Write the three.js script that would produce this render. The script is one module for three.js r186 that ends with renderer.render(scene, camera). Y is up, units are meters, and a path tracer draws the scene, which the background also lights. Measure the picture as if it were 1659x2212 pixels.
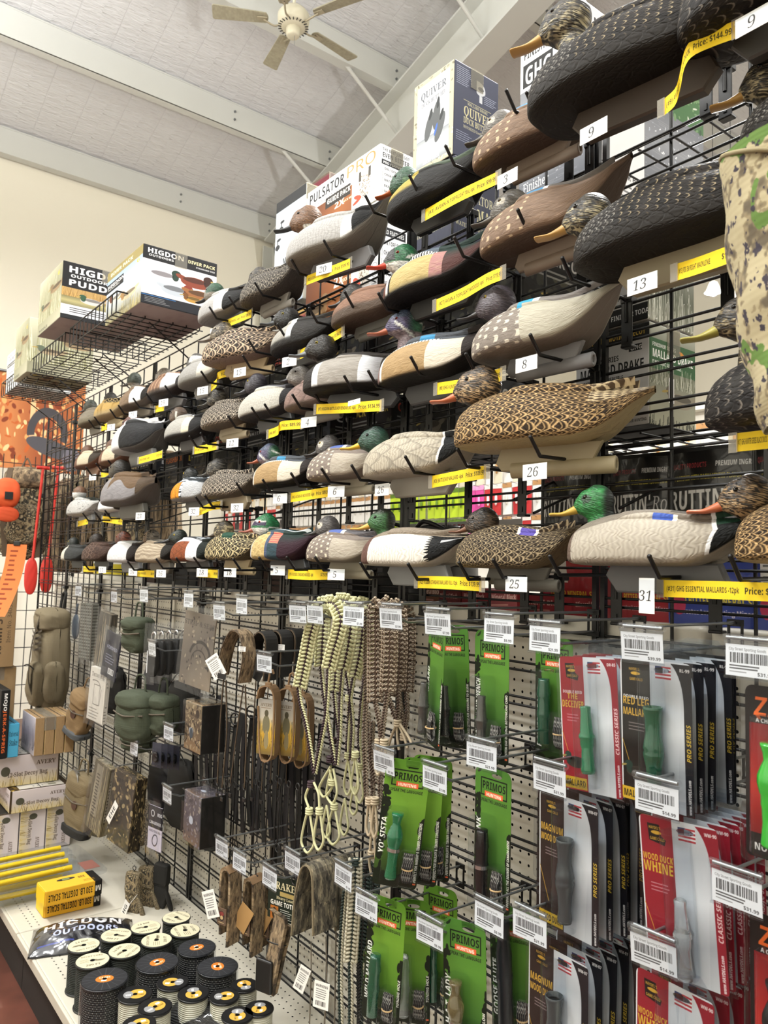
import * as THREE from 'three';
import { RoundedBoxGeometry } from 'three/addons/geometries/RoundedBoxGeometry.js';
import { MarchingCubes } from 'three/addons/objects/MarchingCubes.js';
import { mergeGeometries } from 'three/addons/utils/BufferGeometryUtils.js';
import { RectAreaLightUniformsLib } from 'three/addons/lights/RectAreaLightUniformsLib.js';

// ---------------------------------------------------------------- camera, exposure, light
const scene = new THREE.Scene();
scene.background = new THREE.Color(0x0b0b0b);
const W = 1659, H = 2212, FPX = 1662, EYE = new THREE.Vector3(0, 1.5, 1.328);
const camera = new THREE.PerspectiveCamera(2 * Math.atan(H / 2 / FPX) * 180 / Math.PI, W / H, 0.05, 60);
const RIGHT = new THREE.Vector3(0.61092955, 0.02687695, -0.79122861), UPV = new THREE.Vector3(0.04375673, 0.99674954, 0.06764399), BACK = new THREE.Vector3(0.79047482, -0.07594729, 0.60776769);
camera.position.copy(EYE);
camera.focus = 1.75; camera.userData.fStop = 9;
camera.quaternion.setFromRotationMatrix(new THREE.Matrix4().makeBasis(RIGHT, UPV, BACK));
const renderer = new THREE.WebGLRenderer({ antialias: true });
renderer.toneMapping = THREE.LinearToneMapping;
renderer.toneMappingExposure = 1.95;
renderer.shadowMap.enabled = true;
RectAreaLightUniformsLib.init();
const LAMP_COLOR = new THREE.Color(1.0, 0.995, 0.975);
// the high-bay troffers hanging under the roof: centre x, y, z, length along x, width along z, intensity
const LAMPS = [
  [-0.35, 4.6, 2.2, 1.2, 0.35, 36], [-2.6, 4.6, 2.2, 1.2, 0.35, 36], [-4.9, 4.6, 2.2, 1.2, 0.35, 36],
  [-1.3, 5.2, -1.4, 1.2, 0.35, 105], [0.9, 5.0, -4.6, 1.2, 0.35, 36], [1.9, 4.9, 1.4, 1.2, 0.35, 30],
];

const UP = 6; // strength of the uplight against the downlight

// ---------------------------------------------------------------- helpers
let seed = 12345;
const rnd = () => { seed = (seed + 0x6d2b79f5) | 0; let t = Math.imul(seed ^ (seed >>> 15), 1 | seed); t = (t + Math.imul(t ^ (t >>> 7), 61 | t)) ^ t; return ((t ^ (t >>> 14)) >>> 0) / 4294967296; };
const rr = (a, b) => a + (b - a) * rnd();
const V = (x, y, z) => new THREE.Vector3(x, y, z);
const clamp = (x, a = 0, b = 1) => Math.min(b, Math.max(a, x));
const sst = (a, b, x) => { const t = clamp((x - a) / (b - a)); return t * t * (3 - 2 * t); };
const mix = (a, b, t) => a + (b - a) * t;
const hash = (x, y, z = 0) => { let h = Math.imul(x | 0, 374761393) + Math.imul(y | 0, 668265263) + Math.imul(z | 0, 2147483647); h = Math.imul(h ^ (h >>> 13), 1274126177); return ((h ^ (h >>> 16)) >>> 0) / 4294967296; };
const noise2 = (x, y, s = 0) => { const xi = Math.floor(x), yi = Math.floor(y), f = x - xi, g = y - yi, u = f * f * (3 - 2 * f), v = g * g * (3 - 2 * g);
  return mix(mix(hash(xi, yi, s), hash(xi + 1, yi, s), u), mix(hash(xi, yi + 1, s), hash(xi + 1, yi + 1, s), u), v); };
const fbm = (x, y, s = 0) => 0.5 * noise2(x, y, s) + 0.3 * noise2(x * 2.1, y * 2.1, s + 7) + 0.2 * noise2(x * 4.3, y * 4.3, s + 13);
const hex = (h) => [(h >> 16 & 255) / 255, (h >> 8 & 255) / 255, (h & 255) / 255];
const mixc = (a, b, t) => [mix(a[0], b[0], t), mix(a[1], b[1], t), mix(a[2], b[2], t)];
const mulc = (a, k) => [clamp(a[0] * k), clamp(a[1] * k), clamp(a[2] * k)];
// where the line of sight through a spot in the photograph meets a plane of the place (z, y or x = value)
function at(px, py, z, axis = 'z') {
  const d = RIGHT.clone().multiplyScalar((px - W / 2) / FPX).addScaledVector(UPV, (H / 2 - py) / FPX).sub(BACK);
  return EYE.clone().addScaledVector(d, (z - EYE[axis]) / d[axis]);
}
const ORD = ['first', 'second', 'third', 'fourth', 'fifth', 'sixth', 'seventh', 'eighth', 'ninth', 'tenth', 'eleventh', 'twelfth', 'thirteenth', 'fourteenth', 'fifteenth', 'sixteenth', 'seventeenth', 'eighteenth', 'nineteenth', 'twentieth'];
const used = new Map();
function numbered(name) { const n = used.get(name) ?? 0; used.set(name, n + 1); return n ? name + '_' + String(n).padStart(3, '0') : name; }
function thing(name, label, category, pos = [0, 0, 0], turn = 0, group) {
  const o = new THREE.Group(); o.name = numbered(name); scene.add(o);
  if (pos.isVector3) o.position.copy(pos); else o.position.set(...pos);
  o.rotation.y = turn; o.userData = { label, category };
  if (group) o.userData.group = group;
  return o;
}
function part(name, geo, mat, parent, x = 0, y = 0, z = 0) { const m = new THREE.Mesh(geo, mat); m.name = name; m.position.set(x, y, z); parent.add(m); return m; }
function struct(name, geo, mat, x = 0, y = 0, z = 0) { const m = part(name, geo, mat, scene, x, y, z); m.userData.kind = 'structure'; return m; }
function dup(o, label, group) { const c = o.clone(); c.name = numbered(o.name.replace(/_\d{3}$/, '')); c.userData = { ...o.userData, label }; if (group) c.userData.group = group; scene.add(c); return c; }
const flat = (list) => list.map((g) => { const n = g.index ? g.toNonIndexed() : g; for (const k of Object.keys(n.attributes)) if (!['position', 'normal', 'uv'].includes(k)) n.deleteAttribute(k); n.morphAttributes = {}; return n; });
const merge = (list) => mergeGeometries(flat(list));
const moved = (g, x, y, z, rx = 0, ry = 0, rz = 0) => { const c = g.clone(); c.applyMatrix4(new THREE.Matrix4().compose(V(x, y, z), new THREE.Quaternion().setFromEuler(new THREE.Euler(rx, ry, rz)), V(1, 1, 1))); return c; };
const box = (w, h, d, x = 0, y = 0, z = 0) => new THREE.BoxGeometry(w, h, d).translate(x, y, z);
const rbox = (w, h, d, r = 0.003, x = 0, y = 0, z = 0) => new RoundedBoxGeometry(w, h, d, 1, Math.min(r, w / 2.1, h / 2.1, d / 2.1)).translate(x, y, z);
// a straight rod between two points
function rod(a, b, r = 0.003, n = 6) { const l = a.distanceTo(b), g = new THREE.CylinderGeometry(r, r, l, n, 1); g.applyMatrix4(new THREE.Matrix4().compose(a.clone().add(b).multiplyScalar(0.5), new THREE.Quaternion().setFromUnitVectors(V(0, 1, 0), b.clone().sub(a).normalize()), V(1, 1, 1))); return g; }
const tube = (pts, r = 0.003, n = 24, m = 6, closed = false) => new THREE.TubeGeometry(new THREE.CatmullRomCurve3(pts, closed, 'catmullrom', 0.4), n, r, m, closed);
// bent wire with tight corners
const wire = (pts, r = 0.003, m = 6) => { const c = new THREE.CurvePath(); for (let i = 1; i < pts.length; i++) c.add(new THREE.LineCurve3(pts[i - 1], pts[i])); const out = []; for (let i = 1; i < pts.length; i++) out.push(rod(pts[i - 1], pts[i], r, m)); for (let i = 1; i < pts.length - 1; i++) out.push(new THREE.SphereGeometry(r, 6, 4).translate(pts[i].x, pts[i].y, pts[i].z)); return merge(out); };

// ---------------------------------------------------------------- printed matter: a few shared sheets
const SHEET = 2048, sheets = [];
for (let i = 0; i < 4; i++) { const c = document.createElement('canvas'); c.width = c.height = SHEET; const x = c.getContext('2d'); x.fillStyle = '#888'; x.fillRect(0, 0, SHEET, SHEET);
  const t = new THREE.CanvasTexture(c); t.colorSpace = THREE.SRGBColorSpace; sheets.push({ c, x, t, px: 2, py: 2, rowh: 0,
    card: new THREE.MeshPhysicalMaterial({ map: t, roughness: 0.55, specularIntensity: 0.45 }), paper: new THREE.MeshStandardMaterial({ map: t, roughness: 0.75 }) }); }
function print(k, w, h, draw) {
  const s = sheets[k]; w = Math.ceil(w); h = Math.ceil(h);
  if (s.px + w + 2 > SHEET) { s.px = 2; s.py += s.rowh + 3; s.rowh = 0; }
  if (s.py + h + 2 > SHEET) console.log('sheet full', k);
  const r = { k, u0: s.px / SHEET, v1: 1 - s.py / SHEET, u1: (s.px + w) / SHEET, v0: 1 - (s.py + h) / SHEET };
  s.x.save(); s.x.beginPath(); s.x.rect(s.px, s.py, w, h); s.x.clip(); s.x.translate(s.px, s.py); draw(s.x, w, h); s.x.restore();
  s.px += w + 3; s.rowh = Math.max(s.rowh, h); return r;
}
function onto(geo, r, from = 0, to = geo.attributes.uv.count) { const uv = geo.attributes.uv; for (let i = from; i < to; i++) uv.setXY(i, mix(r.u0, r.u1, clamp(uv.getX(i), 0.004, 0.996)), mix(r.v0, r.v1, clamp(uv.getY(i), 0.004, 0.996))); return geo; }
function T(x, s, px, py, size, color, o = {}) { x.save(); x.translate(px, py); if (o.rot) x.rotate(o.rot); if (o.sx) x.scale(o.sx, 1); if (o.skew) x.transform(1, 0, -o.skew, 1, 0, 0); x.fillStyle = color; x.textAlign = o.align ?? 'left'; x.textBaseline = 'middle'; x.font = (o.w ?? 'bold') + ' ' + size + 'px ' + (o.f ?? 'sans-serif'); x.fillText(s, 0, 0, o.max ?? undefined); x.restore(); }
const fill = (x, c, a, b, w, h) => { x.fillStyle = c; x.fillRect(a, b, w, h); };
const lines = (x, c, a, b, w, n, dy, h = 2) => { for (let i = 0; i < n; i++) fill(x, c, a, b + i * dy, w * (0.7 + 0.3 * hash(i, a | 0, b | 0)), h); };
const blob = (x, c, a, b, rx, ry, rot = 0) => { x.fillStyle = c; x.beginPath(); x.ellipse(a, b, rx, ry, rot, 0, 7); x.fill(); };
const grad = (x, stops, x0, y0, x1, y1) => { const g = x.createLinearGradient(x0, y0, x1, y1); stops.forEach((c, i) => g.addColorStop(i / (stops.length - 1), c)); return g; };
const speck = (x, cols, w, h, n, r0, r1, ox = 0, oy = 0) => { for (let i = 0; i < n; i++) blob(x, cols[i % cols.length], ox + rnd() * w, oy + rnd() * h, rr(r0, r1), rr(r0, r1) * 0.6, rnd() * 3); };
const barcode = (x, a, b, w, h) => { let i = a; while (i < a + w) { const k = 1 + (rnd() * 3 | 0); fill(x, '#111', i, b, k, h); i += k + 1 + (rnd() * 3 | 0); } };

// ---------------------------------------------------------------- plain materials
const std = (c, roughness = 0.6, metalness = 0, o = {}) => new THREE.MeshStandardMaterial({ color: c, roughness, metalness, ...o });
const M = {
  blackWire: std(0x0c0c0d, 0.38, 0.2), steel: std(0x8f9396, 0.34, 0.85), chrome: std(0xc9c9c9, 0.2, 1), white: std(0xd9d5c9, 0.5), deck: std(0xc4bfb1, 0.5), dark: std(0x161616, 0.7),
  clear: new THREE.MeshPhysicalMaterial({ color: 0xf6f8fa, roughness: 0.06, transmission: 1, thickness: 0, ior: 1.3 }),
  haze: new THREE.MeshPhysicalMaterial({ color: 0xf4f5f6, roughness: 0.1, transmission: 0.97, thickness: 0, ior: 1.28 }),
  tagwhite: std(0xe9e9ea, 0.5), kraft: std(0xb08a57, 0.8), yellow: std(0xe8c516, 0.45), blackPlastic: std(0x151516, 0.35), tape: new THREE.MeshPhysicalMaterial({ color: 0xe9e6dd, roughness: 0.12, transmission: 0.85, thickness: 0 }),
};
function tex(w, h, f, o = {}) { const d = new Uint8Array(w * h * 4); for (let j = 0; j < h; j++) for (let i = 0; i < w; i++) { const c = f((i + 0.5) / w, (j + 0.5) / h), k = (j * w + i) * 4; if (typeof c === 'number') d[k] = d[k + 1] = d[k + 2] = clamp(c) * 255; else { d[k] = clamp(c[0]) * 255; d[k + 1] = clamp(c[1]) * 255; d[k + 2] = clamp(c[2]) * 255; } d[k + 3] = 255; }
  const t = new THREE.DataTexture(d, w, h); t.magFilter = THREE.LinearFilter; t.minFilter = THREE.LinearFilter; t.wrapS = t.wrapT = THREE.RepeatWrapping; if (o.color) t.colorSpace = THREE.SRGBColorSpace; t.needsUpdate = true; return t; }
// ---------------------------------------------------------------- the building
const concreteTex = tex(256, 256, (u, v) => { const n = fbm(u * 6, v * 6, 3), m = fbm(u * 30, v * 30, 5); let c = mixc(hex(0x4a2a22), hex(0x6a4034), n * 1.1); c = mulc(c, 0.8 + 0.4 * m); if (fbm(u * 14, v * 40, 9) > 0.72) c = mixc(c, hex(0x8d6f63), 0.4); return c; }, { color: true });
concreteTex.repeat.set(7, 7);
struct('floor', box(16, 0.2, 17, -1.5, -0.1, -2), std(0xffffff, 0.35, 0, { map: concreteTex }));
const quilt = tex(512, 512, (u, v) => 0.5 + 0.25 * (fbm(u * 40, v * 5, 1) - 0.5) + 0.3 * (fbm(u * 6, v * 3, 2) - 0.5) - (Math.abs(v - 0.5) < 0.01 ? 0.2 : 0));
quilt.repeat.set(3, 3);
const roofMat = std(0xdcdddf, 0.7, 0, { bumpMap: quilt, bumpScale: 0.03 });
const wallMat = std(0xf3efe0, 0.85), beamMat = std(0xd0d2ce, 0.5);
const XW = -8, YW = 5.62, SL = Math.tan(15.5 * Math.PI / 180), roofY = (x) => YW + (x - XW) * SL;
struct('wall_left', box(0.2, 9, 15, XW - 0.1, 4.5, -2), wallMat);
struct('wall_back', box(14, 10, 0.2, -1.3, 5, -9.1), wallMat);
struct('wall_right', box(0.2, 10, 15, 5.1, 5, -2), wallMat);
struct('wall_front', box(14, 10, 0.2, -1.3, 5, 4.6), wallMat);
{ // the roof lining, one sloping slab rising away from the left wall
  const s = new THREE.Shape([new THREE.Vector2(XW - 0.2, YW - 0.2 * SL), new THREE.Vector2(5.2, roofY(5.2)), new THREE.Vector2(5.2, roofY(5.2) + 0.2), new THREE.Vector2(XW - 0.2, YW + 0.2)]);
  struct('ceiling', new THREE.ExtrudeGeometry(s, { depth: 14, bevelEnabled: false }).translate(0, 0, -9.1), roofMat);
}
// roof purlins: channel beams that run from front to back
const channel = (len) => merge([box(0.012, 0.26, len, 0.04, -0.13, 0), box(0.1, 0.014, len, 0.0, -0.007, 0), box(0.1, 0.014, len, 0.0, -0.253, 0), box(0.01, 0.03, len, -0.045, -0.24, 0)]);
const purlin = channel(13.4), boltGeo = new THREE.CylinderGeometry(0.011, 0.011, 0.02, 8).rotateZ(Math.PI / 2);
[XW + 0.08, XW + 1.34, XW + 2.46, XW + 3.6, XW + 4.74, XW + 5.88].forEach((x, i) => {
  const t = thing('roof_purlin', ['pale steel roof beam along the top of the cream wall', 'pale steel roof beam second out from the cream wall', 'pale steel roof beam behind the ceiling fan', 'pale steel roof beam above the boxes at the right', 'pale steel roof beam fifth from the cream wall', 'pale steel roof beam farthest from the cream wall'][i], 'beam', [x, roofY(x) - 0.005, -2.2], 0, 'roof purlins');
  part('channel', purlin, beamMat, t);
  for (const z of [-1.5, -1.3, -0.5, 0.6]) for (const y of [-0.09, -0.17]) part('bolt', boltGeo, M.steel, t, 0.05, y, z - 0.2);
});
{ // main rafter that follows the roof slope, and its column at the cream wall
  const t = thing('roof_rafter', 'wide pale sloping roof girder behind the boxes on the top shelf', 'beam');
  const d = V(1, SL, 0).normalize(), n = V(-d.y, d.x, 0), a = 15.5 * Math.PI / 180, L = 13.3;
  const mk = (w, h, off) => { const g = box(L, h, w); g.rotateZ(a); return g.translate(XW + L / 2 * d.x - n.x * off, roofY(XW) + L / 2 * d.y - n.y * off, -3.0); };
  part('web', mk(0.02, 0.5, 0.50), beamMat, t); part('flange', mk(0.26, 0.02, 0.27), beamMat, t); part('flange', mk(0.26, 0.02, 0.76), beamMat, t);
  const c = thing('steel_column', 'pale steel column against the cream wall under the girder', 'column', [XW + 0.2, 0, -3.0]);
  part('web', box(0.3, 5.3, 0.02, 0, 2.65, 0), beamMat, c); part('flange', box(0.02, 5.3, 0.26, 0.15, 2.65, 0), beamMat, c); part('flange', box(0.02, 5.3, 0.26, -0.15, 2.65, 0), beamMat, c);
  for (const [x, i] of [[0, 0], [XW + 1.34, 1], [XW + 2.46, 2], [XW + 3.6, 3]].slice(1)) {
    const b = thing('knee_brace', ['', 'slim brace from the second roof beam to the girder', 'slim brace from the roof beam at the fan to the girder', 'slim brace from the fourth roof beam to the girder'][i], 'brace', [0, 0, 0], 0, 'roof braces');
    part('bar', rod(V(x, roofY(x) - 0.24, -2.35), V(x, roofY(x) - 0.66, -2.96), 0.022, 4), beamMat, b);
  }
}
{ // ceiling fan
  const p = at(634, 46, -1.42), t = thing('ceiling_fan', 'cream five-bladed ceiling fan hanging under the white roof', 'fan', p); t.scale.setScalar(.86);
  const cream = std(0xd8d3bd, 0.4), lathe = (pts, n = 28) => new THREE.LatheGeometry(pts.map(([r, y]) => new THREE.Vector2(r, y)), n);
  part('motor_housing', lathe([[0.001, -0.07], [0.09, -0.07], [0.13, -0.045], [0.14, 0.0], [0.14, 0.05], [0.11, 0.09], [0.03, 0.11], [0.001, 0.11]]), cream, t);
  const vents = part('vent_ring', merge([...Array(24)].map((_, i) => moved(box(0.045, 0.004, 0.008, 0.112, 0, 0), 0, -0.059, 0, 0, i * Math.PI / 12, 0))), M.dark, t); vents.rotation.z = 0;
  part('switch_cap', lathe([[0.001, -0.15], [0.045, -0.148], [0.06, -0.13], [0.062, -0.07], [0.04, -0.06]]), cream, t);
  part('down_rod', new THREE.CylinderGeometry(0.014, 0.014, 0.5, 10), cream, t, 0, 0.35, 0);
  part('canopy', lathe([[0.02, 0.55], [0.07, 0.6], [0.075, 0.64]]), cream, t);
  const bs = new THREE.Shape(); bs.moveTo(0.24, -0.05); bs.lineTo(0.68, -0.07); bs.quadraticCurveTo(0.7, -0.07, 0.7, -0.05); bs.lineTo(0.7, 0.05); bs.quadraticCurveTo(0.7, 0.07, 0.68, 0.07); bs.lineTo(0.24, 0.05); bs.quadraticCurveTo(0.2, 0, 0.24, -0.05);
  const bg = new THREE.ExtrudeGeometry(bs, { depth: 0.007, bevelEnabled: true, bevelSize: 0.002, bevelThickness: 0.002, bevelSegments: 1 }).rotateX(-Math.PI / 2 + 0.2);
  const woodGrey = tex(128, 64, (u, v) => mixc(hex(0x8f8a76), hex(0xb5af98), fbm(u * 60, v * 60, 4)), { color: true }), bm = std(0xffffff, 0.6, 0, { map: woodGrey });
  const iron = merge([tube([V(0.1, -0.04, 0), V(0.17, -0.05, 0.015), V(0.26, -0.015, 0)], 0.009, 12), rbox(0.09, 0.012, 0.05, 0.004, 0.27, -0.01, 0)]);
  for (let i = 0; i < 5; i++) { const a = 0.42 + i * Math.PI * 2 / 5, b = part('blade', bg, bm, t); b.rotation.y = a; const ir = part('blade_iron', iron, std(0xa9a08a, 0.35, 0.4), b); part('screw', new THREE.SphereGeometry(0.006, 6, 4), M.steel, b, 0.29, 0.006, 0); }
  part('pull_chain', rod(V(0.03, -0.15, 0), V(0.03, -0.24, 0), 0.002), M.steel, t);
}
// light fittings: a white trough, a glowing lens and the light it gives
LAMPS.forEach(([x, y, z, l, w, I], i) => {
  const t = thing('high_bay_light', ['white trough light over the aisle at the right', 'white trough light over the aisle before the decoys', 'white trough light over the aisle near the cream wall', 'white trough light behind the decoy wall', 'white trough light deep behind the wall at right', 'white trough light at the right end of the aisle'][i], 'light', [x, y, z], 0, 'ceiling lights');
  part('housing', merge([box(l + 0.06, 0.02, w + 0.06, 0, 0.07, 0), box(l + 0.06, 0.08, 0.015, 0, 0.03, w / 2 + 0.02), box(l + 0.06, 0.08, 0.015, 0, 0.03, -w / 2 - 0.02), box(0.015, 0.08, w + 0.06, l / 2 + 0.02, 0.03, 0), box(0.015, 0.08, w + 0.06, -l / 2 - 0.02, 0.03, 0)]), M.white, t);
  part('lens', box(l, 0.01, w, 0, 0.02, 0), new THREE.MeshStandardMaterial({ color: 0xffffff, emissive: LAMP_COLOR, emissiveIntensity: 3 }), t);
  part('suspension_wire', rod(V(0.5, 0.07, 0), V(0.5, roofY(x + 0.5) - y, 0), 0.003), M.steel, t); part('suspension_wire', rod(V(-0.5, 0.07, 0), V(-0.5, roofY(x - 0.5) - y, 0), 0.003), M.steel, t);
  const L = new THREE.RectAreaLight(LAMP_COLOR, I, l, w); L.position.set(0, 0.005, 0); L.rotation.x = -Math.PI / 2; t.add(L);
  // the slotted top of the trough washes the roof
  part('upper_lens', box(l * 0.9, 0.01, 0.1, 0, 0.086, 0), new THREE.MeshStandardMaterial({ color: 0xffffff, emissive: LAMP_COLOR, emissiveIntensity: 2 }), t);
  const U = new THREE.RectAreaLight(LAMP_COLOR, I * (z < 0 ? 1 : UP), l * 0.9, 0.1); U.position.set(0, 0.1, 0); U.rotation.x = Math.PI / 2; t.add(U);
});
{ // lit lamp cluster seen past the wall at the right
  for (const [px, py, lab] of [[1541, 628, 'bright round lamp glowing far behind the camouflage sleeve, left of the two'], [1580, 648, 'bright round lamp glowing far behind the camouflage sleeve, right of the two']]) {
    const p = at(px, py, -3.4), t = thing('hanging_lamp', lab, 'light', p, 0, 'round lamps'); t.scale.setScalar(.55);
    part('shade', new THREE.LatheGeometry([[0.02, 0.12], [0.05, 0.1], [0.09, 0.0], [0.1, -0.02]].map(([r, y]) => new THREE.Vector2(r, y)), 20), M.white, t);
    part('bulb', new THREE.SphereGeometry(0.055, 14, 10), new THREE.MeshStandardMaterial({ color: 0xffffff, emissive: LAMP_COLOR, emissiveIntensity: 6 }), t, 0, -0.01, 0);
    part('cord', rod(V(0, 0.12, 0), V(0, (roofY(p.x) - p.y - 0.01) / .55, 0), 0.004), M.dark, t);
    const L = new THREE.PointLight(LAMP_COLOR, 5); L.position.set(0, -0.09, 0); L.castShadow = true; t.add(L);
  }
}

// ---------------------------------------------------------------- slat grid panels
const PW = 0.642, PITCH = 0.0775, TOPY = 2.464, X0 = -0.99; // right edge of the second panel from the right
const wireH = new THREE.CylinderGeometry(0.0031, 0.0031, PW - 0.018, 6).rotateZ(Math.PI / 2), wireV = new THREE.CylinderGeometry(0.0034, 0.0034, TOPY - 0.08, 6);
const frameBar = box(0.011, TOPY - 0.08, 0.011);
const panelLabels = ['black slat grid panel at the right end of the wall', 'black slat grid panel behind the two tan mallard hens', 'black slat grid panel behind the wood ducks', 'black slat grid panel behind the green paracord lanyards', 'black slat grid panel behind the grey backpack straps', 'black slat grid panel under the boxed decoy packs', 'black slat grid panel behind the tan backpack', 'black slat grid panel nearest the orange banner', 'black slat grid panel at the far left end'];
for (let i = 0; i < 9; i++) {
  const t = thing('grid_panel', panelLabels[i], 'grid panel', [X0 + (1.5 - i) * PW, 0, 0], 0, 'grid wall panels');
  for (const s of [-1, 1]) part('frame_bar', frameBar, M.blackWire, t, s * (PW / 2 - 0.010), TOPY / 2 + 0.04, 0);
  const dense = i >= 7 ? 5 : 3;
  for (let k = 1; k <= dense; k++) part('vertical_wire', wireV, M.blackWire, t, -PW / 2 + k * PW / (dense + 1), TOPY / 2 + 0.04, -0.006);
  for (let k = 0; k < 31; k++) { const y = TOPY - k * PITCH; if (y < 0.12) break; part('horizontal_wire', wireH, M.blackWire, t, 0, y, 0.001); if (k) part('horizontal_wire', wireH, M.blackWire, t, 0, y - 0.0175, 0.001); }
}
// joiner clips between the panels
for (let i = 0; i < 8; i++) for (const y of [2.35, 1.35, 0.5]) {
  const t = thing('panel_clip', 'black clip at the ' + (y > 2 ? 'top' : y > 1 ? 'middle' : 'foot') + ' of the ' + ORD[i] + ' panel joint from the right', 'clip', [X0 + (1 - i) * PW, y, 0], 0, 'grid joiner clips');
  part('band', rbox(0.04, 0.02, 0.026, 0.004), M.blackWire, t); part('screw', new THREE.CylinderGeometry(0.004, 0.004, 0.01, 8).rotateX(Math.PI / 2), M.steel, t, 0, 0, 0.016);
}

// ---------------------------------------------------------------- the gondola behind: perforated back board, cap rail, deck
const XL = -5.2, XR = 0.35;
{
  const holes = tex(64, 64, (u, v) => (Math.hypot(u - 0.5, v - 0.5) < 0.125 ? 0 : 1)); holes.repeat.set((XR - XL) / 0.0254, 1.27 / 0.0254);
  const pm = std(0xcfcabd, 0.5, 0, { alphaMap: holes, alphaTest: 0.5 });
  const t = thing('perforated_back_board', 'cream perforated metal board behind the lower part of the grid wall', 'peg board');
  part('board', new THREE.PlaneGeometry(XR - XL, 1.27).translate((XL + XR) / 2, 0.735, -0.03), pm, t);
  part('backing', box(XR - XL, 1.27, 0.01, (XL + XR) / 2, 0.735, -0.05), M.dark, t);
  for (let x = -0.99; x > XL; x -= 1.284) part('upright', box(0.03, 1.27, 0.012, x + 0.3, 0.735, -0.028), M.white, t);
  const r = thing('top_rail', 'pale rolled steel rail along the top of the perforated board', 'rail');
  for (let i = 0; i < 5; i++) part('rail_section', rbox(1.1, 0.055, 0.05, 0.012, XR - 0.56 - i * 1.112, 1.385, -0.04), M.white, r);
  const d = thing('base_deck', 'white perforated steel base shelf under the hanging goods', 'shelf');
  const dh = tex(64, 64, (u, v) => (Math.hypot(u - 0.5, v - 0.5) < 0.13 ? 0 : 1)); 
  for (let i = 0; i < 5; i++) {
    const x0 = XR - 1.11 * (i + 1), s = part('deck_section', rbox(1.105, 0.02, 0.60, 0.006, x0 + 0.555, 0.19, 0.3), M.deck, d);
    const holeG = []; if (i > 1 && i < 5) for (let a = 0; a < 43; a++) for (const z of [0.555, 0.53, 0.08, 0.055, 0.03]) holeG.push(new THREE.CircleGeometry(0.003, 6).rotateX(-Math.PI / 2).translate(x0 + 0.02 + a * 0.0254, 0.2006, z));
    if (holeG.length) { const hm = part('perforation', merge(holeG), M.dark, s); hm.userData.kind = 'stuff'; }
    part('front_lip', rbox(1.105, 0.035, 0.012, 0.004, x0 + 0.555, 0.182, 0.604), M.deck, d);
    part('kick_plate', box(1.105, 0.165, 0.012, x0 + 0.555, 0.083, 0.575), std(0x191513, 0.7), d);
  }
}
// ---------------------------------------------------------------- decoys: body, wings, head, bill, eyes, keel
const cr = (xs, ys, x) => { let i = 0; while (i < xs.length - 2 && x > xs[i + 1]) i++; const t = clamp((x - xs[i]) / (xs[i + 1] - xs[i])), p0 = ys[Math.max(0, i - 1)], p1 = ys[i], p2 = ys[i + 1], p3 = ys[Math.min(ys.length - 1, i + 2)];
  return 0.5 * (2 * p1 + (p2 - p0) * t + (2 * p0 - 5 * p1 + 4 * p2 - p3) * t * t + (3 * p1 - p0 - 3 * p2 + p3) * t * t * t); };
const BS = [0, .02, .06, .13, .25, .40, .55, .68, .78, .86, .93, 1];
const BT = [.10, .16, .195, .228, .256, .268, .262, .242, .218, .20, .187, .18], BB = [.05, .016, .005, 0, 0, 0, 0, .006, .036, .085, .135, .168], BW = [.004, .102, .158, .198, .222, .228, .216, .188, .148, .105, .072, .014];
// a point of the body: s from breast to tail, a from 0 (ridge of the back) to 1 (keel line), side = 1 or -1
function bodyPt(s, a, side, o) {
  const k = s > 0.66 ? ((s - 0.66) / 0.34) ** 1.6 * (o.tail ?? 0) : 0, hump = (o.plump ?? 1);
  const t0 = cr(BS, BT, s) * hump + k, bot = Math.max(0, cr(BS, BB, s)) + k * 0.96, top = bot + (t0 - bot) * (1 - 1.3 * (o.thin ?? 0) * sst(.74, .92, s)), w = Math.max(0.003, cr(BS, BW, s)) * (s > 0.75 ? 1 - (o.thin ?? 0) * sst(0.75, 1, s) : 1);
  const mid = bot + (top - bot) * 0.27, th = a * Math.PI, up = a < 0.5, n = up ? 2.2 : 4.2, c = Math.cos(th), sn = Math.sin(th);
  let lat = w * Math.pow(Math.abs(sn), 2 / n), y = mid + (up ? (top - mid) : (mid - bot)) * Math.sign(c) * Math.pow(Math.abs(c), 2 / n);
  return V(s - 0.5, y, lat * side);
}
function gridGeo(nu, nv, f) { const pos = [], uv = [], idx = []; for (let j = 0; j <= nv; j++) for (let i = 0; i <= nu; i++) { const r = f(i / nu, j / nv); pos.push(r[0].x, r[0].y, r[0].z); uv.push(r[1], r[2]); }
  for (let j = 0; j < nv; j++) for (let i = 0; i < nu; i++) { const a = j * (nu + 1) + i; idx.push(a, a + nu + 1, a + 1, a + 1, a + nu + 1, a + nu + 2); }
  const g = new THREE.BufferGeometry(); g.setAttribute('position', new THREE.Float32BufferAttribute(pos, 3)); g.setAttribute('uv', new THREE.Float32BufferAttribute(uv, 2)); g.setIndex(idx); g.computeVertexNormals(); return g; }
const bodies = new Map();
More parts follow.
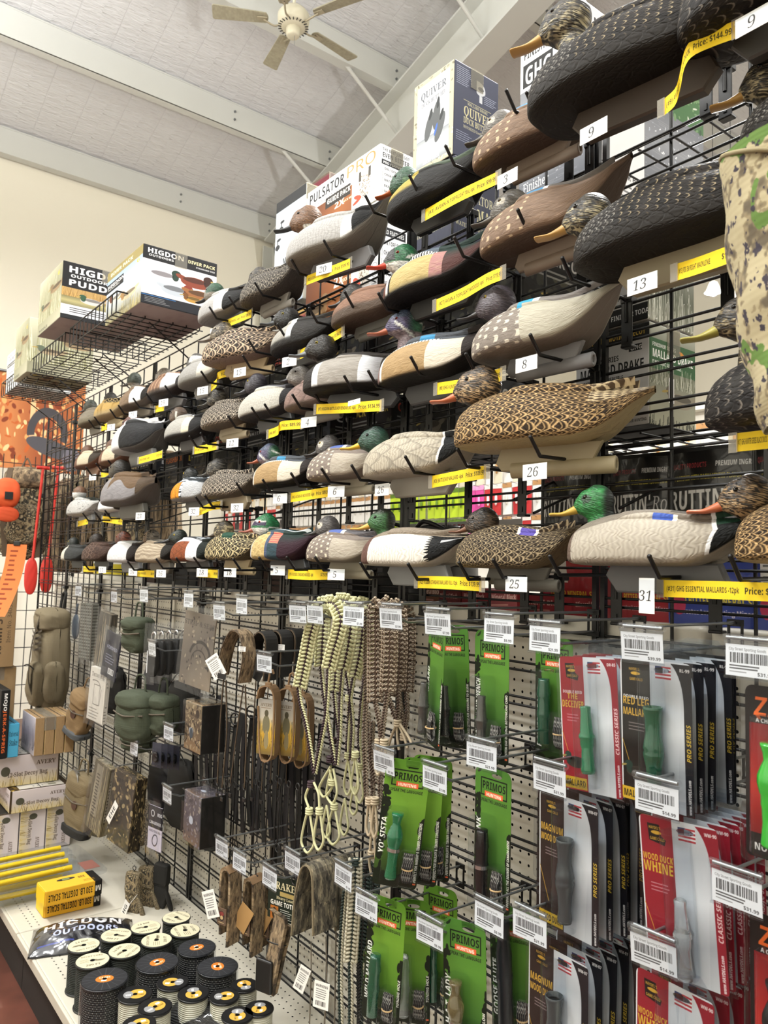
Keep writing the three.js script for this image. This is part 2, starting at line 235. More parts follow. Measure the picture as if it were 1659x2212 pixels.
function bodyGeo(o) { const key = JSON.stringify(o); if (!bodies.has(key)) {
  const b = gridGeo(72, 48, (u, v) => { const s = 0.5 - 0.5 * Math.cos(Math.PI * clamp(u, 0.0005, 0.9995)) * (1 - 0.25 * Math.sin(Math.PI * u) ** 2), a = v < 0.5 ? v * 2 : 2 - v * 2; return [bodyPt(s, a, v < 0.5 ? 1 : -1, o), s, a < .5 ? a * 1.4 : .7 + (a - .5) * .6]; });
  // folded wing: a raised lens over the flank whose tips run out past the rump
  const wing = (side) => gridGeo(30, 12, (u, v) => { const p = u, s = 0.30 + 0.62 * p, c = 0.27 - 0.10 * p, half = 0.135 * Math.pow(Math.sin(Math.PI * clamp(0.06 + 0.92 * p)), 0.6) * (1 - 0.55 * p), av = clamp(c + (v * 2 - 1) * half, 0.02, 0.6), a = av / 1.4, q = Math.sin(Math.PI * v);
    const P = bodyPt(Math.min(s, 0.99), a, side, o), ctr = V(P.x, 0.09, 0), n = P.clone().sub(ctr).normalize(), h = -0.006 + 0.026 * Math.pow(q, 0.55) * sst(0, 0.12, p) + 0.012 * sst(0.6, 1, p) * q; P.addScaledVector(n, h); P.y += 0.022 * sst(0.65, 1, p) * (1 - (o.tail > 0.1 ? 0.6 : 0)); return [P, s, av]; });
  bodies.set(key, { b, wings: [wing(1), wing(-1)] }); }
  return bodies.get(key); }
// head: a field of joined capsules, meshed
const POSES = { // neck foot, head centre (body lengths), crest
  up: { n: [-.325, .16], h: [-.365, .375], r: .110 }, mid: { n: [-.33, .15], h: [-.385, .338], r: .108 }, low: { n: [-.31, .16], h: [-.325, .322], r: .105 }, tall: { n: [-.31, .14], h: [-.345, .45], r: .098, nr: .056 }, back: { n: [-.26, .16], h: [-.25, .33], r: .105 }, fwd: { n: [-.36, .13], h: [-.455, .29], r: .094 }, drake: { n: [-.325, .15], h: [-.375, .325], r: .085 },
};
const heads = new Map(), dummy = new THREE.MeshStandardMaterial();
const smin = (a, b, k) => { const h = clamp(0.5 + 0.5 * (b - a) / k); return mix(b, a, h) - k * h * (1 - h); };
const seg = (x, y, z, a, b, ra, rb) => { const vx = b[0] - a[0], vy = b[1] - a[1], vz = (b[2] ?? 0) - (a[2] ?? 0), t = clamp(((x - a[0]) * vx + (y - a[1]) * vy + (z - (a[2] ?? 0)) * vz) / (vx * vx + vy * vy + vz * vz)); return Math.hypot(x - a[0] - vx * t, y - a[1] - vy * t, z - (a[2] ?? 0) - vz * t) - mix(ra, rb, t); };
function headField(P, crest) { const k0 = P.r / .078, [hx, hy] = P.h, [nx, ny] = P.n, r = P.r, nr = P.nr ?? .062; return (x, y, z0) => { const z = z0 * 1.12;
  let d = seg(x, y, z, [nx, ny], [hx + .018 * k0, hy - .055 * k0], .088, nr);
  d = smin(d, seg(x, y, z, [hx + .008, hy + .004], [hx - .022 * k0, hy - .004], r * .98, r * .86), .03);
  d = smin(d, seg(x, y, z, [hx - .025 * k0, hy - .012 * k0], [hx - .072 * k0, hy - .022 * k0], r * .66, r * .40), .03);
  d = smin(d, seg(x, y, Math.abs(z), [hx - .02 * k0, hy - .028 * k0, .03 * k0], [hx + .012 * k0, hy - .022 * k0, .03 * k0], r * .55, r * .55), .02);
  if (crest) { d = smin(d, seg(x, y, z, [hx + .01, hy + .03], [hx + .085, hy + .0], r * .72, r * .42), .025); d = smin(d, seg(x, y, z, [hx + .085, hy + .0], [hx + .10, hy - .075], r * .42, r * .26), .02); }
  return d; }; }
function headGeo(pose, sp, name) { const key = pose + name; if (heads.has(key)) return heads.get(key);
  const P = POSES[pose], f = headField(P, sp.crest), N = 48, S = .27, cx = (P.h[0] + P.n[0]) / 2 + .01, cy = (P.h[1] + P.n[1]) / 2 + .012, mc = new MarchingCubes(N, dummy, false, false, 60000), half = N / 2;
  for (let k = 0; k < N; k++) for (let j = 0; j < N; j++) for (let i = 0; i < N; i++) mc.field[i + j * N + k * N * N] = -f(cx + (i - half) / half * S, cy + (j - half) / half * S, (k - half) / half * S);
  mc.isolation = 0; mc.update(); const n = mc.count, pos = new Float32Array(n * 3), nor = new Float32Array(n * 3), col = new Float32Array(n * 3), uv = new Float32Array(n * 2), c3 = new THREE.Color();
  for (let i = 0; i < n; i++) { const x = cx + mc.positionArray[i * 3] * S, y = cy + mc.positionArray[i * 3 + 1] * S, z = mc.positionArray[i * 3 + 2] * S; pos.set([x, y, z], i * 3);
    const e = 0.004, gx = f(x + e, y, z) - f(x - e, y, z), gy = f(x, y + e, z) - f(x, y - e, z), gz = f(x, y, z + e) - f(x, y, z - e), gl = Math.hypot(gx, gy, gz) || 1; nor.set([gx / gl, gy / gl, gz / gl], i * 3);
    const c = sp.head((x - P.h[0]) / P.r, (y - P.h[1]) / P.r, z / P.r, 0.5 + 0.45 * (noise2(x * 60 + y * 20, y * 90 + z * 40, 3) - 0.5)); uv.set([x * 3 + z, y * 3 + x * .8], i * 2); c3.setRGB(c[0], c[1], c[2], THREE.SRGBColorSpace); col.set([c3.r, c3.g, c3.b], i * 3); }
  const g = new THREE.BufferGeometry(); g.setAttribute('position', new THREE.BufferAttribute(pos, 3)); g.setAttribute('normal', new THREE.BufferAttribute(nor, 3)); g.setAttribute('color', new THREE.BufferAttribute(col, 3)); g.setAttribute('uv', new THREE.BufferAttribute(uv, 2));
  heads.set(key, g); return g; }
const billGeos = new Map();
function billGeo(P, len, wide, droop) { const key = [P.h, len, wide, droop].join(); if (!billGeos.has(key)) {
  const k0 = P.r / .078, bx = P.h[0] - .082 * k0, by = P.h[1] - .022 * k0; billGeos.set(key, gridGeo(18, 16, (u, v) => { const t = Math.sin(u * Math.PI / 2), w = mix(.030, .026, sst(0, .35, t)) + wide * sst(.3, .85, t), end = Math.sqrt(Math.max(0, 1 - Math.max(0, (u - .82) / .18) ** 2)) * .98 + .02, th = mix(.034, .010, sst(0, .8, t)), a = v * Math.PI * 2;
    const cy = by - t * len * droop + .014 * sst(.55, 1, t) - .006 * Math.sin(t * 3); return [V(bx + .03 - t * (len + .03), cy + Math.cos(a) * th * (Math.cos(a) > 0 ? 1 : .75) * Math.max(end, .3), Math.sin(a) * w * end), u, v]; })); }
  return billGeos.get(key); }
const keelGeos = {
  flat: merge([(() => { const s = new THREE.Shape(); s.moveTo(-.27, 0); s.lineTo(-.30, -.035); s.lineTo(-.24, -.085); s.lineTo(.25, -.085); s.lineTo(.30, -.045); s.lineTo(.27, 0); const h = new THREE.Path(); h.absarc(-.272, -.04, .008, 0, 7); s.holes.push(h); return new THREE.ExtrudeGeometry(s, { depth: .04, bevelEnabled: true, bevelSize: .006, bevelThickness: .008, bevelSegments: 1 }).translate(0, 0, -.02); })()]),
  tube: merge([(() => { const s = new THREE.Shape(); s.moveTo(-.25, 0); s.lineTo(-.28, -.05); s.lineTo(-.25, -.075); s.lineTo(.2, -.075); s.lineTo(.26, 0); return new THREE.ExtrudeGeometry(s, { depth: .022, bevelEnabled: true, bevelSize: .004, bevelThickness: .005, bevelSegments: 1 }).translate(0, 0, -.011); })(), new THREE.CylinderGeometry(.028, .028, .52, 14).rotateZ(Math.PI / 2).translate(.06, -.075, 0), new THREE.TorusGeometry(.02, .009, 6, 14).rotateY(Math.PI / 2).translate(.32, -.075, 0)]),
};
// ---- plumage: feather fields in (s, a)
function scallop(s, a, nx, ny) { // overlapping rounded feathers pointing to the tail: [distance to the rim 0..1, number, across]
  const y = a * ny; let best = [1, 0, 0];
  for (let k = 0; k < 3; k++) { const i = Math.floor(s * nx) - k + 1, st = (i & 1) * 0.5, j = Math.floor(y - st), v = (y - st - j) * 2 - 1, jit = (hash(i, j, 5) - .5) * .3, u = (s * nx - i - jit) / 1.5, edge = 1 - 0.5 * v * v; if (u < edge) { best = [clamp((edge - u) / 1), hash(i, j, 9), v, u]; } }
  return best; }
const streak = (s, a, k = 1) => fbm(s * 26 * k, a * 90 * k, 11);
const vermic = (s, a) => 0.5 + 0.5 * Math.sin((s * 230 + 6 * noise2(s * 18, a * 14, 3)) + 5 * noise2(s * 30, a * 30, 8));
const C = (h) => hex(h);
function hen(dark, rim, mid, nx = 17, ny = 13) { return (s, a) => { const [d, id, v, u] = scallop(s, a, nx * (a > .55 ? 1.25 : 1), ny); let c = mixc(C(dark), C(mid), 0.25 * id); const rimw = a > .6 ? .30 : .20; c = mixc(C(rim), c, sst(rimw * .5, rimw, d)); if (Math.abs(d - .5) < .07 && Math.abs(v) < .75) c = mixc(c, C(rim), .75); c = mulc(c, .86 + .3 * streak(s, a)); if (a > .8) c = mixc(c, C(mid), sst(.8, .9, a)); return c; }; }
const wingBar = (s, a, s0, s1, blue, c) => (s > s0 && s < s1 && a > .24 && a < .36 ? (s < s0 + .02 || s > s1 - .02 ? C(0xe8e4da) : C(blue)) : c);
const bottom = (s, a, c, b) => mixc(c, C(b), sst(.80, .86, a));
const eyeline = (x, y, z, n, c, d) => (Math.abs(y - .06 - x * .12) < .12 && x < .7 ? mixc(c, d, .65) : c);
const henHead = (base, dark, cap) => (x, y, z, n) => { let c = mixc(C(base), C(dark), sst(.42, .7, n)); if (y > .42) c = mixc(c, C(cap), .75); c = eyeline(x, y, z, n, c, C(dark)); return c; };
const plain = (h, h2 = h, k = .5) => (x, y, z, n) => mixc(C(h), C(h2), sst(.3, .8, n) * k);
const SP = {
  mallard: { bill: 0xb89a3e, eye: 0x1a120a, keel: 0x5a5b5d, bump: 'verm', head: (x, y, z, n) => { if (y < -1.55) return C(0xe6e2d8); let c = mixc(C(0x1f6b34), C(0x3fa055), sst(.3, .8, n) * .7); if (x > .45) c = mixc(c, C(0x1d2420), sst(.45, .85, x)); if (y > .72) c = mixc(c, C(0x17402a), .6); if (Math.hypot(x + .4, y - .12) < .3) c = mulc(c, .45); return c; },
    body: (s, a) => { let c = mixc(C(0xaca598), C(0x8b857a), .38 * vermic(s, a)); if (a < .33 + .06 * Math.sin(s * 9)) c = mixc(C(0x857d72), C(0x6b645b), streak(s, a)); if (s < .075 + .03 * a) c = mixc(C(0x5a4a42), C(0x6f6258), streak(s, a)); if (s > .33 && a > .11 && a < .24) c = mixc(C(0x8d867b), C(0x5f5850), streak(s * .4, a * 1.5)); if (s > .53 && s < .64 && a > .27 && a < .345) c = s > .622 ? C(0xe9e6de) : C(0x4059a8); if (s > .60 && a < .24) c = mixc(C(0x3b3732), C(0x57514a), streak(s * .3, a)); const e = .80 - .10 * Math.abs(a - .5); if (s > e && a > .2) { c = C(0x121414); if (s < e + .018) c = C(0xdfe2e4); else if (a < .40) c = C(0x1d3a2c); } if (s > .90 && a < .42) c = mixc(C(0x8e8b86), C(0xd6d3cc), noise2(a * 30, s * 8)); return bottom(s, a, c, 0x8d8778); } },
  mallardWhite: { bill: 0xc79f4a, eye: 0x1a120a, keel: 0x808284, bump: 'verm', head: (x, y, z, n) => { if (y < -1.5) return C(0xe6e2d8); let c = mixc(C(0x2a5a33), C(0x467a45), n * .7); if (y > .35 || x > .5) c = mixc(c, C(0x25291f), sst(.35, .8, Math.max(y, x))); return c; },
    body: (s, a) => { let c = mixc(C(0xdedad2), C(0xb5b0a6), .55 * vermic(s, a)); if (a < .40 - .12 * s) c = mixc(C(0x94897c), C(0x716759), streak(s * .5, a * 1.4)); if (s < .2) c = mixc(C(0x6a4f47), C(0x523b34), streak(s, a)); if (s > .74 + .015 * Math.sin(a * 120) && a > .28) c = C(0x141516); if (s > .82 && s < .95 && a > .42 && a < .5) c = C(0xb6b9bd); return bottom(s, a, c, 0xb5afa3); } },
  mallardGrey: { bill: 0xd3aa2c, eye: 0x0d0d0d, keel: 0x8b887f, bump: 'verm', head: (x, y, z, n) => { let c = mixc(C(0x1d3a30), C(0x3d6656), n * .8); if (y < -1.4) c = C(0xdad4c4); if (y > .6) c = mulc(c, .6); return c; },
    body: (s, a) => { let c = mixc(C(0xa9a293), C(0x857e70), .5 * vermic(s, a)); const [d] = scallop(s, a, 8, 5); c = mulc(c, .84 + .2 * sst(0, .3, d)); if (s < .07) c = mixc(C(0x54463a), C(0x6d5d4e), streak(s, a)); const e = .80 - .1 * Math.abs(a - .5); if (s > e && a > .2) c = s < e + .015 ? C(0xe3e4e4) : C(0x191b1c); return bottom(s, a, c, 0x9c978a); } },
  hen: { bill: 0xb7643f, eye: 0x130d08, keel: 0x8d8265, bump: 'feather', head: henHead(0xa98e6c, 0x4b3a2a, 0x3b2e22), body: (s, a) => { let c = hen(0x2b2118, 0xb99b6e, 0x8c7149, 21, 16)(s, a); if (s > .55 && a < .18) c = mixc(C(0x2f2a26), C(0x4a443d), streak(s * .3, a)); if (s > .74 && a < .5) { const [d] = scallop(s, a, 26, 18); c = d > .4 ? C(0x4c3d2c) : C(0xbba987); } return bottom(s, a, c, 0xa39571); } },
  henDark: { bill: 0x6f4a35, eye: 0x130d08, keel: 0x55534c, bump: 'feather', head: henHead(0x5e4e40, 0x2e2620, 0x2a231d), body: (s, a) => wingBar(s, a, .60, .74, 0x5a4fa0, hen(0x241d17, 0x9a8a6d, 0x6f6048, 19, 14)(s, a)) },
  henCream: { bill: 0x4a443c, eye: 0x0d0a08, keel: 0xa39473, bump: 'feather', head: henHead(0xb3a584, 0x3e3627, 0x3a3226), body: (s, a) => { let c = hen(0x2c281f, 0xc8b88e, 0x59503c, 13, 8)(s, a); if (s > .42 && s < .6 && a > .2 && a < .36) c = C(0x24483a); return c; } },
  henGrey: { bill: 0x45443f, eye: 0x0d0a08, keel: 0x988c74, bump: 'feather', head: henHead(0x6f6a62, 0x33302d, 0x2f2c2a), body: hen(0x262321, 0xb7ac9c, 0x5d564d, 19, 14) },
  henLilac: { bill: 0x6b6258, eye: 0x0d0a08, keel: 0xa08d6e, bump: 'feather', head: henHead(0x9a8e7c, 0x4c443a, 0x4a4238), body: (s, a) => { let c = hen(0x2c2723, 0xc5ae94, 0x8a7a72, 13, 9)(s, a); return c; } },
  black: { bill: 0xb08a4c, eye: 0x0b0906, keel: 0x857b63, bump: 'feather', head: (x, y, z, n) => { let c = mixc(C(0xa69b7e), C(0x37312a), sst(.40, .62, n)); if (y > .35) c = mixc(c, C(0x2d2822), .8); return eyeline(x, y, z, n, c, C(0x2b251f)); }, body: (s, a) => { const [d, id, v] = scallop(s, a, 25, 17); let c = mixc(C(0x141211), C(0x272320), id); c = mulc(c, .75 + .5 * streak(s, a)); if (d < .13 && Math.abs(v) < .62) c = mixc(C(s > .3 ? 0x94866a : 0x8a8882), c, sst(.06, .13, d)); if (s < .3 && Math.abs(d - .45) < .08) c = mixc(c, C(0x77756f), .7); return mixc(c, C(0x1f1c19), sst(.62, .7, a)); } },
  blackOlive: { bill: 0x9a9345, eye: 0x0b0906, keel: 0x3a3835, bump: 'feather', head: (x, y, z, n) => { let c = mixc(C(0x9a8c6e), C(0x3b342b), sst(.38, .6, n)); if (y > .3) c = mixc(c, C(0x3a332a), .7); return eyeline(x, y, z, n, c, C(0x2f2820)); }, body: (s, a) => { const [d, id, v] = scallop(s, a, 20, 14); let c = mulc(mixc(C(0x1a1818), C(0x2b2927), id), .8 + .4 * streak(s, a)); return Math.abs(v) < .7 ? mixc(C(0x6f6961), c, sst(.05, .16, d)) : c; } },
  woodDrake: { crest: 1, bill: 0xc1422e, eye: 0xb3261c, keel: 0x191817, bump: 'fine', head: (x, y, z, n) => { let c = mixc(C(0x1d4a34), C(0x2f7a4a), n); if (x > .5) c = mixc(c, C(0x4b3c66), sst(.4, 1.2, x) * .5); if (y < -.35 && x < .3) c = C(0xe8e6e0); if (Math.abs(y + .1 - (x - .2) * .35) < .09 && x > .1) c = C(0xe5e4de); if (y < -1.1) c = C(0x5d3b3c); if (x < -.6 && y > -.3) c = C(0x2a2c2c); return c; },
    body: (s, a) => { let c = mixc(C(0xb7a572), C(0x9c8a5a), streak(s, a, .6)); if (a < .36) c = mixc(C(0x3b4450), C(0x6a7480), streak(s * .4, a * 1.3)); if (a < .15) c = C(0x2c2b29); const e = .36 + .05 * Math.sin(s * 11); if (a > e - .03 && a < e + .035 && s > .16 && s < .62) c = (s * 40 % 1) < .4 ? C(0x1d1c1c) : C(0xe7e5de); if (s < .15) c = mixc(C(0x57332c), C(0x7a5448), streak(s, a)); if (s > .13 && s < .165) c = C(0xe9e6df); if (s > .165 && s < .19) c = C(0x191818); if (s > .6) c = mixc(C(0x23322e), C(0x4a2f2c), sst(.3, .6, a)); if (s > .58 && s < .68 && a > .36) c = mixc(C(0x93636b), C(0xa98a78), streak(s, a)); return mixc(c, C(0x1a1918), sst(.70, .76, a)); } },
  woodTan: { crest: 1, bill: 0xa25a3e, eye: 0x8a2a1c, keel: 0x3c3d3f, bump: 'fine', head: (x, y, z, n) => { let c = mixc(C(0x50446b), C(0x3f6a54), sst(.2, .9, x) + n * .2); if (y > .3 && x < .3) c = mixc(c, C(0x3c5468), .6); if (y < -.55) c = mixc(C(0x6d5c63), C(0x8b7d80), n); if (Math.abs(y + .42 + x * .7) < .11 && x > -.6) c = C(0xe6e6e2); if (x > .7 && Math.abs(y - .2 + (x - .9) * .5) < .07) c = C(0xdfe3dc); return c; },
    body: (s, a) => { let c = mixc(C(0xa98f68), C(0x8d7552), streak(s, a, .7)); if (a < .36) c = mixc(C(0x3a3d42), C(0x5a6068), streak(s * .4, a * 1.3)); if (a > .34 && a < .375 && s < .66) c = (s * 34 % 1) < .35 ? C(0x3a3d42) : C(0xd9d7d0); if (s > .48 && s < .6 && a > .26 && a < .34) c = C(0x3d82ab); if (s < .15) c = mixc(C(0x6a4f4a), C(0x8a7470), streak(s, a)); if (s > .125 && s < .155) c = C(0xe2dfd6); if (s > .58 && a > .36) c = mixc(C(0xcfc9bb), C(0xb7b0a1), streak(s, a)); if (s > .82) c = C(0x2a2523); return mixc(c, C(0x1c1b1a), sst(.74, .82, a)); } },
  woodGreen: { crest: 1, bill: 0x9c5a4a, eye: 0xb83a24, keel: 0x2c2d2f, bump: 'fine', head: (x, y, z, n) => { let c = mixc(C(0x1f5b3a), C(0x2f8a52), n); if (y > -.05 && y < .3 && x < .2) c = C(0x3a2c50); if (Math.abs(y - .28 + x * .1) < .07 && x < .2) c = C(0xdfe2dd); if (y < -.3 && x < .45 && y > -.75 + x * .5) c = C(0xe7e7e2); if (x > .45 && Math.abs(y + .25) < .08) c = C(0xe7e7e2); if (y < -1.05) c = C(0x5b4348); return c; },
    body: (s, a) => { let c = mixc(C(0xc0aa78), C(0x9f8a5c), .6 * sst(.2, .5, scallop(s, a, 14, 9)[0])); if (s > .45 || a < .30) c = mixc(C(0x26343a), C(0x3d5560), streak(s * .4, a)); if (Math.abs(s - .44) < .02 && a > .3) c = C(0x47526b); if (s < .12) c = C(0x3a3f5c); if (Math.abs(s - .13) < .015) c = C(0xd8dade); if (s > .47 && s < .62 && a > .30 && a < .55) c = mixc(C(0xb0585a), C(0xd08a6a), 0.5 + 0.5 * Math.sin(a * 130)); if (s > .6) c = mixc(C(0x1c2c28), C(0x33202a), sst(.3, .6, a)); if (a > .19 && a < .22 && s > .4) c = C(0xc9d2d6); return c; } },
  woodHen: { bill: 0x3b3a3a, eye: 0x8d7a2a, keel: 0x8a8473, bump: 'fine', head: (x, y, z, n) => { let c = mixc(C(0x5f5c5b), C(0x4a4748), n); if (Math.hypot((x + .38) * .8, y - .12) < .28) c = C(0xcfc9bd); return c; },
    body: (s, a) => { let c = mixc(C(0x6f6660), C(0x8b8077), streak(s, a)); const [d, id, v, u] = scallop(s, a, 13, 11); if (s < .5 && a > .28 && Math.abs(v) < .42 && d > .1 && d < .34) c = C(0xcfc6b2); if (a < .26) c = mixc(C(0x4d4a4d), C(0x6b6a6e), streak(s * .5, a)); if (s > .40 && s < .60 && a > .2 && a < .30) c = s > .56 ? C(0xe2e4e6) : C(0x5163a0); if (s > .5 && a > .42) c = mixc(C(0xb3ac9f), C(0x958d80), streak(s, a)); return bottom(s, a, c, 0x7c746a); } },
  woodHenPale: { bill: 0x2e2c2c, eye: 0x8d7a2a, keel: 0x6d6d6f, bump: 'fine', head: (x, y, z, n) => mixc(C(0x4c4651), C(0x5d565c), n),
    body: (s, a) => { let c = mixc(C(0x8a827a), C(0x6e665f), streak(s, a)); const [d, id, v] = scallop(s, a, 13, 10); if (s < .5 && a > .3 && Math.abs(v) < .45 && d > .08 && d < .34) c = C(0xc5bdae); if (a < .30) c = mixc(C(0x8b8782), C(0x6a6666), streak(s * .5, a)); if (s > .42 && s < .56 && a > .22 && a < .36) c = s > .52 ? C(0xe2e4e6) : C(0x3f97bd); if (s > .42 + .1 * a && a > .30) c = mixc(C(0xb4b0a1), C(0x9c9889), streak(s * .6, a)); return bottom(s, a, c, 0x6f675e); } },
  woodHenBrown: { bill: 0x5a5650, eye: 0x6a5a3a, keel: 0x6a5b4d, bump: 'fine', head: (x, y, z, n) => { let c = mixc(C(0x77736d), C(0x58544f), n); if (Math.hypot((x + .38) * .8, y - .12) < .24) c = C(0xc3bcae); return c; },
    body: (s, a) => { let c = mixc(C(0x8a7361), C(0x665548), streak(s, a, .8)); const [d, id, v] = scallop(s, a, 12, 10); if (s < .45 && a > .3 && Math.abs(v) < .35 && d > .1 && d < .3) c = C(0xbfa98c); if (a < .28) c = mixc(C(0x5a5654), C(0x77726c), streak(s * .5, a)); if (s > .42 && s < .56 && a > .18 && a < .30) c = s > .53 ? C(0xd6d8da) : C(0x4f82a8); return bottom(s, a, c, 0x4d3f35); } },
  pintail: { bill: 0x34373a, eye: 0x0d0a08, keel: 0x77777a, bump: 'fine', head: (x, y, z, n) => { let c = mixc(C(0x7d5a3c), C(0x5a3e2a), n); if (y < -.6 && x > -.1) c = C(0xd9d5cc); return c; },
    body: (s, a) => { let c = mixc(C(0xa4a3a1), C(0x8a8987), .5 * vermic(s, a)); if (a < .24 && s > .3) c = mixc(C(0xcfcfce), C(0x3a3a3a), sst(.5, .6, noise2(s * 7, a * 70, 4))); if (s > .66 && a > .36) c = C(0xdadbdc); if (s > .73 + .06 * (a - .5)) c = C(0x151515); return mixc(c, C(0x77736b), sst(.70, .78, a)); } },
  pintailHen: { bill: 0x3d3d3d, eye: 0x0d0a08, keel: 0x77736c, bump: 'feather', head: henHead(0x6e6557, 0x3a342d, 0x38322b), body: hen(0x2b2826, 0x8a8377, 0x4a4642, 17, 13) },
  greyDrake: { bill: 0x3a3c3e, eye: 0x0d0a08, keel: 0x6a6b6c, bump: 'fine', head: (x, y, z, n) => (y > -.2 && x > -.5 ? mixc(C(0x27563a), C(0x1f3a2c), n) : mixc(C(0x9a9388), C(0x7e776c), n)), body: (s, a) => { let c = mixc(C(0xa6a5a4), C(0x8b8a88), .5 * vermic(s, a)); if (s > .52 && s < .66 && a > .3) c = C(0xdcdcdb); if (s > .66) c = C(0x181818); if (a < .2) c = mixc(c, C(0x4a4a4a), .6); return bottom(s, a, c, 0x7c7a77); } },
  teal: { crest: 1, bill: 0xa5552b, eye: 0x0d0a08, keel: 0x2a2a2a, bump: 'fine', head: (x, y, z, n) => { let c = mixc(C(0x2f5a41), C(0x23402f), n); if (x > .2 && y < -.1) c = C(0x5b7a58); return c; }, body: (s, a) => { let c = C(0x1f1f1e); if (s < .42 && a > .25) c = mixc(C(0x8a7a3c), C(0xb5a353), streak(s, a)); if (a < .3) c = mixc(C(0x3b463d), C(0x55604f), streak(s * .4, a)); return mixc(c, C(0x1d1c1b), sst(.56, .64, a)); } },
  ringneck: { bill: 0x6f757b, eye: 0xa8962c, keel: 0x3d3e40, bump: 'fine', head: (x, y, z, n) => mixc(C(0x191818), C(0x37332f), n * .8), body: (s, a) => { let c = mixc(C(0x9f9b94), C(0x807b74), streak(s, a, .7)); if (s > .56 && a > .3) c = mixc(C(0xc8cbd0), C(0x8a8a8c), sst(.56, .72, s)); if (s < .16) c = mixc(C(0x1c1a19), C(0x35302c), streak(s, a)); else if (s < .22 && a > .3) c = C(0xd5d6d6); if (a < .30 || s > .72) c = mixc(C(0x242220), C(0x3b3733), streak(s * .4, a)); return mixc(c, C(0x211f1d), sst(.72, .80, a)); } },
  ringneckPale: { bill: 0x4d5054, eye: 0xa8962c, keel: 0x47484a, bump: 'fine', head: (x, y, z, n) => mixc(C(0x2c2a33), C(0x433f48), n), body: (s, a) => { let c = mixc(C(0xb4b2aa), C(0x98968e), .5 * vermic(s, a)); if (s < .10) c = C(0x2a282b); else if (s < .14) c = C(0xd9d9d6); if (a < .26) c = C(0x55555a); if (s > .78) c = C(0x1f1e20); return mixc(c, C(0x39383a), sst(.76, .84, a)); } },
  scaup: { bill: 0x4a4d50, eye: 0xa8962c, keel: 0x47484a, bump: 'fine', head: (x, y, z, n) => mixc(C(0x171717), C(0x2c2b2a), n), body: (s, a) => { let c = mixc(C(0xa8a69f), C(0x8b8982), streak(s, a)); if (s > .42 && s < .52 && a > .25) c = C(0xcfd4d8); if (s > .5 || a < .22) c = mixc(C(0x1c1b1a), C(0x302d2a), streak(s * .4, a)); return mixc(c, C(0x1e1d1c), sst(.64, .72, a)); } },
  redhead: { bill: 0x4a4d50, eye: 0x1a120a, keel: 0x55544f, bump: 'fine', head: (x, y, z, n) => mixc(C(0x2d2a28), C(0x3c3733), n), body: (s, a) => { let c = mixc(C(0x8a6a58), C(0x6d5243), streak(s, a, .8)); if (s > .74 || a < .15) c = C(0x2a2624); return mixc(c, C(0x50443b), sst(.60, .68, a)); } },
  wigeon: { bill: 0x55585b, eye: 0x0d0a08, keel: 0x6c6356, bump: 'fine', head: (x, y, z, n) => (y > -.6 ? mixc(C(0x37433c), C(0x565c55), n) : C(0x8d8880)), body: (s, a) => { let c = mixc(C(0x8a7764), C(0x6f5d4c), streak(s, a, .6)); if (s > .52 && a > .26) c = C(0xd5d6d6); if (s > .76 || (a < .22 && s > .45)) c = C(0x24221f); return mixc(c, C(0x5b5146), sst(.74, .82, a)); } },
  wigeonBar: { bill: 0x55585b, eye: 0x0d0a08, keel: 0x69696a, bump: 'fine', head: plain(0x8d867b, 0x5c564f), body: (s, a) => { const b = Math.sin(s * 60 + a * 10 + 2 * noise2(s * 9, a * 9)); let c = mixc(C(0x7f6250), C(0xc0a488), sst(.75, .98, b)); if (s > .55 && a > .24) c = C(0xd7d9db); if (s > .8) c = C(0x2a2827); return mixc(c, C(0x2f2a27), sst(.66, .74, a)); } },
  goldBuff: { bill: 0x55585b, eye: 0x0d0a08, keel: 0xb7a988, bump: 'fine', head: plain(0x3a3a38, 0x55534e), body: (s, a) => { let c = mixc(C(0xb89a5e), C(0x8d713c), sst(.55, .9, noise2(s * 16, a * 3, 3))); if (s > .45 && a < .42) { const [d] = scallop(s, a, 16, 11); c = d < .2 ? C(0xc9b27e) : C(0x2a2622); } return mixc(c, C(0x9d8e72), sst(.62, .8, a)); } },
  greyPlain: { bill: 0x6a6d70, eye: 0x0d0a08, keel: 0x6f6a5e, bump: 'fine', head: (x, y, z, n) => (y > .3 ? C(0x3f463d) : mixc(C(0x4f544d), C(0x68675f), n)), body: (s, a) => mixc(mixc(C(0x8d8678), C(0x756e62), streak(s, a, .5)), C(0x67604f), sst(.62, .76, a)) },
  greySilver: { bill: 0x4a4d50, eye: 0x0d0a08, keel: 0x838383, bump: 'fine', head: (x, y, z, n) => (Math.abs(y - .2) < .35 && x > -.3 ? C(0xdcdcda) : C(0x545250)), body: (s, a) => { let c = mixc(C(0x9b9a97), C(0x84837f), .5 * vermic(s, a)); if (s > .6 && a > .3) c = C(0xc3bfb2); if (s > .82) c = C(0x2a2a2a); return mixc(c, C(0x6a6862), sst(.66, .76, a)); } },
  bigWhite: { bill: 0x3a3a3c, eye: 0x0d0a08, keel: 0x8a8b8a, bump: 'fine', head: plain(0x6a3f33, 0x4a2a22), body: (s, a) => { let c = mixc(C(0xd9dade), C(0xbfc0c2), streak(s, a, .6)); const e = .40 + .03 * noise2(a * 16, 2); if (s > e && a > .25) c = mixc(C(0x1c1d1f), C(0x2b2c2e), streak(s, a)); return a > .8 ? mixc(c, C(0x9c9b97), .5) : c; } },
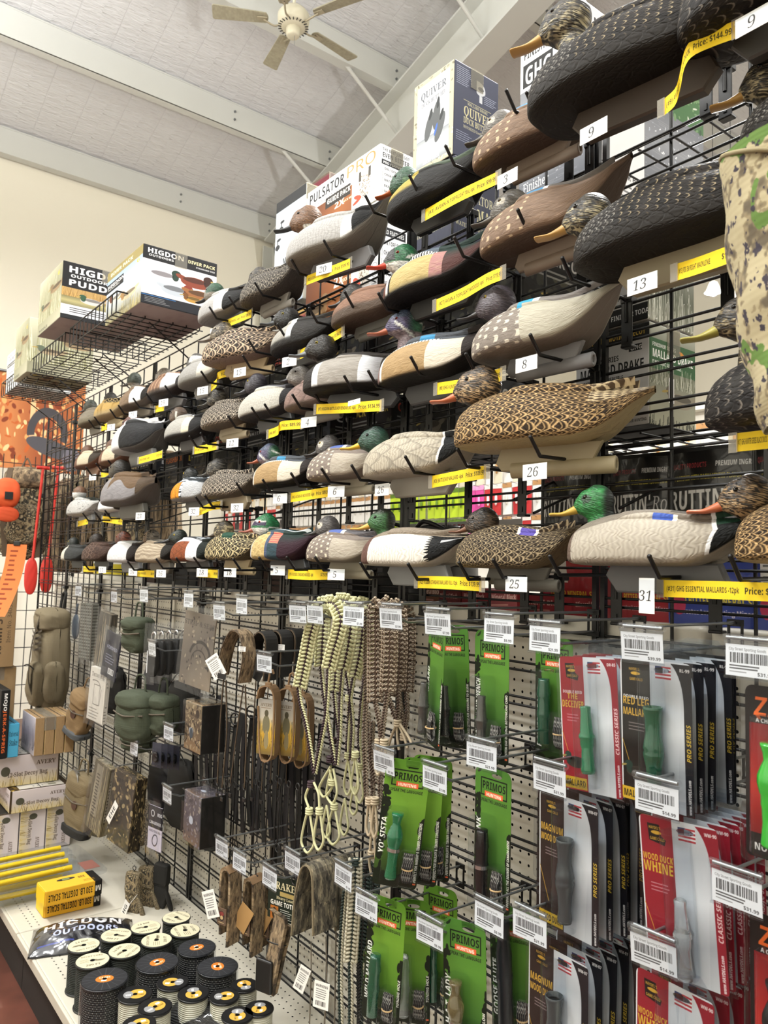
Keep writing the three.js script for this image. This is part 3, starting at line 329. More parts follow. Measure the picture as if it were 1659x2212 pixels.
  pintailGrey: { bill: 0x3f4245, eye: 0x0d0a08, keel: 0x4b4b4d, bump: 'fine', head: (x, y, z, n) => (x > .25 && x < .55 && y < .3 ? C(0xdedbd2) : mixc(C(0x6d5a48), C(0x54443a), n)), body: (s, a) => { let c = mixc(C(0xa8a7a2), C(0x8e8d88), .5 * vermic(s, a)); if (a < .26) c = noise2(s * 8, a * 60, 2) > .62 ? C(0xd6d7d8) : C(0x2f3033); if (s > .60 && s < .72 && a > .3) c = C(0xd6cfb6); if (s > .72) c = C(0x1c1c1d); return mixc(c, C(0x2b2a2a), sst(.70, .76, a)); } },
  pinkGadwall: { bill: 0x303134, eye: 0x0d0a08, keel: 0x77756f, bump: 'fine', head: plain(0x8e8b88, 0x6f6c69), body: (s, a) => { const [d] = scallop(s, a, 8, 6); let c = mixc(C(0x8f7a74), C(0x6b5750), streak(s, a)); c = mulc(c, .85 + .2 * sst(0, .3, d)); return mixc(c, C(0x6e625b), sst(.7, .8, a)); } },
  brownPale: { bill: 0x5a4a3e, eye: 0x0d0a08, keel: 0x7c5a44, bump: 'fine', head: plain(0x7a5a48, 0x5c4436), body: (s, a) => { let c = mixc(C(0x7a5747), C(0x64473a), streak(s, a)); if (s > .34 && a > .2) c = mixc(C(0xc9c0ab), C(0xb0a58d), streak(s, a)); if (s > .72) c = C(0x3a332c); return mixc(c, C(0x6a4a3b), sst(.7, .8, a)); } },
  goldeneye: { bill: 0x2a2b2c, eye: 0xb9a12e, keel: 0x1e1e1f, bump: 'fine', head: (x, y, z, n) => mixc(C(0x1c211f), C(0x3a403c), n * .7), body: (s, a) => { let c = mixc(C(0xd6d3c6), C(0xbfbcae), streak(s, a)); if (s > .40 || a < .26) c = mixc(C(0x2c2e2c), C(0x45474a), streak(s * .4, a)); return c; } },
  smew: { bill: 0x2c2d2f, eye: 0x0d0a08, keel: 0x7f8080, bump: 'fine', head: (x, y, z, n) => (y > .0 ? C(0x7a5a45) : y > -.9 ? C(0xd8d8d8) : C(0x2c3230)), body: (s, a) => { let c = noise2(s * 60, a * 60, 5) > .8 ? C(0x6d6d6c) : mixc(C(0xbfbfbd), C(0xa9a9a7), streak(s, a)); if (a < .24) c = C(0x272c29); return c; } },
  bigGrey: { bill: 0x3a3d40, eye: 0x0d0a08, keel: 0x55544f, bump: 'fine', head: (x, y, z, n) => mixc(C(0x463f34), C(0x22201c), sst(-.3, .7, x)), body: (s, a) => { let c = mixc(C(0x8d8b8d), C(0x757376), streak(s, a, .6)); if (a < .52 - .1 * Math.sin(s * 14) && s > .38) c = mixc(C(0x6a5542), C(0x54432f), streak(s * .5, a)); if (s > .82) c = C(0x4b3f33); return mixc(c, C(0x5f5b58), sst(.72, .82, a)); } },
  merganser: { bill: 0x2a2b2c, eye: 0xb9a12e, keel: 0x4e4e4c, bump: 'feather', head: plain(0x1f211f, 0x333431), body: (s, a) => { let c = mixc(C(0xcf8a2a), C(0xa9661c), sst(.5, .9, noise2(s * 30, a * 5, 2))); if (s < .06) c = C(0xbf8a4a); if (a < .38 || s > .42) c = noise2(s * 9, a * 36, 6) > .5 ? C(0xcfd8e0) : C(0x3a3f44); if (s > .48 && a > .35) c = mixc(C(0xb9bcc0), C(0x97999c), streak(s, a)); return mixc(c, C(0x8b8b88), sst(.74, .82, a)); } },
  brownHen: { bill: 0x2f2c2a, eye: 0x0d0a08, keel: 0x1d1c1c, bump: 'feather', head: plain(0x3a302a, 0x2c2521), body: (s, a) => { const [d, id] = scallop(s, a, 12, 9); return mixc(mixc(C(0x3a2c27), C(0x4d3b33), id), C(0x8a766a), sst(.10, .22, d) * (1 - sst(.22, .4, d)) * (s < .6 && a > .28 ? .8 : .25)); } },
  canvas: { bill: 0x2c2b2b, eye: 0x8a2a1c, keel: 0x6a6b6d, bump: 'feather', head: plain(0x7a4433, 0x5f3226), body: (s, a) => { let c = mixc(C(0xdfe0e3), C(0xc8c9cc), streak(s, a)); if (a < .26) c = mixc(C(0xb9b9b6), C(0x8b8b87), streak(s * .5, a)); if (s > .72) c = C(0x2b2624); return c; } },
  tanHen: { bill: 0x55504a, eye: 0x0d0a08, keel: 0x5d584e, bump: 'feather', head: (x, y, z, n) => (x < 0 ? mixc(C(0x93765a), C(0x7d644c), n) : C(0x6b6258)), body: (s, a) => { const b = Math.sin(a * 70 + 3 * noise2(s * 12, a * 10)); let c = mixc(C(0x978a78), C(0xb5a995), sst(-.3, .8, b)); if (a < .26) c = mixc(C(0x3a3733), C(0xb5b0a4), noise2(s * 8, a * 60, 2) > .6 ? .7 : .1); if (s > .78) c = C(0x2b2926); return c; } },
  shoveler: { bill: 0x1d1e20, eye: 0xc0a92e, keel: 0x232324, bump: 'feather', shovel: 1, head: (x, y, z, n) => mixc(C(0x17201c), C(0x2f3a33), n * .9), body: (s, a) => { const [d] = scallop(s, a, 9, 7); let c = mixc(C(0x8a4e30), C(0x6f3a22), streak(s, a)); c = mulc(c, .8 + .25 * sst(0, .25, d)); const e = .05 + .02 * Math.sin(a * 20); if (s < e || a < .36) c = C(0xdfe1e6); if (a < .26) c = noise2(s * 6, a * 50, 2) > .6 ? C(0xb9c0c6) : C(0x2b2d30); if (s > .56 && a > .3) c = C(0xd7dadf); if (s > .74) c = C(0x1e2422); return c; } },
};
const streakTex = (k) => tex(256, 256, (u, v) => { const n = noise2(u * 26 + 2 * noise2(u * 6, v * 6, 2), v * 110, 5); const q = 1 - k * sst(.45, .62, n); return [q, q, q * (1 - .04 * k)]; }, { color: true }), STREAK = { strong: streakTex(.72), mild: streakTex(.22) }, headBump = tex(256, 256, (u, v) => noise2(u * 24, v * 90, 5));
const bumpFine = tex(512, 256, (s, a) => 0.7 * streak(s, a, 1.4) + 0.3 * scallop(s, a, 16, 11)[0]), bumpFeather = tex(512, 256, (s, a) => sst(0, .3, scallop(s, a, 24, 17)[0]) * .35 + .65 * streak(s, a, 1.2)), bumpVerm = tex(512, 256, (s, a) => .6 * vermic(s, a) + .3 * sst(0, .25, scallop(s, a, 9, 6)[0]));
const BUMP = { fine: [bumpFine, 0.0016], feather: [bumpFeather, 0.0022], verm: [bumpVerm, 0.0011] };
for (const sp of Object.values(SP)) { const big = !['goldeneye', 'smew'].includes(sp); sp.mat = new THREE.MeshPhysicalMaterial({ roughness: 0.6, specularIntensity: 0.35, map: tex(512, 256, sp.body, { color: true }), bumpMap: BUMP[sp.bump][0], bumpScale: BUMP[sp.bump][1] }); sp.headMat = std(0xffffff, 0.48, 0, { vertexColors: true, map: sp.bump === 'feather' ? STREAK.strong : STREAK.mild, bumpMap: headBump, bumpScale: .0012 }); sp.billMat = std(sp.bill, 0.38); sp.keelMat = std(sp.keel, 0.5); sp.eyeMat = std(sp.eye, 0.08); }
const eyeGeo = new THREE.SphereGeometry(0.0125, 12, 8), pupilGeo = new THREE.SphereGeometry(0.0085, 10, 6), pupilMat = std(0x050505, 0.05);
function decoy(name, label, o) {
  const sp = SP[o.sp], P = POSES[o.pose ?? 'mid'], L = o.L, t = thing(name, label, 'decoy', o.pos, o.yaw ?? .04, o.group);
  const g = bodyGeo({ tail: o.tail ?? 0.02, thin: o.thin ?? 0, plump: o.plump ?? 1.1 });
  const b = part('body', g.b, sp.mat, t); b.scale.setScalar(L);
  for (const w of g.wings) { const m = part('wing', w, sp.mat, t); m.scale.setScalar(L); }
  const h = part('head', headGeo(o.pose ?? 'mid', sp, o.sp), sp.headMat, t); h.scale.setScalar(L);
  const bill = part('bill', billGeo(P, sp.shovel ? .19 : o.bill ?? .15, sp.shovel ? .026 : .008, .36), sp.billMat, h);
  for (const s of [-1, 1]) { const x = P.h[0] - .036 * P.r / .078, y = P.h[1] + .018 * P.r / .078; let z = .02; const f = headField(P, sp.crest); while (f(x, y, z) < -.004 && z < .12) z += .002; const e = part('eye', eyeGeo, sp.eyeMat, h, x, y, s * (z - .003)); part('pupil', pupilGeo, pupilMat, h, x - .002, y, s * (z + .0025)); }
  { const px = P.n[0], q = o.turn ?? (o.pose === 'back' ? .1 : .34); h.rotation.y = q; h.position.set(L * (px - px * Math.cos(q)), 0, L * (px * Math.sin(q))); }
  const k = part('keel', keelGeos[o.keel ?? 'flat'], o.keelMat ?? sp.keelMat, t); k.scale.set(L, L * 1.5, L); k.position.set(o.keelX ?? 0, 0.003, 0);
  return t;
}
// the decoys in their rows: sort, label, breast and base seen in the photograph, length, pose
const DECOYS = [
  // bottom row
  ['goldeneye', 'small black-headed duck decoy with a cream-white breast, leftmost on the lowest hook row', 135, 1212, .30, 'low'],
  ['brownHen', 'dark chocolate-brown duck decoy with pale scallops on the lowest hook row', 182, 1213, .33, 'low'],
  ['canvas', 'white-sided duck decoy with a rust-red head low on its back', 238, 1216, .34, 'low'],
  ['tanHen', 'sandy wavy-sided duck decoy with a tan head beside the rust-headed white one', 297, 1216, .33, 'low'],
  ['shoveler', 'duck decoy with chestnut side, dark green head and huge black spoon bill', 372, 1213, .32, 'fwd', { keel: 'flat', turn: .9 }],
  ['henCream', 'cream and black scalloped hen decoy beside the chestnut-sided spoon-billed one', 447, 1211, .33, 'low', { keel: 'tube' }],
  ['woodGreen', 'duck decoy with glossy green crested head, white face lines and red-barred flank', 545, 1211, .33, 'mid', { tail: .07, turn: .8 }],
  ['woodHen', 'grey duck decoy spotted with white drops on the lowest row, left of the 25 mallard', 663, 1215, .31, 'low', { keel: 'tube' }],
  ['mallardWhite', 'green-headed mallard decoy with white side and brown back above the 25 tag', 785, 1224, .36, 'drake', { keel: 'flat', plump: 1, turn: .6, yaw: .03 }],
  ['henDark', 'dark brown mallard hen decoy with upturned tail and head laid back on the lowest row', 985, 1228, .315, 'low', { tail: .09, keel: 'tube' }],
  ['mallard', 'bright green-headed grey mallard drake decoy above the white 31 tag', 1228, 1223, .372, 'drake', { tail: .05, plump: 1, turn: .35, yaw: .03 }],
  ['hen', 'tan mottled mallard hen decoy cut off by the right edge on the lowest row', 1590, 1220, .37, 'fwd', { keel: 'tube' }],
  // second row from below
  ['smew', 'pale grey duck decoy with white cheek and dark neck, left of the big grey one', 150, 1117, .34, 'up'],
  ['canvas', 'small white-breasted duck decoy tucked behind the big smooth grey one', 215, 1108, .30, 'low'],
  ['bigGrey', 'big smooth grey duck decoy with brown wing and dark head above the 23 tag', 231, 1097, .43, 'up', { z: .2, plump: 1.25 }],
  ['merganser', 'duck decoy with bright orange side and blue-white streaked back', 372, 1086, .31, 'back', { }],
  ['henGrey', 'black and cream streaked hen decoy with a plain brown head above the 32 tags', 440, 1080, .335, 'mid'],
  ['woodTan', 'crested purple-headed duck decoy with smooth tan flank above the left 6 tag', 550, 1058, .33, 'mid', { keel: 'flat', tail: .03 }],
  ['woodHen', 'white-spotted grey-brown duck decoy above the right 6 tag', 665, 1043, .32, 'low', { keel: 'tube' }],
  ['mallardGrey', 'grey mallard drake decoy with dark head and yellow bill above the left 26 tag', 790, 1040, .37, 'fwd', { turn: .7 }],
  ['hen', 'big tan mottled mallard hen decoy with orange bill above the right 26 tag', 1008, 983, .42, 'mid', { tail: .045, keel: 'tube', yaw: .3, turn: .25 }],
  ['blackOlive', 'dark mottled duck decoy with olive-yellow bill beside the camouflage sleeve', 1527, 935, .40, 'tall', { z: .16 }],
  // middle row
  ['brownPale', 'brown-breasted duck decoy with cream side at the left end of the middle row', 165, 1016, .31, 'low'],
  ['brownPale', 'brown-breasted duck decoy with buff side behind the big black and white one', 217, 1008, .31, 'low'],
  ['bigWhite', 'big round white-fronted duck decoy with a jet black rear half', 253, 986, .42, 'low', { plump: 1.3, z: .15 }],
  ['pintailGrey', 'grey duck decoy with dark belly and brown white-striped head above the 12 tag', 360, 958, .33, 'mid'],
  ['henGrey', 'grey and black scalloped hen decoy above the 12 tag', 438, 933, .33, 'up', { keel: 'tube' }],
  ['ringneckPale', 'pale grey duck decoy with smooth slate head and white breast bar above the 4 tag', 520, 913, .34, 'up'],
  ['pinkGadwall', 'plain pinkish-grey duck decoy with a grey head behind the 4 tag', 615, 893, .30, 'up', { keel: 'tube', turn: .95 }],
  ['ringneck', 'black-headed duck decoy with yellow eye, grey flank and white bill edge', 683, 866, .36, 'up', { keel: 'flat', yaw: .45, turn: .55 }],
  ['woodTan', 'crested purple-headed duck decoy on a tall neck with tan flank above the 8 price strip', 822, 845, .37, 'tall', { tail: .04, turn: .75 }],
  ['woodHenPale', 'grey spotted duck decoy with long pale rear and blue wing patch above the 8 tag', 1022, 788, .36, 'up', { tail: .10, keel: 'tube' }],
  // row below the top
  ['greyPlain', 'plain grey-brown duck decoy with a dark green head at the left of the second row', 173, 927, .32, 'up'],
  ['goldBuff', 'golden buff duck decoy with dark bars near the left end of the second row', 208, 912, .33, 'back', { keel: 'tube' }],
  ['wigeon', 'brown-breasted duck decoy with white hip and dark green head on the second row', 263, 890, .33, 'tall'],
  ['wigeonBar', 'brown duck decoy with fine cream bars and white hip beside the green-headed one', 323, 870, .34, 'low'],
  ['greySilver', 'silver grey duck decoy above the left 15 tag', 390, 845, .34, 'low'],
  ['henLilac', 'cream, black and lilac scalloped hen decoy above the right 15 tag', 460, 800, .38, 'low', { keel: 'tube', yaw: .3 }],
  ['scaup', 'black-headed duck decoy with grey breast, white bar and black rear on the second row', 588, 775, .33, 'up', { turn: 1.0 }],
  ['redhead', 'reddish-brown duck decoy with black rear and dark head on the second row', 717, 716, .31, 'low', { keel: 'tube' }],
  ['woodDrake', 'duck decoy with red bill and eye, yellow-tan flank and black belly', 833, 668, .36, 'mid', { tail: .08, turn: .95 }],
  ['woodHenBrown', 'rosy brown spotted duck decoy with long raised tail on the second row', 1040, 566, .36, 'low', { tail: .14, keel: 'tube' }],
  ['black', 'black duck decoy with pale feather rims and grey bill above the 13 tag', 1245, 600, .42, 'fwd', { keel: 'flat', z: .16, turn: .35 }],
  // top row
  ['greyDrake', 'grey and white duck decoy, black rear, green head, leftmost of the top row', 433, 706, .34, 'up'],
  ['pintailHen', 'dark mottled hen decoy with sharp raised tail on the top row', 522, 668, .33, 'low', { tail: .13, keel: 'tube' }],
  ['pintail', 'grey and white duck decoy with brown head and long black raised tail', 638, 590, .40, 'up', { tail: .24, thin: .5, yaw: .2, turn: .5 }],
  ['teal', 'black-bellied duck decoy with mustard breast and green crested head on the top row', 838, 488, .34, 'mid', { tail: .12 }],
  ['woodHenBrown', 'brown duck decoy with grey head and blue wing patch behind the black duck', 1022, 378, .33, 'low', { keel: 'tube' }],
  ['black', 'big black duck decoy with streaked tan head high above the 9 tag', 1155, 285, .44, 'tall', { z: .2, keel: 'flat', plump: 1.1, yaw: .12, turn: .3, keelMat: std(0x3b3128, .5) }],
  ['blackOlive', 'dark decoy underside cut off by the top right corner', 1468, 112, .42, 'low', { z: .2, keel: 'flat' }],
  ['black', 'dark-headed decoy with orange bill base peeping over the camouflage sleeve', 1600, 350, .36, 'up', { z: .12 }],
];
const GROUPS = 'duck decoys on the wall hooks';
for (const [sp, label, px, py, L, pose, o = {}] of DECOYS) {
  const z = o.z ?? .115, p = at(px, py, z + .045);
  decoy('duck_decoy', label, { sp, pose, L, pos: V(p.x + L / 2 - .012, p.y + .002, z), group: GROUPS, ...o });
}
// ---------------------------------------------------------------- black prong hooks that carry the decoys
const TIPS = [
  [180, 1215], [276, 1213], [338, 1208], [381, 1206], [419, 1205], [467, 1209], [504, 1208], [560, 1205], [620, 1204], [681, 1204], [779, 1217], [882, 1219], [992, 1216], [1066, 1210], [1188, 1202], [1403, 1202], [1578, 1202],
  [179, 1109], [205, 1107], [227, 1103], [423, 1074], [443, 1071], [511, 1044], [568, 1037], [629, 1023], [695, 1013], [760, 1006], [876, 987], [989, 971], [1146, 944], [1528, 872],
  [186, 1010], [208, 1002], [234, 995], [410, 943], [434, 936], [493, 899], [544, 881], [572, 874], [632, 853], [673, 839], [744, 813], [796, 802], [888, 772], [1007, 765], [1146, 724],
  [192, 908], [204, 901], [238, 885], [256, 876], [288, 861], [316, 850], [357, 834], [435, 803], [537, 734], [525, 769], [600, 701], [668, 666], [745, 631], [818, 634], [982, 514], [1119, 454], [1215, 558], [1434, 476],
  [453, 664], [495, 641], [551, 611], [630, 562], [700, 520], [790, 424], [885, 380], [963, 316], [1094, 196], [1138, 201], [1390, 0], [1432, 0],
];
{
  const rz = 0.185, prong = merge([wire([V(0, -0.045, 0.012), V(0, 0.0, 0.012), V(0, 0.004, 0.03), V(0, 0.0, rz), V(0, 0.034, rz + 0.028)], 0.0038, 7)]);
  const plate = merge([rbox(0.026, 0.1, 0.004, 0.002, 0, -0.045, 0.010), rbox(0.026, 0.016, 0.022, 0.002, 0, 0.004, 0.004), rbox(0.026, 0.006, 0.02, 0.002, 0, -0.094, 0.004), box(0.006, 0.012, 0.002, 0, -0.08, 0.013)]), cap = new THREE.SphereGeometry(0.0042, 8, 6).translate(0, 0.034, rz + 0.028);
  let first;
  const rowOf = TIPS.map(([px, py], i) => (i < 17 ? 0 : i < 31 ? 1 : i < 46 ? 2 : i < 64 ? 3 : 4));
  TIPS.forEach(([px, py], i) => {
    const k = TIPS.filter((q, j) => rowOf[j] === rowOf[i] && q[0] < px).length;
    const p = at(px, py, rz + 0.028), lab = 'black prong hook, ' + ORD[k] + ' from the left in the ' + ['lowest', 'fourth', 'middle', 'second', 'topmost'][rowOf[i]] + ' row of prongs'; let t;
    if (!first) { t = first = thing('prong_hook', lab, 'hook', [0, 0, 0], 0, 'black prong hooks on the grid wall'); part('prong', prong, M.blackWire, t); part('bracket', plate, M.blackWire, t); part('tip', cap, M.blackWire, t); } else t = dup(first, lab);
    t.position.set(p.x, p.y - 0.034, 0);
  });
}
// ---------------------------------------------------------------- yellow price strips and white number tags on the keels
function ribbon(pts, h, r, thick = 0.0006) { const c = new THREE.CatmullRomCurve3(pts, false, 'catmullrom', 0.5), n = pts.length > 2 ? 20 : 4; const g = gridGeo(n, 1, (u, v) => { const p = c.getPoint(u); return [V(p.x, p.y + (v - 0.5) * h, p.z), u, v]; }); onto(g, r); return g; }
const STRIPS = [
  ['yellow price strip reading 31 GHG ESSENTIAL MALLARDS under the grey mallard drake', [[1432, 1271], [1560, 1275], [1710, 1281]], .026, .15, '(#31) GHG ESSENTIAL MALLARDS -12pk', 'Price: $99.99'],
  ['yellow price strip reading 25 under the white-sided mallard', [[902, 1257], [970, 1259], [1040, 1263]], .0215, .15, '(#25) HIGDON STANDARD MALLARD FULL -12pk', 'Price: $139.99'],
  ['yellow price strip reading 26 and 109.99 between the two mallards', [[933, 1041], [985, 1031], [1050, 1019]], .023, .15, '(#26) BATTLESHIP MALLARD -6pk', 'Price: $109.99'],
  ['yellow price strip reading 17 at the right edge', [[1590, 956], [1700, 944]], .024, .2, '(#17) GHG HUNTER SERIES BLACK DUCKS', '$84.99'],
  ['yellow price strip reading 13 RIG EM RIGHT under the black duck', [[1462, 588], [1515, 571], [1600, 540]], .027, .2, '(#13) RIG EM RIGHT MAINLINE', '$129.99'],
  ['yellow price strip reading 8 GHG HUNTER SERIES WOODIES', [[944, 840], [1015, 829], [1085, 808]], .021, .16, '(#8) GHG HUNTER SERIES WOODIES -6pk', 'Price: $64.99'],
  ['yellow price strip reading 7 and 134.99 under the yellow-eyed black-headed decoy', [[683, 884], [750, 881], [824, 876]], .0205, .17, '(#7) HIGDON BATTLESHIP RINGNECKS -6pk', 'Price: $134.99'],
  ['curling yellow price strip under the red-billed decoy', [[942, 660], [1000, 634], [1050, 605], [1085, 590]], .023, .17, '(#27) AVIAN-X TOPFLIGHT WOODIES -6pk', 'Price: $119.99'],
  ['long curling yellow strip between the mustard-breasted and the brown top decoys', [[918, 465], [985, 427], [1030, 405], [1075, 384]], .019, .16, '(#3) AVIAN-X TOPFLIGHT TEAL -6pk', 'Price: $99.99'],
  ['yellow price strip under the long-tailed pintail decoy', [[662, 606], [756, 569]], .021, .16, '(#20) AVIAN-X TOPFLIGHT PINTAIL -6pk', 'Price: $109.99'],
  ['yellow price strip under the green-headed grey decoy of the top row', [[478, 704], [543, 677]], .02, .14, '(#21) HIGDON PINTAIL -6pk', 'Price: $99.99'],
  ['yellow price strip sloping under the black-rear decoy of the second row', [[648, 766], [695, 742], [740, 716]], .02, .16, '(#2) BATTLESHIP BLUEBILLS -6pk', 'Price: $134.99'],
  ['short yellow strip with curl beside the right 15 tag', [[456, 838], [468, 826], [471, 812], [498, 803]], .02, .14, '(#15) GADWALL', '$129.99'],
  ['yellow price strip between the two tags marked six', [[628, 1075], [712, 1062]], .021, .14, '(#6) AVIAN-X WOODIES -6pk', 'Price: $89.99'],
  ['yellow price strip between the two tags marked thirty-two', [[428, 1107], [443, 1100], [457, 1094], [478, 1091]], .021, .14, '(#32) HOODED', '$134.99'],
  ['yellow price strip reading FLOCKED STANDARD between the two tags marked five', [[622, 1240], [665, 1242], [711, 1241]], .021, .14, '(#5) FLOCKED STANDARD WOODIES -6pk', '$79.99'],
  ['yellow price strip between the two tags marked eighteen', [[428, 1238], [470, 1240]], .02, .14, '(#18) SHOVELERS -6pk', '$99.99'],
  ['yellow folded strip beside the 4 tag', [[580, 938], [600, 930], [608, 920], [652, 916]], .02, .15, '(#4) ANY', 'Price: $89.99'],
  ['yellow strip beside the 12 tag under the grey scalloped hen', [[420, 973], [442, 969], [470, 962]], .02, .14, '(#12) BATTLESHIP', '$99.99'],
  ['small yellow strip between the 16 tags at the lower left', [[297, 1238], [333, 1240]], .021, .14, '(#16) CANVASBACK', '$89.99'],
  ['yellow strip under the big round black and white decoy', [[300, 995], [350, 981]], .021, .2, '(#14) EIDERS -6pk', '$129.99'],
  ['yellow strip left of the 23 tag under the white-breasted small decoy', [[222, 1121], [264, 1127]], .021, .14, '(#24) GOLDENEYE', '$99.99'],
  ['tiny yellow strip under the speckled white-cheeked decoy', [[168, 1132], [190, 1126]], .02, .14, '(#22)', '$84.99'],
  ['small yellow tag pair beside the gold barred decoy', [[219, 925], [231, 921]], .03, .16, '(#28)', '$79.99'],
  ['small yellow tag under the green-headed brown decoy of the second row', [[336, 884], [354, 880]], .022, .15, '(#19)', '$69.99'],
  ['small yellow strip under the buff-sided decoy of the middle row', [[218, 1027], [242, 1029]], .021, .14, '(#10)', '$99.99'],
  ['tiny yellow strip under the chocolate-brown decoy', [[180, 1229], [205, 1230]], .02, .14, '(#11) RUDDY', '$79.99'],
  ['twisting yellow strip reading 144.99 hanging from the topmost decoy to the black duck', [[1434, 232], [1459, 208], [1470, 170], [1478, 130], [1496, 103], [1540, 82], [1588, 64]], .026, .245, '(#9) AVIAN-X BLACK DUCK', 'Price: $144.99'],
];
for (let [lab, pts, h, z, a, b] of STRIPS) {
  h = Math.max(h, .0285); const r = print(1, 420, 48, (x, w, hh) => { fill(x, '#f0d020', 0, 0, w, hh); T(x, a, 14, hh / 2, 22, '#3a3208', { max: 250 }); T(x, b, w - 10, hh / 2, 24, '#2a2406', { align: 'right', max: 130 }); });
  const t = thing('price_strip', lab, 'price tag', at(pts[0][0], pts[0][1], z), 0, 'yellow price strips'), o = t.position;
  part('strip', ribbon(pts.map(([x, y], i) => at(x, y, z + 0.004 * Math.sin(i * 2.2)).sub(o)), h, r), sheets[1].paper, t);
  const e = at(pts.at(-1)[0], pts.at(-1)[1], z).sub(o); part('tape', rbox(0.018, h * 1.15, 0.0008, 0.0003, e.x + 0.004, e.y, 0.002), M.tape, t); part('tape', rbox(0.014, h * 1.1, 0.0008, 0.0003, -0.004, 0, 0.002), M.tape, t);
}
const TAGS = [['9', 1282, 283, .053, .028, .245], ['9', 1630, 42, .05, .028, .245], ['13', 1387, 613, .046, .026, .2], ['8', 1137, 786, .034, .026, .155], ['26', 1155, 1019, .040, .0205, .235], ['26', 825, 1058, .031, .02, .15], ['25', 1115, 1262, .034, .019, .155], ['31', 1397, 1287, .024, .052, .155],
  ['6', 726, 1062, .026, .022, .14], ['6', 605, 1077, .024, .021, .14], ['32', 512, 1097, .030, .021, .14], ['32', 419, 1105, .022, .02, .14], ['15', 518, 804, .032, .022, .15], ['15', 438, 844, .026, .02, .15], ['4', 667, 912, .022, .022, .152], ['12', 502, 957, .028, .022, .14], ['5', 600, 1232, .03, .022, .14], ['5', 726, 1241, .024, .021, .14],
  ['18', 497, 1237, .027, .021, .14], ['18', 437, 1237, .022, .021, .14], ['20', 700, 581, .025, .022, .15], ['23', 303, 1115, .026, .022, .2], ['16', 348, 1239, .022, .021, .14], ['16', 287, 1236, .02, .021, .14], ['11', 221, 1231, .022, .021, .14], ['19', 353, 870, .02, .02, .152], ['29', 287, 896, .022, .02, .15], ['21', 240, 923, .02, .021, .16], ['22', 200, 1031, .018, .02, .14], ['21', 466, 717, .02, .018, .14], ['3', 1096, 385, .03, .02, .158], ['2', 625, 781, .024, .02, .158], ['7', 765, 869, .03, .012, .168]];
TAGS.forEach(([n, px, py, w, h, z], i) => {
  [w, h] = n === '31' ? [.03, .06] : n === '7' ? [.055, .014] : [.058, .03]; z += .014;
  const r = print(1, 90 * Math.min(1, w / h), 90 * Math.min(1, h / w), (x, ww, hh) => { fill(x, '#efefee', 0, 0, ww, hh); T(x, n, ww * 0.42, hh * .5, Math.min(hh, ww) * .82, '#1a1a1c', { w: 'normal', f: 'serif', skew: .12, align: 'center' }); });
  const where = ['under the big black duck', 'on the topmost cut-off decoy', 'under the black duck with feather rims', 'under the long pale-tailed decoy', 'under the big tan hen, the right of two', 'under the grey mallard, the left of two', 'under the white-sided mallard', 'hanging upright under the grey drake', 'right of two, under the white-spotted decoy', 'left of two, under the tan-flanked decoy', 'right of two, under the streaked hen', 'left of two, under the orange-sided decoy', 'right of two, under the lilac hen', 'left of two, under the silver decoy', 'beside the folded yellow strip', 'under the grey scalloped hen', 'left of two, under the green crested decoy', 'right of two, under the grey spotted decoy', 'right of two, under the cream scalloped hen', 'left of two, under the spoon-billed decoy', 'under the long-tailed pintail', 'under the big smooth grey decoy', 'right of two, at the lower left', 'left of two, at the lower left', 'under the chocolate-brown decoy', 'under the green-headed brown decoy', 'beside the gold barred decoy at its right', 'under the gold barred decoy', 'under the brown-breasted middle-row decoy', 'at the left of the top row', 'under the brown top-row decoy', 'under the black-rear decoy', 'above the 134.99 strip'][i];
  const t = thing('number_tag', 'white sticker with handwritten ' + n + ' ' + where, 'sticker', at(px, py, z + .006), px < 760 ? .3 : 0, 'white number stickers');
  const g = rbox(w, h, 0.0008, 0.0003); onto(g, r); part('sticker', g, sheets[1].paper, t); part('tape', rbox(w * 1.04, h * 0.3, 0.0004, 0.0002, 0, h * 0.3, 0.0008), M.clear, t);
});
// ---------------------------------------------------------------- cartons: chamfered boxes with printed faces, flap seams and tape
const SIDES = { px: 0, nx: 1, py: 2, ny: 3, pz: 4, nz: 5 };
const plainPrint = (k, c, c2) => print(k, 24, 24, (x, w, h) => { fill(x, c, 0, 0, w, h); for (let i = 0; i < 30; i++) fill(x, c2 ?? c, rnd() * w, rnd() * h, 2, 1); });
function cartonGeo(w, h, d, faces) { const g = rbox(w, h, d, 0.004), n = g.attributes.uv.count / 6; for (const [k, i] of Object.entries(SIDES)) onto(g, faces[k] ?? faces.all, i * n, (i + 1) * n); return g; }
// c: near upper corner of the front (+z) and side (+x) faces; w along -x, d along -z
function carton(name, label, cat, c, w, h, d, faces, o = {}) {
  const t = thing(name, label, cat, V(c.x - w / 2, c.y - h, c.z - d / 2), 0, o.group);
  if (o.yaw) t.rotation.y = o.yaw;
  part('box', cartonGeo(w, h, d, faces), sheets[faces.all.k][o.matte ? 'paper' : 'card'], t, 0, h / 2, 0);
  part('flap_seam', box(w * 0.98, 0.0012, 0.003, 0, h + 0.0002, 0), M.dark, t);
  if (!o.notape) part('packing_tape', merge([rbox(w * 0.99, 0.0012, 0.05, 0.0004, 0, h + 0.0008, 0), rbox(0.0012, 0.06, 0.05, 0.0004, w / 2 + 0.0006, h - 0.03, 0)]), M.tape, t);
  return t;
}
function cartonPx(name, label, cat, edge, left, right, bottom, z, faces, o = {}) { const A = at(edge[0], edge[1], z), w = A.x - at(left[0], left[1], z).x, d = A.z - at(right[0], right[1], A.x, 'x').z, h = o.toY ? A.y - o.toY : A.y - at(edge[0], bottom, z).y; return carton(name, label, cat, A, w, h, Math.min(d, o.dmax ?? .6), faces, o); }
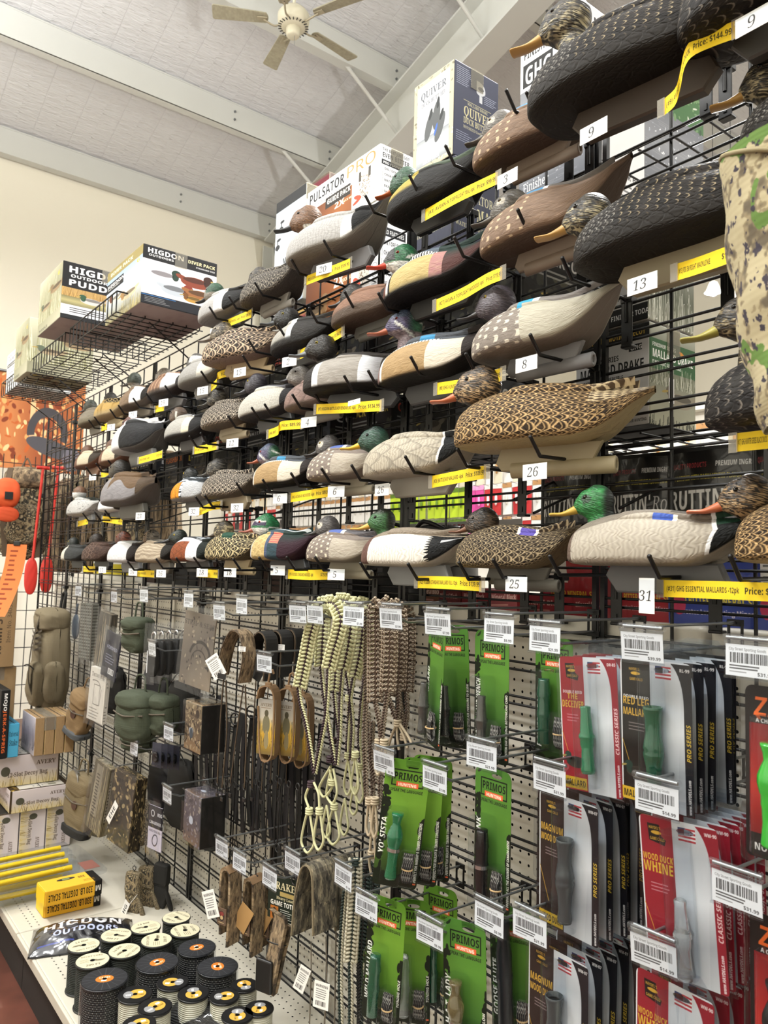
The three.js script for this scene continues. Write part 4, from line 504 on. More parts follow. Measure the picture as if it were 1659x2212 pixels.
// ---- prints of the boxed goods (photographs on them are plain impressions of water, reeds and decoys)
const duckArt = (x, a, b, s, body, head, flip = 1) => { x.save(); x.translate(a, b); x.scale(s * flip, s); blob(x, body, 0, 0, 40, 17); blob(x, body, 36, -8, 18, 7, -.35); blob(x, head, -32, -18, 13, 12); blob(x, head, -30, -6, 9, 12); blob(x, '#a08a4a', -48, -15, 10, 3, -.25); blob(x, 'rgba(20,18,16,.45)', 4, -7, 30, 8); x.restore(); };
const reeds = (x, w, y0, y1, cols, n = 120) => { for (let i = 0; i < n; i++) { x.strokeStyle = cols[i % cols.length]; x.lineWidth = 1.5; x.beginPath(); const a = rnd() * w; x.moveTo(a, y1); x.lineTo(a + rr(-14, 14), rr(y0, y1 - 10)); x.stroke(); } };
const water = (x, a, b, w, h, c0, c1) => { x.fillStyle = grad(x, [c0, c1, c0], 0, b, 0, b + h); x.fillRect(a, b, w, h); for (let i = 0; i < h / 3; i++) fill(x, 'rgba(255,255,255,.12)', a + rnd() * w, b + rnd() * h, w * rr(.05, .3), 1.5); };
const higdon = (x, a, b, s) => { T(x, 'HIGDON', a, b, s, '#f2f2f2', { sx: 1.15 }); T(x, 'OUTDOORS', a + s * .2, b + s * .72, s * .45, '#d8d8d8', { sx: 1.3 }); };
const P_diverF = print(0, 420, 400, (x, w, h) => { fill(x, '#e6e6ea', 0, 0, w, h); fill(x, '#161618', 0, 0, w, 96); higdon(x, 22, 34, 44); T(x, 'DIVER PACK', w - 12, 40, 31, '#dcd2a4', { align: 'right', sx: 1.0, max: 160 }); T(x, 'STANDARD SIZE', w - 12, 68, 15, '#cfcfcf', { align: 'right' }); duckArt(x, 120, 190, 2.1, '#cfc9d0', '#24362c', -1); duckArt(x, 190, 270, 2.1, '#aab0b8', '#7a3326', -1); duckArt(x, 300, 180, 2.2, '#7a3a28', '#352018', -1); duckArt(x, 330, 262, 2.1, '#8a5a34', '#5a2c20', -1); duckArt(x, 285, 300, 1.3, '#a8813a', '#6a4420'); fill(x, '#1c1d22', 0, 330, w, 70); fill(x, '#2f6aa8', 0, 336, 190, 4); T(x, 'FOAM', w - 60, 352, 24, '#c2a748', { align: 'center' }); T(x, 'FILLED', w - 60, 378, 24, '#c2a748', { align: 'center' }); lines(x, '#9a9a9a', 20, 350, 140, 4, 10); });
const P_diverS = print(0, 300, 400, (x, w, h) => { x.fillStyle = grad(x, ['#7f9cc4', '#c6d2e2', '#8f8a72'], 0, 0, 0, h); x.fillRect(0, 0, w, h); fill(x, '#8f8250', 0, 0, w, 70); T(x, 'DIVER PACK', 30, 36, 34, '#efe7c8', { max: 220 }); T(x, '6', w - 44, 90, 46, '#c9b24a'); duckArt(x, 90, 240, 1.4, '#c9c4b8', '#5d3324'); duckArt(x, 200, 280, 1.6, '#c2b293', '#97764b'); reeds(x, w, 300, h, ['#8a7c48', '#b7a867', '#6b6238']); fill(x, '#161618', 0, 96, 150, 66); higdon(x, 8, 118, 32); });
const P_puddF = print(0, 420, 400, (x, w, h) => { fill(x, '#d9dadd', 0, 0, w, h); fill(x, '#131315', 0, 0, w, 180); higdon(x, 24, 50, 62); T(x, 'PUDDLE PACK', 26, 142, 58, '#e9e9e9', { max: 560, sx: 1.2 }); x.save(); x.beginPath(); x.rect(0, 180, w, 120); x.clip(); fill(x, '#a08250', 0, 180, w, 120); reeds(x, w, 165, 240, ['#7a5a2c', '#c09a5a', '#8a6b38'], 160); water(x, 0, 240, w, 60, '#6f6a48', '#a39a6c'); duckArt(x, 140, 250, 1.3, '#b9b4b0', '#2c4a36'); duckArt(x, 260, 262, 1.2, '#c9c6c2', '#6b4d30'); x.restore(); lines(x, '#2a2a2c', 40, 316, 260, 3, 14, 6); fill(x, '#1a1b1e', 0, 368, w, 32); });
const P_puddS = print(0, 260, 400, (x, w, h) => { x.fillStyle = grad(x, ['#c3c0a8', '#8c8b72', '#b5b19a'], 0, 0, w, h); x.fillRect(0, 0, w, h); reeds(x, w, 40, 320, ['#7a7a58', '#d5d2b8', '#9a9870'], 160); duckArt(x, 200, 150, 1.6, '#8f7a5c', '#7a674c'); duckArt(x, 90, 230, 1.3, '#9c8a6e', '#57604f'); T(x, '6', 210, 60, 44, '#c9b24a'); T(x, 'PUDDLE', 20, 380, 26, '#3a3a30', { max: 120 }); });
const P_pulF = print(0, 460, 330, (x, w, h) => { fill(x, '#eeeef0', 0, 0, w, h); T(x, 'PULSATOR', 14, 62, 88, '#1d1d20', { max: 236 }); T(x, 'PRO', 258, 50, 96, '#b08a4e', { w: 'normal', max: 185 }); T(x, 'MOTION DUCK DECOY', 16, 112, 28, '#55555a', { w: 'normal', max: 240 }); x.fillStyle = grad(x, ['#5a2f16', '#9a5a26', '#6b3d1c'], 0, 130, w, h); x.fillRect(0, 140, 300, 190); fill(x, '#2a2420', 130, 122, 160, 70); T(x, 'GUIDE PACK', 140, 152, 44, '#f0ece4', { max: 150 }); T(x, '2X', 190, 210, 54, '#f4efe6'); T(x, 'DUCK MOTION', 240, 214, 18, '#f0e2c8', { max: 100 }); duckArt(x, 70, 290, 2, '#a98a62', '#8c6a44', -1); fill(x, '#cfc8be', 344, 120, 64, 150); fill(x, '#4b463f', 340, 96, 14, 60); fill(x, '#4b463f', 396, 96, 14, 60); speck(x, ['#8a7a66', '#6f6152'], 64, 140, 70, 2, 5, 344, 126); blob(x, '#c0482c', 336, 246, 26, 12, .6); blob(x, '#c0482c', 330, 270, 24, 10, -.4); T(x, 'HIGDON', 438, 300, 40, '#9fa2a6', { rot: -Math.PI / 2, w: 'normal', max: 230 }); });
const P_pulS = print(0, 230, 330, (x, w, h) => { fill(x, '#f2f2f3', 0, 0, w, h); T(x, 'THE BEST JUST GOT', 14, 26, 25, '#3a3a3d', { max: 190 }); T(x, 'EVEN BETTER', 14, 60, 38, '#1d1d20', { max: 190 }); fill(x, '#1d1d22', 10, 88, 170, 30); T(x, 'PRO FEATURES', 20, 104, 22, '#f2f2f2', { max: 150 }); ['ON / OFF SWITCH', 'CHARGING PORT', 'WATERPROOF SEAL', 'BRACKETED PUMP', 'SKIMS ANY POND'].forEach((s, i) => { T(x, s, 30, 140 + i * 34, 19, '#333338', { max: 170 }); fill(x, '#888', 18, 128 + i * 34, 2, 26); }); T(x, 'PULSATOR', 18, 312, 24, '#222', { max: 110 }); });
const P_mojo = print(0, 200, 400, (x, w, h) => { water(x, 0, 0, w, h, '#aebccb', '#d9e0e8'); fill(x, '#1d1e20', 0, 0, w, 40); for (const [a, b] of [[40, 110], [120, 130], [20, 170]]) { blob(x, '#2b2d30', a, b, 16, 10); fill(x, '#2b2d30', a - 2, b - 28, 6, 40); blob(x, '#2b2d30', a + 8, b - 26, 14, 5); } T(x, 'MOJO', 60, 232, 28, '#141414'); T(x, 'FLOCK', 118, 232, 28, '#c02a24'); lines(x, '#44484e', 24, 262, 160, 9, 14, 6); });
const P_quivF = print(0, 220, 400, (x, w, h) => { fill(x, '#b9b39c', 0, 0, w, h); speck(x, ['#7d7a66', '#d8d4c2', '#94907a'], w, h, 160, 3, 9); fill(x, '#cdcfd2', 22, 22, w - 44, h - 44); water(x, 22, 260, w - 44, 118, '#8f949a', '#d9dde2'); T(x, 'QUIVER', 110, 70, 44, '#5b6068', { f: 'serif', align: 'center', max: 140 }); T(x, 'DUCK BUTT HD', 110, 110, 26, '#6a6f77', { f: 'serif', align: 'center', max: 130 }); for (const [a, b, r] of [[90, 220, .25], [130, 190, .1], [150, 250, .35]]) { blob(x, '#55585a', a, b, 20, 60, r); blob(x, '#2f3234', a + 8, b - 50, 8, 24, r); } blob(x, '#3e62b0', 128, 250, 6, 26, .3); T(x, 'LUCKY DUCK', 60, 365, 20, '#f2f2f2', { max: 90 }); });
const P_quivS = print(0, 240, 400, (x, w, h) => { fill(x, '#33364a', 0, 0, w, h); lines(x, '#9aa0b4', 12, 18, 80, 10, 8, 2); lines(x, '#9aa0b4', 160, 90, 70, 5, 8, 2); x.fillStyle = '#b8bac0'; x.beginPath(); x.moveTo(118, 40); x.quadraticCurveTo(170, 40, 166, 84); x.quadraticCurveTo(140, 112, 118, 92); x.closePath(); x.fill(); blob(x, '#33364a', 142, 70, 16, 9); fill(x, '#b8bac0', 134, 100, 16, 30); fill(x, '#9c9878', 50, 148, 150, 3); T(x, 'MALLARD DRAKE', 126, 160, 17, '#b3ad88', { align: 'center', f: 'serif', max: 110 }); T(x, 'QUIVER', 126, 194, 54, '#bdb58c', { align: 'center', f: 'serif', max: 150 }); T(x, 'DUCK BUTT HD', 126, 234, 34, '#bdb58c', { align: 'center', f: 'serif', max: 150 }); T(x, 'MOTORIZED Feeding DECOY', 126, 262, 17, '#a9a384', { align: 'center', f: 'serif', max: 150 }); lines(x, '#8d93a8', 14, 290, 90, 5, 9, 2); });
const P_agit = print(0, 240, 300, (x, w, h) => { fill(x, '#2e3040', 0, 0, w, h); for (let i = 0; i < 30; i++) fill(x, '#3c3f52', i * 8, 90, 2, 210); T(x, 'LUCKY DUCK', 120, 34, 30, '#a9a384', { align: 'center', f: 'serif' }); T(x, 'AGITATOR', 120, 110, 40, '#b3ad90', { align: 'center', f: 'serif', max: 170 }); T(x, 'PRO MAX', 120, 160, 56, '#bdb58c', { align: 'center', f: 'serif', max: 200 }); T(x, 'WATER MOTION DECOY', 120, 205, 18, '#a9a384', { align: 'center', f: 'serif' }); });
const P_ghgF = print(0, 280, 400, (x, w, h) => { water(x, 0, 0, w, h, '#55585f', '#9a9da4'); fill(x, '#e4e5e8', 0, 0, w, 110); T(x, 'FINISHER SERIES', 16, 28, 28, '#222'); fill(x, '#1a1a1a', 14, 50, 130, 52); T(x, 'GHG', 22, 78, 54, '#e9e9e9'); fill(x, '#e6e6e6', 40, 190, 40, 40); speck(x, ['#c9ccd2', '#777a82'], w, 200, 60, 1, 3, 0, 190); T(x, 'Finisher', 20, 330, 28, '#f0f0f0', { f: 'serif', w: 'normal' }); });
const P_ghgS = print(0, 420, 400, (x, w, h) => { water(x, 0, 0, w, h, '#4c4f58', '#8d9098'); fill(x, '#e9e9ec', 0, 0, 190, h); T(x, 'MALLARD HEN', 20, 34, 34, '#222', { max: 150 }); T(x, 'ELECTRONIC SUBMERSIBLE', 20, 62, 18, '#333', { max: 150 }); blob(x, '#8f8a80', 110, 150, 26, 50); fill(x, '#55514b', 84, 84, 10, 44); fill(x, '#55514b', 128, 84, 10, 44); blob(x, '#3b62a8', 96, 150, 7, 14); fill(x, '#3f6b3a', 190, 0, 230, 120); speck(x, ['#2d4f2c', '#cfd4c8', '#6b8f5f'], 230, 120, 80, 3, 10, 190, 0); T(x, 'FOR ALL YOUR HUNTING', 20, 320, 18, '#333'); lines(x, '#777', 20, 340, 130, 3, 12, 4); speck(x, ['#dfe2ea', '#f4f6fb', '#aab0c0'], 220, 260, 140, 1, 4, 195, 130); });
const P_mdF = print(0, 330, 400, (x, w, h) => { fill(x, '#c4c4c4', 0, 0, w, h); fill(x, '#1d1d1c', 0, 0, w, 62); T(x, 'ELECTRONIC MOTION DECOY', w / 2, 32, 34, '#d3b04a', { align: 'center', max: 300 }); fill(x, '#1d1d1d', 244, 78, 56, 26); T(x, 'GHG', 250, 92, 24, '#e0e0e0'); T(x, 'FINISHER SERIES', 20, 118, 30, '#2a2a2a', { max: 180 }); T(x, 'MALLARD DRAKE', 20, 160, 58, '#1a1a1a', { max: 290 }); T(x, 'ELECTRONIC SUBMERSIBLE', 20, 200, 24, '#2a2a2a', { max: 200 }); duckArt(x, 170, 262, 2.0, '#6d675c', '#2c382f'); blob(x, '#242424', 80, 320, 60, 10, -.4); blob(x, '#242424', 60, 306, 8, 26, -.4); T(x, 'FOR ALL YOUR HUNTING', 190, 380, 16, '#3a3a3a', { max: 130 }); });
const P_mdS = print(0, 260, 400, (x, w, h) => { x.fillStyle = grad(x, ['#b7b9ae', '#5e6452', '#8f9080', '#a9a894'], 0, 0, 0, h); x.fillRect(0, 0, w, h); fill(x, '#2f5a34', 0, 60, w, 120); T(x, 'FINISHER SERIES', 14, 84, 22, '#e6e6e6', { max: 130 }); T(x, 'MALLARD DRAKE', 14, 118, 44, '#f2f2f2', { max: 230 }); T(x, 'ELECTRONIC SUBMERSIBLE', 14, 152, 20, '#e6e6e6', { max: 160 }); blob(x, '#c8842a', 178, 92, 18, 8, .5); reeds(x, w, 150, 240, ['#d5d6c8', '#7c8068', '#454a38'], 160); duckArt(x, 170, 285, 1.8, '#8f8878', '#5a5344'); fill(x, '#efefef', 104, 200, 30, 100); barcode(x, 108, 215, 22, 70); for (let i = 0; i < 60; i++) fill(x, '#2f3228', rnd() * w, 350 + rnd() * 50, 3, 30); });
const P_batF = print(0, 330, 170, (x, w, h) => { fill(x, '#bfbfbd', 0, 0, w, h); fill(x, '#1d1d1d', 0, 120, w, 50); T(x, 'RECHARGEABLE BATTERY', 24, 30, 22, '#3a3a3a', { max: 230 }); T(x, 'INTERNAL LITHIUM', 24, 60, 20, '#444'); T(x, 'FOAM FILLED DECOY', 24, 88, 20, '#444'); T(x, 'FINISHER TODAY', 170, 145, 22, '#cfcfcf'); });
const P_grass = print(0, 260, 170, (x, w, h) => { x.fillStyle = grad(x, ['#8a8d82', '#55594c', '#9b9c8e'], 0, 0, 0, h); x.fillRect(0, 0, w, h); reeds(x, w, 0, h, ['#cfd1c4', '#5a5e4e', '#767a68', '#e3e4da'], 180); speck(x, ['#f4f4f4'], w, h, 24, 1, 4); });
const dk0 = plainPrint(0, '#2a2a2b', '#333'), lt0 = plainPrint(0, '#d6d3ca', '#cbc7bc'), kr0 = plainPrint(0, '#9a8058', '#8d744e'), pinkK = plainPrint(0, '#a89a98', '#9c8d8b');
const BOXES = 'boxed decoys on the top shelves';
cartonPx('boxed_decoy', 'white box reading PULSATOR PRO with duck photo, topmost of two', 'box', [822, 308], [665, 395], [893, 345], 426, -.06, { pz: P_pulF, px: P_pulS, all: lt0 }, { group: BOXES });
cartonPx('boxed_decoy', 'white box of printed features under the topmost PULSATOR PRO box', 'box', [822, 428], [665, 502], [893, 460], 640, -.062, { pz: P_pulF, px: P_pulS, all: lt0 }, { group: BOXES, notape: true });
cartonPx('boxed_decoy', 'pale blue box with water scene and MOJO FLOCK print left of the white boxes', 'box', [662, 393], [597, 440], [690, 405], 640, -.062, { pz: P_mojo, all: lt0 }, { group: BOXES, dmax: .3 });
cartonPx('boxed_decoy', 'dark red box peeping up behind the white PULSATOR PRO box', 'box', [714, 371], [626, 415], [730, 378], 470, -.37, { all: print(0, 60, 40, (x, w, h) => { fill(x, '#6d2430', 0, 0, w, h); fill(x, '#a98a4a', 0, 22, w, 8); }) }, { group: BOXES, dmax: .2, toY: 2.412 });
cartonPx('boxed_decoy', 'dark blue box reading QUIVER DUCK BUTT HD with black birds on its front', 'box', [982, 125], [895, 182], [1078, 172], 330, -.06, { pz: P_quivF, px: P_quivS, all: dk0 }, { group: BOXES });
cartonPx('boxed_decoy', 'dark blue box reading AGITATOR PRO MAX under the QUIVER box', 'box', [982, 333], [897, 385], [1080, 372], 540, -.062, { pz: P_agit, px: P_agit, all: dk0 }, { group: BOXES, notape: true });
cartonPx('boxed_decoy', 'big shrink-wrapped grey and white box behind the big black duck', 'box', [1268, 2], [1124, 98], [1520, 135], 415, -.06, { pz: P_ghgF, px: P_ghgS, all: lt0 }, { group: BOXES });
cartonPx('boxed_decoy', 'grey box reading MALLARD DRAKE with green side on the wire shelf', 'box', [1403, 692], [1244, 745], [1503, 718], 915, -.06, { pz: P_mdF, px: P_mdS, all: dk0 }, { group: BOXES });
cartonPx('boxed_decoy', 'pale box with reed print stacked on the MALLARD DRAKE box', 'box', [1400, 560], [1242, 618], [1500, 600], 688, -.062, { pz: P_batF, px: P_grass, all: lt0 }, { group: BOXES, notape: true });
carton('boxed_decoy', 'black box reading HIGDON OUTDOORS and DIVER PACK in the left wire basket', 'box', V(-2.865, 2.735, .33), .42, .235, .31, { pz: P_diverS, px: P_diverF, all: pinkK }, { group: BOXES });
carton('boxed_decoy', 'box reading PUDDLE PACK leaning over the lip of the second wire basket', 'box', V(-3.58, 2.86, .44), .40, .265, .40, { pz: P_puddS, px: P_puddF, all: pinkK }, { group: BOXES });
carton('boxed_decoy', 'pale box far left behind the PUDDLE PACK box', 'box', V(-4.35, 2.80, .40), .3, .30, .34, { all: P_puddS }, { group: BOXES });
carton('boxed_decoy', 'white printed box at the left edge in the farthest wire basket', 'box', V(-4.75, 2.74, .36), .3, .24, .3, { pz: P_pulS, px: P_pulS, all: lt0 }, { group: BOXES });
// dark boxed goods seen through the grid, on the shelves of the other side
{
  const words = [['AVIAN-X', '#d8d4cc'], ['MOJO', '#e0e0e0'], ['LUCKY DUCK', '#c9b24a'], ['DABBLER', '#cfcfcf'], ['WATERFOWL', '#b9b9b9'], ['COME ALIVE!', '#c04a3a'], ['COMBAT', '#e6e6e6'], ['FLASHBACK', '#d0702a']];
  const pr = words.map(([s, c], i) => print(0, 170, 170, (x, w, h) => { fill(x, ['#1e1f22', '#2b2a28', '#241c1c', '#2c2d31'][i % 4], 0, 0, w, h); speck(x, ['#34342f', '#46443a', '#1a1a1c'], w, 90, 60, 4, 16, 0, 70); T(x, s, 12, 34, 34, c, { max: 146 }); lines(x, '#8a8a88', 12, 58, 110, 2, 10, 4); duckArt(x, 90, 120, .9, '#6b6458', '#3c3a34'); }));
  const rows = [[1.845, 'second shelf'], [2.13, 'third shelf']];
  let n = 0;
  for (const [y, where] of rows) { let k = 0; for (let x = -1.28; x > -3.7;) { const w = rr(.18, .3), h = rr(.18, .255), d = .3; if (y > 2 || x < -1.3) carton('dark_boxed_good', 'dark printed box behind the grid wall, ' + ORD[k++] + ' from the right on the ' + where, 'box', V(x, y + h, -.06 - rr(0, .05)), w, h, d, { pz: pr[n % 8], px: pr[(n + 3) % 8], all: dk0 }, { group: 'dark boxes behind the grid wall', notape: true }); n++; x -= w + rr(.015, .09); } }
  // steel shelves of the other side
  for (const [y, x0, x1, lab] of [[1.835, -3.75, -1.22, 'black wire shelf behind the grid wall, lower of two'], [2.12, -3.75, -1.22, 'black wire shelf behind the grid wall, upper of two'], [1.80, -1.2, -.70, 'short black wire shelf under the MALLARD DRAKE box'], [2.405, -2.7, -.55, 'long black wire shelf under the boxes of the right top']]) {
    const t = thing('wire_shelf', lab, 'shelf', [0, y, 0]); const n = Math.round((x1 - x0) / .075);
    part('cross_wires', merge([...Array(n + 1)].map((_, i) => rod(V(x0 + (x1 - x0) * i / n, -0.006, -.03), V(x0 + (x1 - x0) * i / n, -0.006, -.42), .0026, 5))), M.blackWire, t);
    for (const z of [-.03, -.11, -.19, -.27, -.35, -.42]) part('long_wire', rod(V(x0, -.001, z), V(x1, -.001, z), .003, 5), M.blackWire, t);
    for (const x of [x0 + .02, (x0 + x1) / 2, x1 - .02]) part('brace', rod(V(x, -.01, -.4), V(x, -.16, -.01), .0035, 5), M.blackWire, t);
  }
}
// front wire baskets at the left, carrying the boxed decoy packs
for (const [x1, lab] of [[-3.015, 'black wire basket shelf under the DIVER PACK box'], [-3.735, 'black wire basket shelf under the PUDDLE PACK box'], [-4.455, 'black wire basket shelf at the far left end']]) {
  const x0 = x1 - .64, d = .372, lip = .085, t = thing('wire_basket', lab, 'basket', [0, 2.49, 0]);
  for (let i = 0; i <= 12; i++) { const x = x0 + (x1 - x0) * i / 12; part('cross_wire', wire([V(x, 0, .005), V(x, 0, d), V(x, lip, d)], .0024, 5), M.blackWire, t); }
  for (let i = 0; i <= 6; i++) part('long_wire', wire([V(x0, lip, .02 + (d - .02) * i / 6), V(x0, 0, .02 + (d - .02) * i / 6), V(x1, 0, .02 + (d - .02) * i / 6), V(x1, lip, .02 + (d - .02) * i / 6)], .0026, 5), M.blackWire, t);
  part('rim', wire([V(x0, lip, .01), V(x0, lip, d), V(x1, lip, d), V(x1, lip, .01)], .0034, 6), M.blackWire, t);
  for (const x of [x0 + .02, x1 - .02]) part('brace', rod(V(x, -.005, d * .62), V(x, -.15, .01), .0034, 5), M.blackWire, t);
}
// ---------------------------------------------------------------- scan hooks with clear price holders
const tagPrint = [...Array(6)].map((_, i) => print(1, 150, 92, (x, w, h) => { fill(x, '#ecedef', 0, 0, w, h); T(x, 'City Street Sporting Goods', 10, 14, 11, '#444', { w: 'normal', max: 110 }); barcode(x, 14, 24, 122, 30); lines(x, '#555', 12, 60, 100, 2, 8, 4); lines(x, '#999', 12, 78, 60, 1, 8, 3); T(x, ['$31.99', '$39.99', '$21.99', '$14.99', '$7.99', '$9.99'][i], w - 10, h - 12, 15, '#333', { align: 'right' }); }));
const scanHook = { rods: (len) => merge([wire([V(0, .004, .01), V(0, .004, len - .03), V(0, .016, len)], .0027, 6)]), top: (len) => merge([wire([V(0, .044, .01), V(0, .044, len + .008)], .0026, 6), rod(V(-.034, .043, len + .008), V(.034, .043, len + .008), .0028)]) };
const backPlate = merge([rbox(.03, .012, .004, .001, 0, .044, .008), rbox(.03, .012, .004, .001, 0, .0, .008), wire([V(-.012, .044, .008), V(-.012, 0, .008)], .0026), wire([V(.012, .044, .008), V(.012, 0, .008)], .0026)]);
const holderPane = merge([box(.074, .05, .0008, 0, .014, 0), box(.074, .003, .004, 0, -.011, .001)]), holderRoll = merge([new THREE.CylinderGeometry(.0055, .0055, .076, 10, 1, true).rotateZ(Math.PI / 2).translate(0, .043, -.002), box(.074, .004, .003, 0, .037, 0)]), tagGeo = box(.071, .043, .0006, 0, .013, -.001);
// tags as seen in the photograph: middle of the tag, what it hangs beside, tilt
const HOOKS = [
  [408, 1295, 'in front of the black handled cases', 0], [475, 1321, 'second of the pair over the camouflage straps', 1], [523, 1307, 'over the camouflage straps', 1], [645, 1324, 'left of the first green lanyard', 1], [682, 1325, 'before the pale green lanyards', 4], [764, 1328, 'between green and brown lanyards', 4], [846, 1333, 'before the brown braided lanyards', 4], [947, 1345, 'over the easy mallard card', 4], [1078, 1359, 'over the wench card', 5], [1177, 1377, 'over the red deceiver packs', 2], [1388, 1393, 'over the black red leg packs', 1], [1622, 1424, 'over the red and black pack at the right edge', 0],
  [572, 1431, 'over the strap cards with yellow reeds', 1], [831, 1644, 'over the front YO SISTA card', 4], [940, 1680, 'over the second YO SISTA card', 4], [1041, 1630, 'between wench card and the honk card', 2], [1188, 1681, 'over the upper MAGNUM WOOD DUCK packs', 2], [1419, 1722, 'over the upper WHINE packs', 3], [1592, 1922, 'low at the right edge', 0],
  [362, 1716, 'left of the lower clear box', 1], [480, 1832, 'before the black straps', 1], [518, 1862, 'over the brown rolled straps', 1], [633, 1862, 'over the padded camouflage strap', 1], [742, 1892, 'over the dark and cream lanyards', 4], [792, 1957, 'over the lower mallard card', 4], [929, 2013, 'over the lady card', 5], [1057, 1981, 'over the big dark goose call', 5], [1145, 2000, 'over the lower MAGNUM WOOD DUCK packs', 2], [1413, 2056, 'over the lower WHINE packs', 3], [583, 1895, 'pale yellow, over the game tote card', 3],
  [330, 1400, 'over the dark clear packs', 1], [170, 1275, 'over the clear packs at the left', 1], [247, 1288, 'over the clear tubes', 1], [312, 1285, 'over the green pouch', 1], [365, 1582, 'over the small clear packs', 1], [290, 1615, 'beside the grey green pouch', 1], [165, 1680, 'over the lower olive pouch', 1],
];
const HZ = .285, HOOKGROUP = 'grey scan hooks with clear price holders';
HOOKS.forEach(([px, py, where, pr], i) => {
  const p = at(px, py, HZ), t = thing('scan_hook', 'grey wire hook with barcode tag ' + where, 'hook', [p.x, p.y - .016, 0], 0, HOOKGROUP);
  part('lower_rod', scanHook.rods(.27), M.steel, t); part('upper_rod', scanHook.top(.277), M.steel, t); part('back_plate', backPlate, M.blackWire, t);
  const h = part('tag_holder', holderPane, M.clear, t, 0, 0, .287), g = tagGeo.clone(); onto(g, tagPrint[pr]); part('holder_roll', holderRoll, M.haze, h); part('price_tag', g, sheets[1].paper, h); h.rotation.y = rr(-.05, .12); h.rotation.x = rr(-.02, .1);
});
// ---------------------------------------------------------------- duck calls: turned barrels
const lathe = (pts, n = 18) => new THREE.LatheGeometry(pts.map(([r, y]) => new THREE.Vector2(r, y)), n);
const CALLS = {
  slim: lathe([[.001, 0], [.011, 0], [.0125, .006], [.011, .012], [.0095, .04], [.0115, .046], [.0115, .056], [.0135, .058], [.0135, .062], [.011, .066], [.0085, .10], [.0092, .108], [.007, .11], [.001, .108]]),
  pear: lathe([[.001, 0], [.012, 0], [.013, .004], [.0105, .03], [.0115, .05], [.0125, .054], [.0125, .066], [.0145, .070], [.0170, .082], [.0165, .092], [.0120, .104], [.0085, .112], [.010, .122], [.0125, .130], [.0125, .134], [.001, .134]]),
  waist: lathe([[.001, 0], [.0115, 0], [.0125, .006], [.0105, .02], [.0120, .045], [.0155, .060], [.0160, .066], [.0145, .070], [.0160, .074], [.0145, .082], [.0115, .098], [.0125, .120], [.0150, .132], [.0150, .136], [.013, .136], [.012, .128]], 20),
  barrel: lathe([[.001, 0], [.0125, 0], [.0125, .05], [.014, .052], [.014, .062], [.0125, .064], [.0125, .09], [.0145, .094], [.0115, .12], [.0115, .126], [.001, .126]]),
  goose: lathe([[.001, 0], [.014, 0], [.0155, .01], [.015, .09], [.0168, .094], [.0168, .104], [.0155, .108], [.0165, .14], [.0125, .165], [.0135, .19], [.0155, .20], [.0125, .206], [.001, .206]], 20),
};
const plastic = (c, tr = .75, o = {}) => new THREE.MeshPhysicalMaterial({ color: c, roughness: .06, transmission: tr, thickness: .004, ior: 1.45, clearcoat: 1, clearcoatRoughness: .05, ...o });
const CM = { green: plastic(0x1f8a5c, .55), smoke: plastic(0x50504c, .5), black: std(0x121214, .16), jade: plastic(0x0f5c40, .35), bright: plastic(0x37d43a, .45), clear: plastic(0xe9eef0, .92), gun: std(0x4b5052, .25, .35), charcoal: std(0x2b2c31, .3), teal: plastic(0x1c6a60, .5), amber: plastic(0x8a7a52, .6) };
const band = new THREE.CylinderGeometry(.0142, .0142, .007, 16);
// coiled lanyard cord held by a rubber band
const cordBundle = merge([...Array(5)].map((_, i) => tube([V(-.008 + i * .004, .028, .002 * (i % 2)), V(-.009 + i * .004, 0, .004), V(-.008 + i * .004, -.028, .002), V(-.004 + i * .004, -.03, -.003), V(-.006 + i * .004, 0, -.004), V(-.005 + i * .004, .027, -.002)], .0023, 14, 5)));
const cordMat = std(0xffffff, .75, 0, { map: tex(64, 64, (u, v) => (hash(u * 32 | 0, v * 24 | 0, 3) > .7 ? hex(0xb9b6ae) : hex(0x17181a)), { color: true }) });
function cardShape(w, h, r) { const s = new THREE.Shape(); s.moveTo(-w / 2 + r, -h); s.lineTo(w / 2 - r, -h); s.quadraticCurveTo(w / 2, -h, w / 2, -h + r); s.lineTo(w / 2, -r * 1.6); s.quadraticCurveTo(w / 2, 0, w / 2 - r * 1.6, 0); s.lineTo(-w / 2 + r * 1.6, 0); s.quadraticCurveTo(-w / 2, 0, -w / 2, -r * 1.6); s.lineTo(-w / 2, -h + r); s.quadraticCurveTo(-w / 2, -h, -w / 2 + r, -h);
  const e = new THREE.Path(); e.absellipse(w * .1, -.014, .014, .0045, 0, Math.PI * 2); s.holes.push(e); return s; }
function cardGeo(w, h, r, reg, thick = .0009) { const g = new THREE.ExtrudeGeometry(cardShape(w, h, r), { depth: thick, bevelEnabled: false, curveSegments: 6 }), p = g.attributes.position, uv = g.attributes.uv; for (let i = 0; i < p.count; i++) uv.setXY(i, (p.getX(i) + w / 2) / w, (p.getY(i) + h) / h); return onto(g, reg); }
const shell = (w, h, d, r = .008) => { const s = new THREE.Shape(); s.moveTo(-w / 2 + r, -h / 2); s.lineTo(w / 2 - r, -h / 2); s.quadraticCurveTo(w / 2, -h / 2, w / 2, -h / 2 + r); s.lineTo(w / 2, h / 2 - r); s.quadraticCurveTo(w / 2, h / 2, w / 2 - r, h / 2); s.lineTo(-w / 2 + r, h / 2); s.quadraticCurveTo(-w / 2, h / 2, -w / 2, h / 2 - r); s.lineTo(-w / 2, -h / 2 + r); s.quadraticCurveTo(-w / 2, -h / 2, -w / 2 + r, -h / 2); return new THREE.ExtrudeGeometry(s, { depth: d - .006, bevelEnabled: true, bevelSize: .004, bevelThickness: .006, bevelSegments: 2, curveSegments: 4 }); };
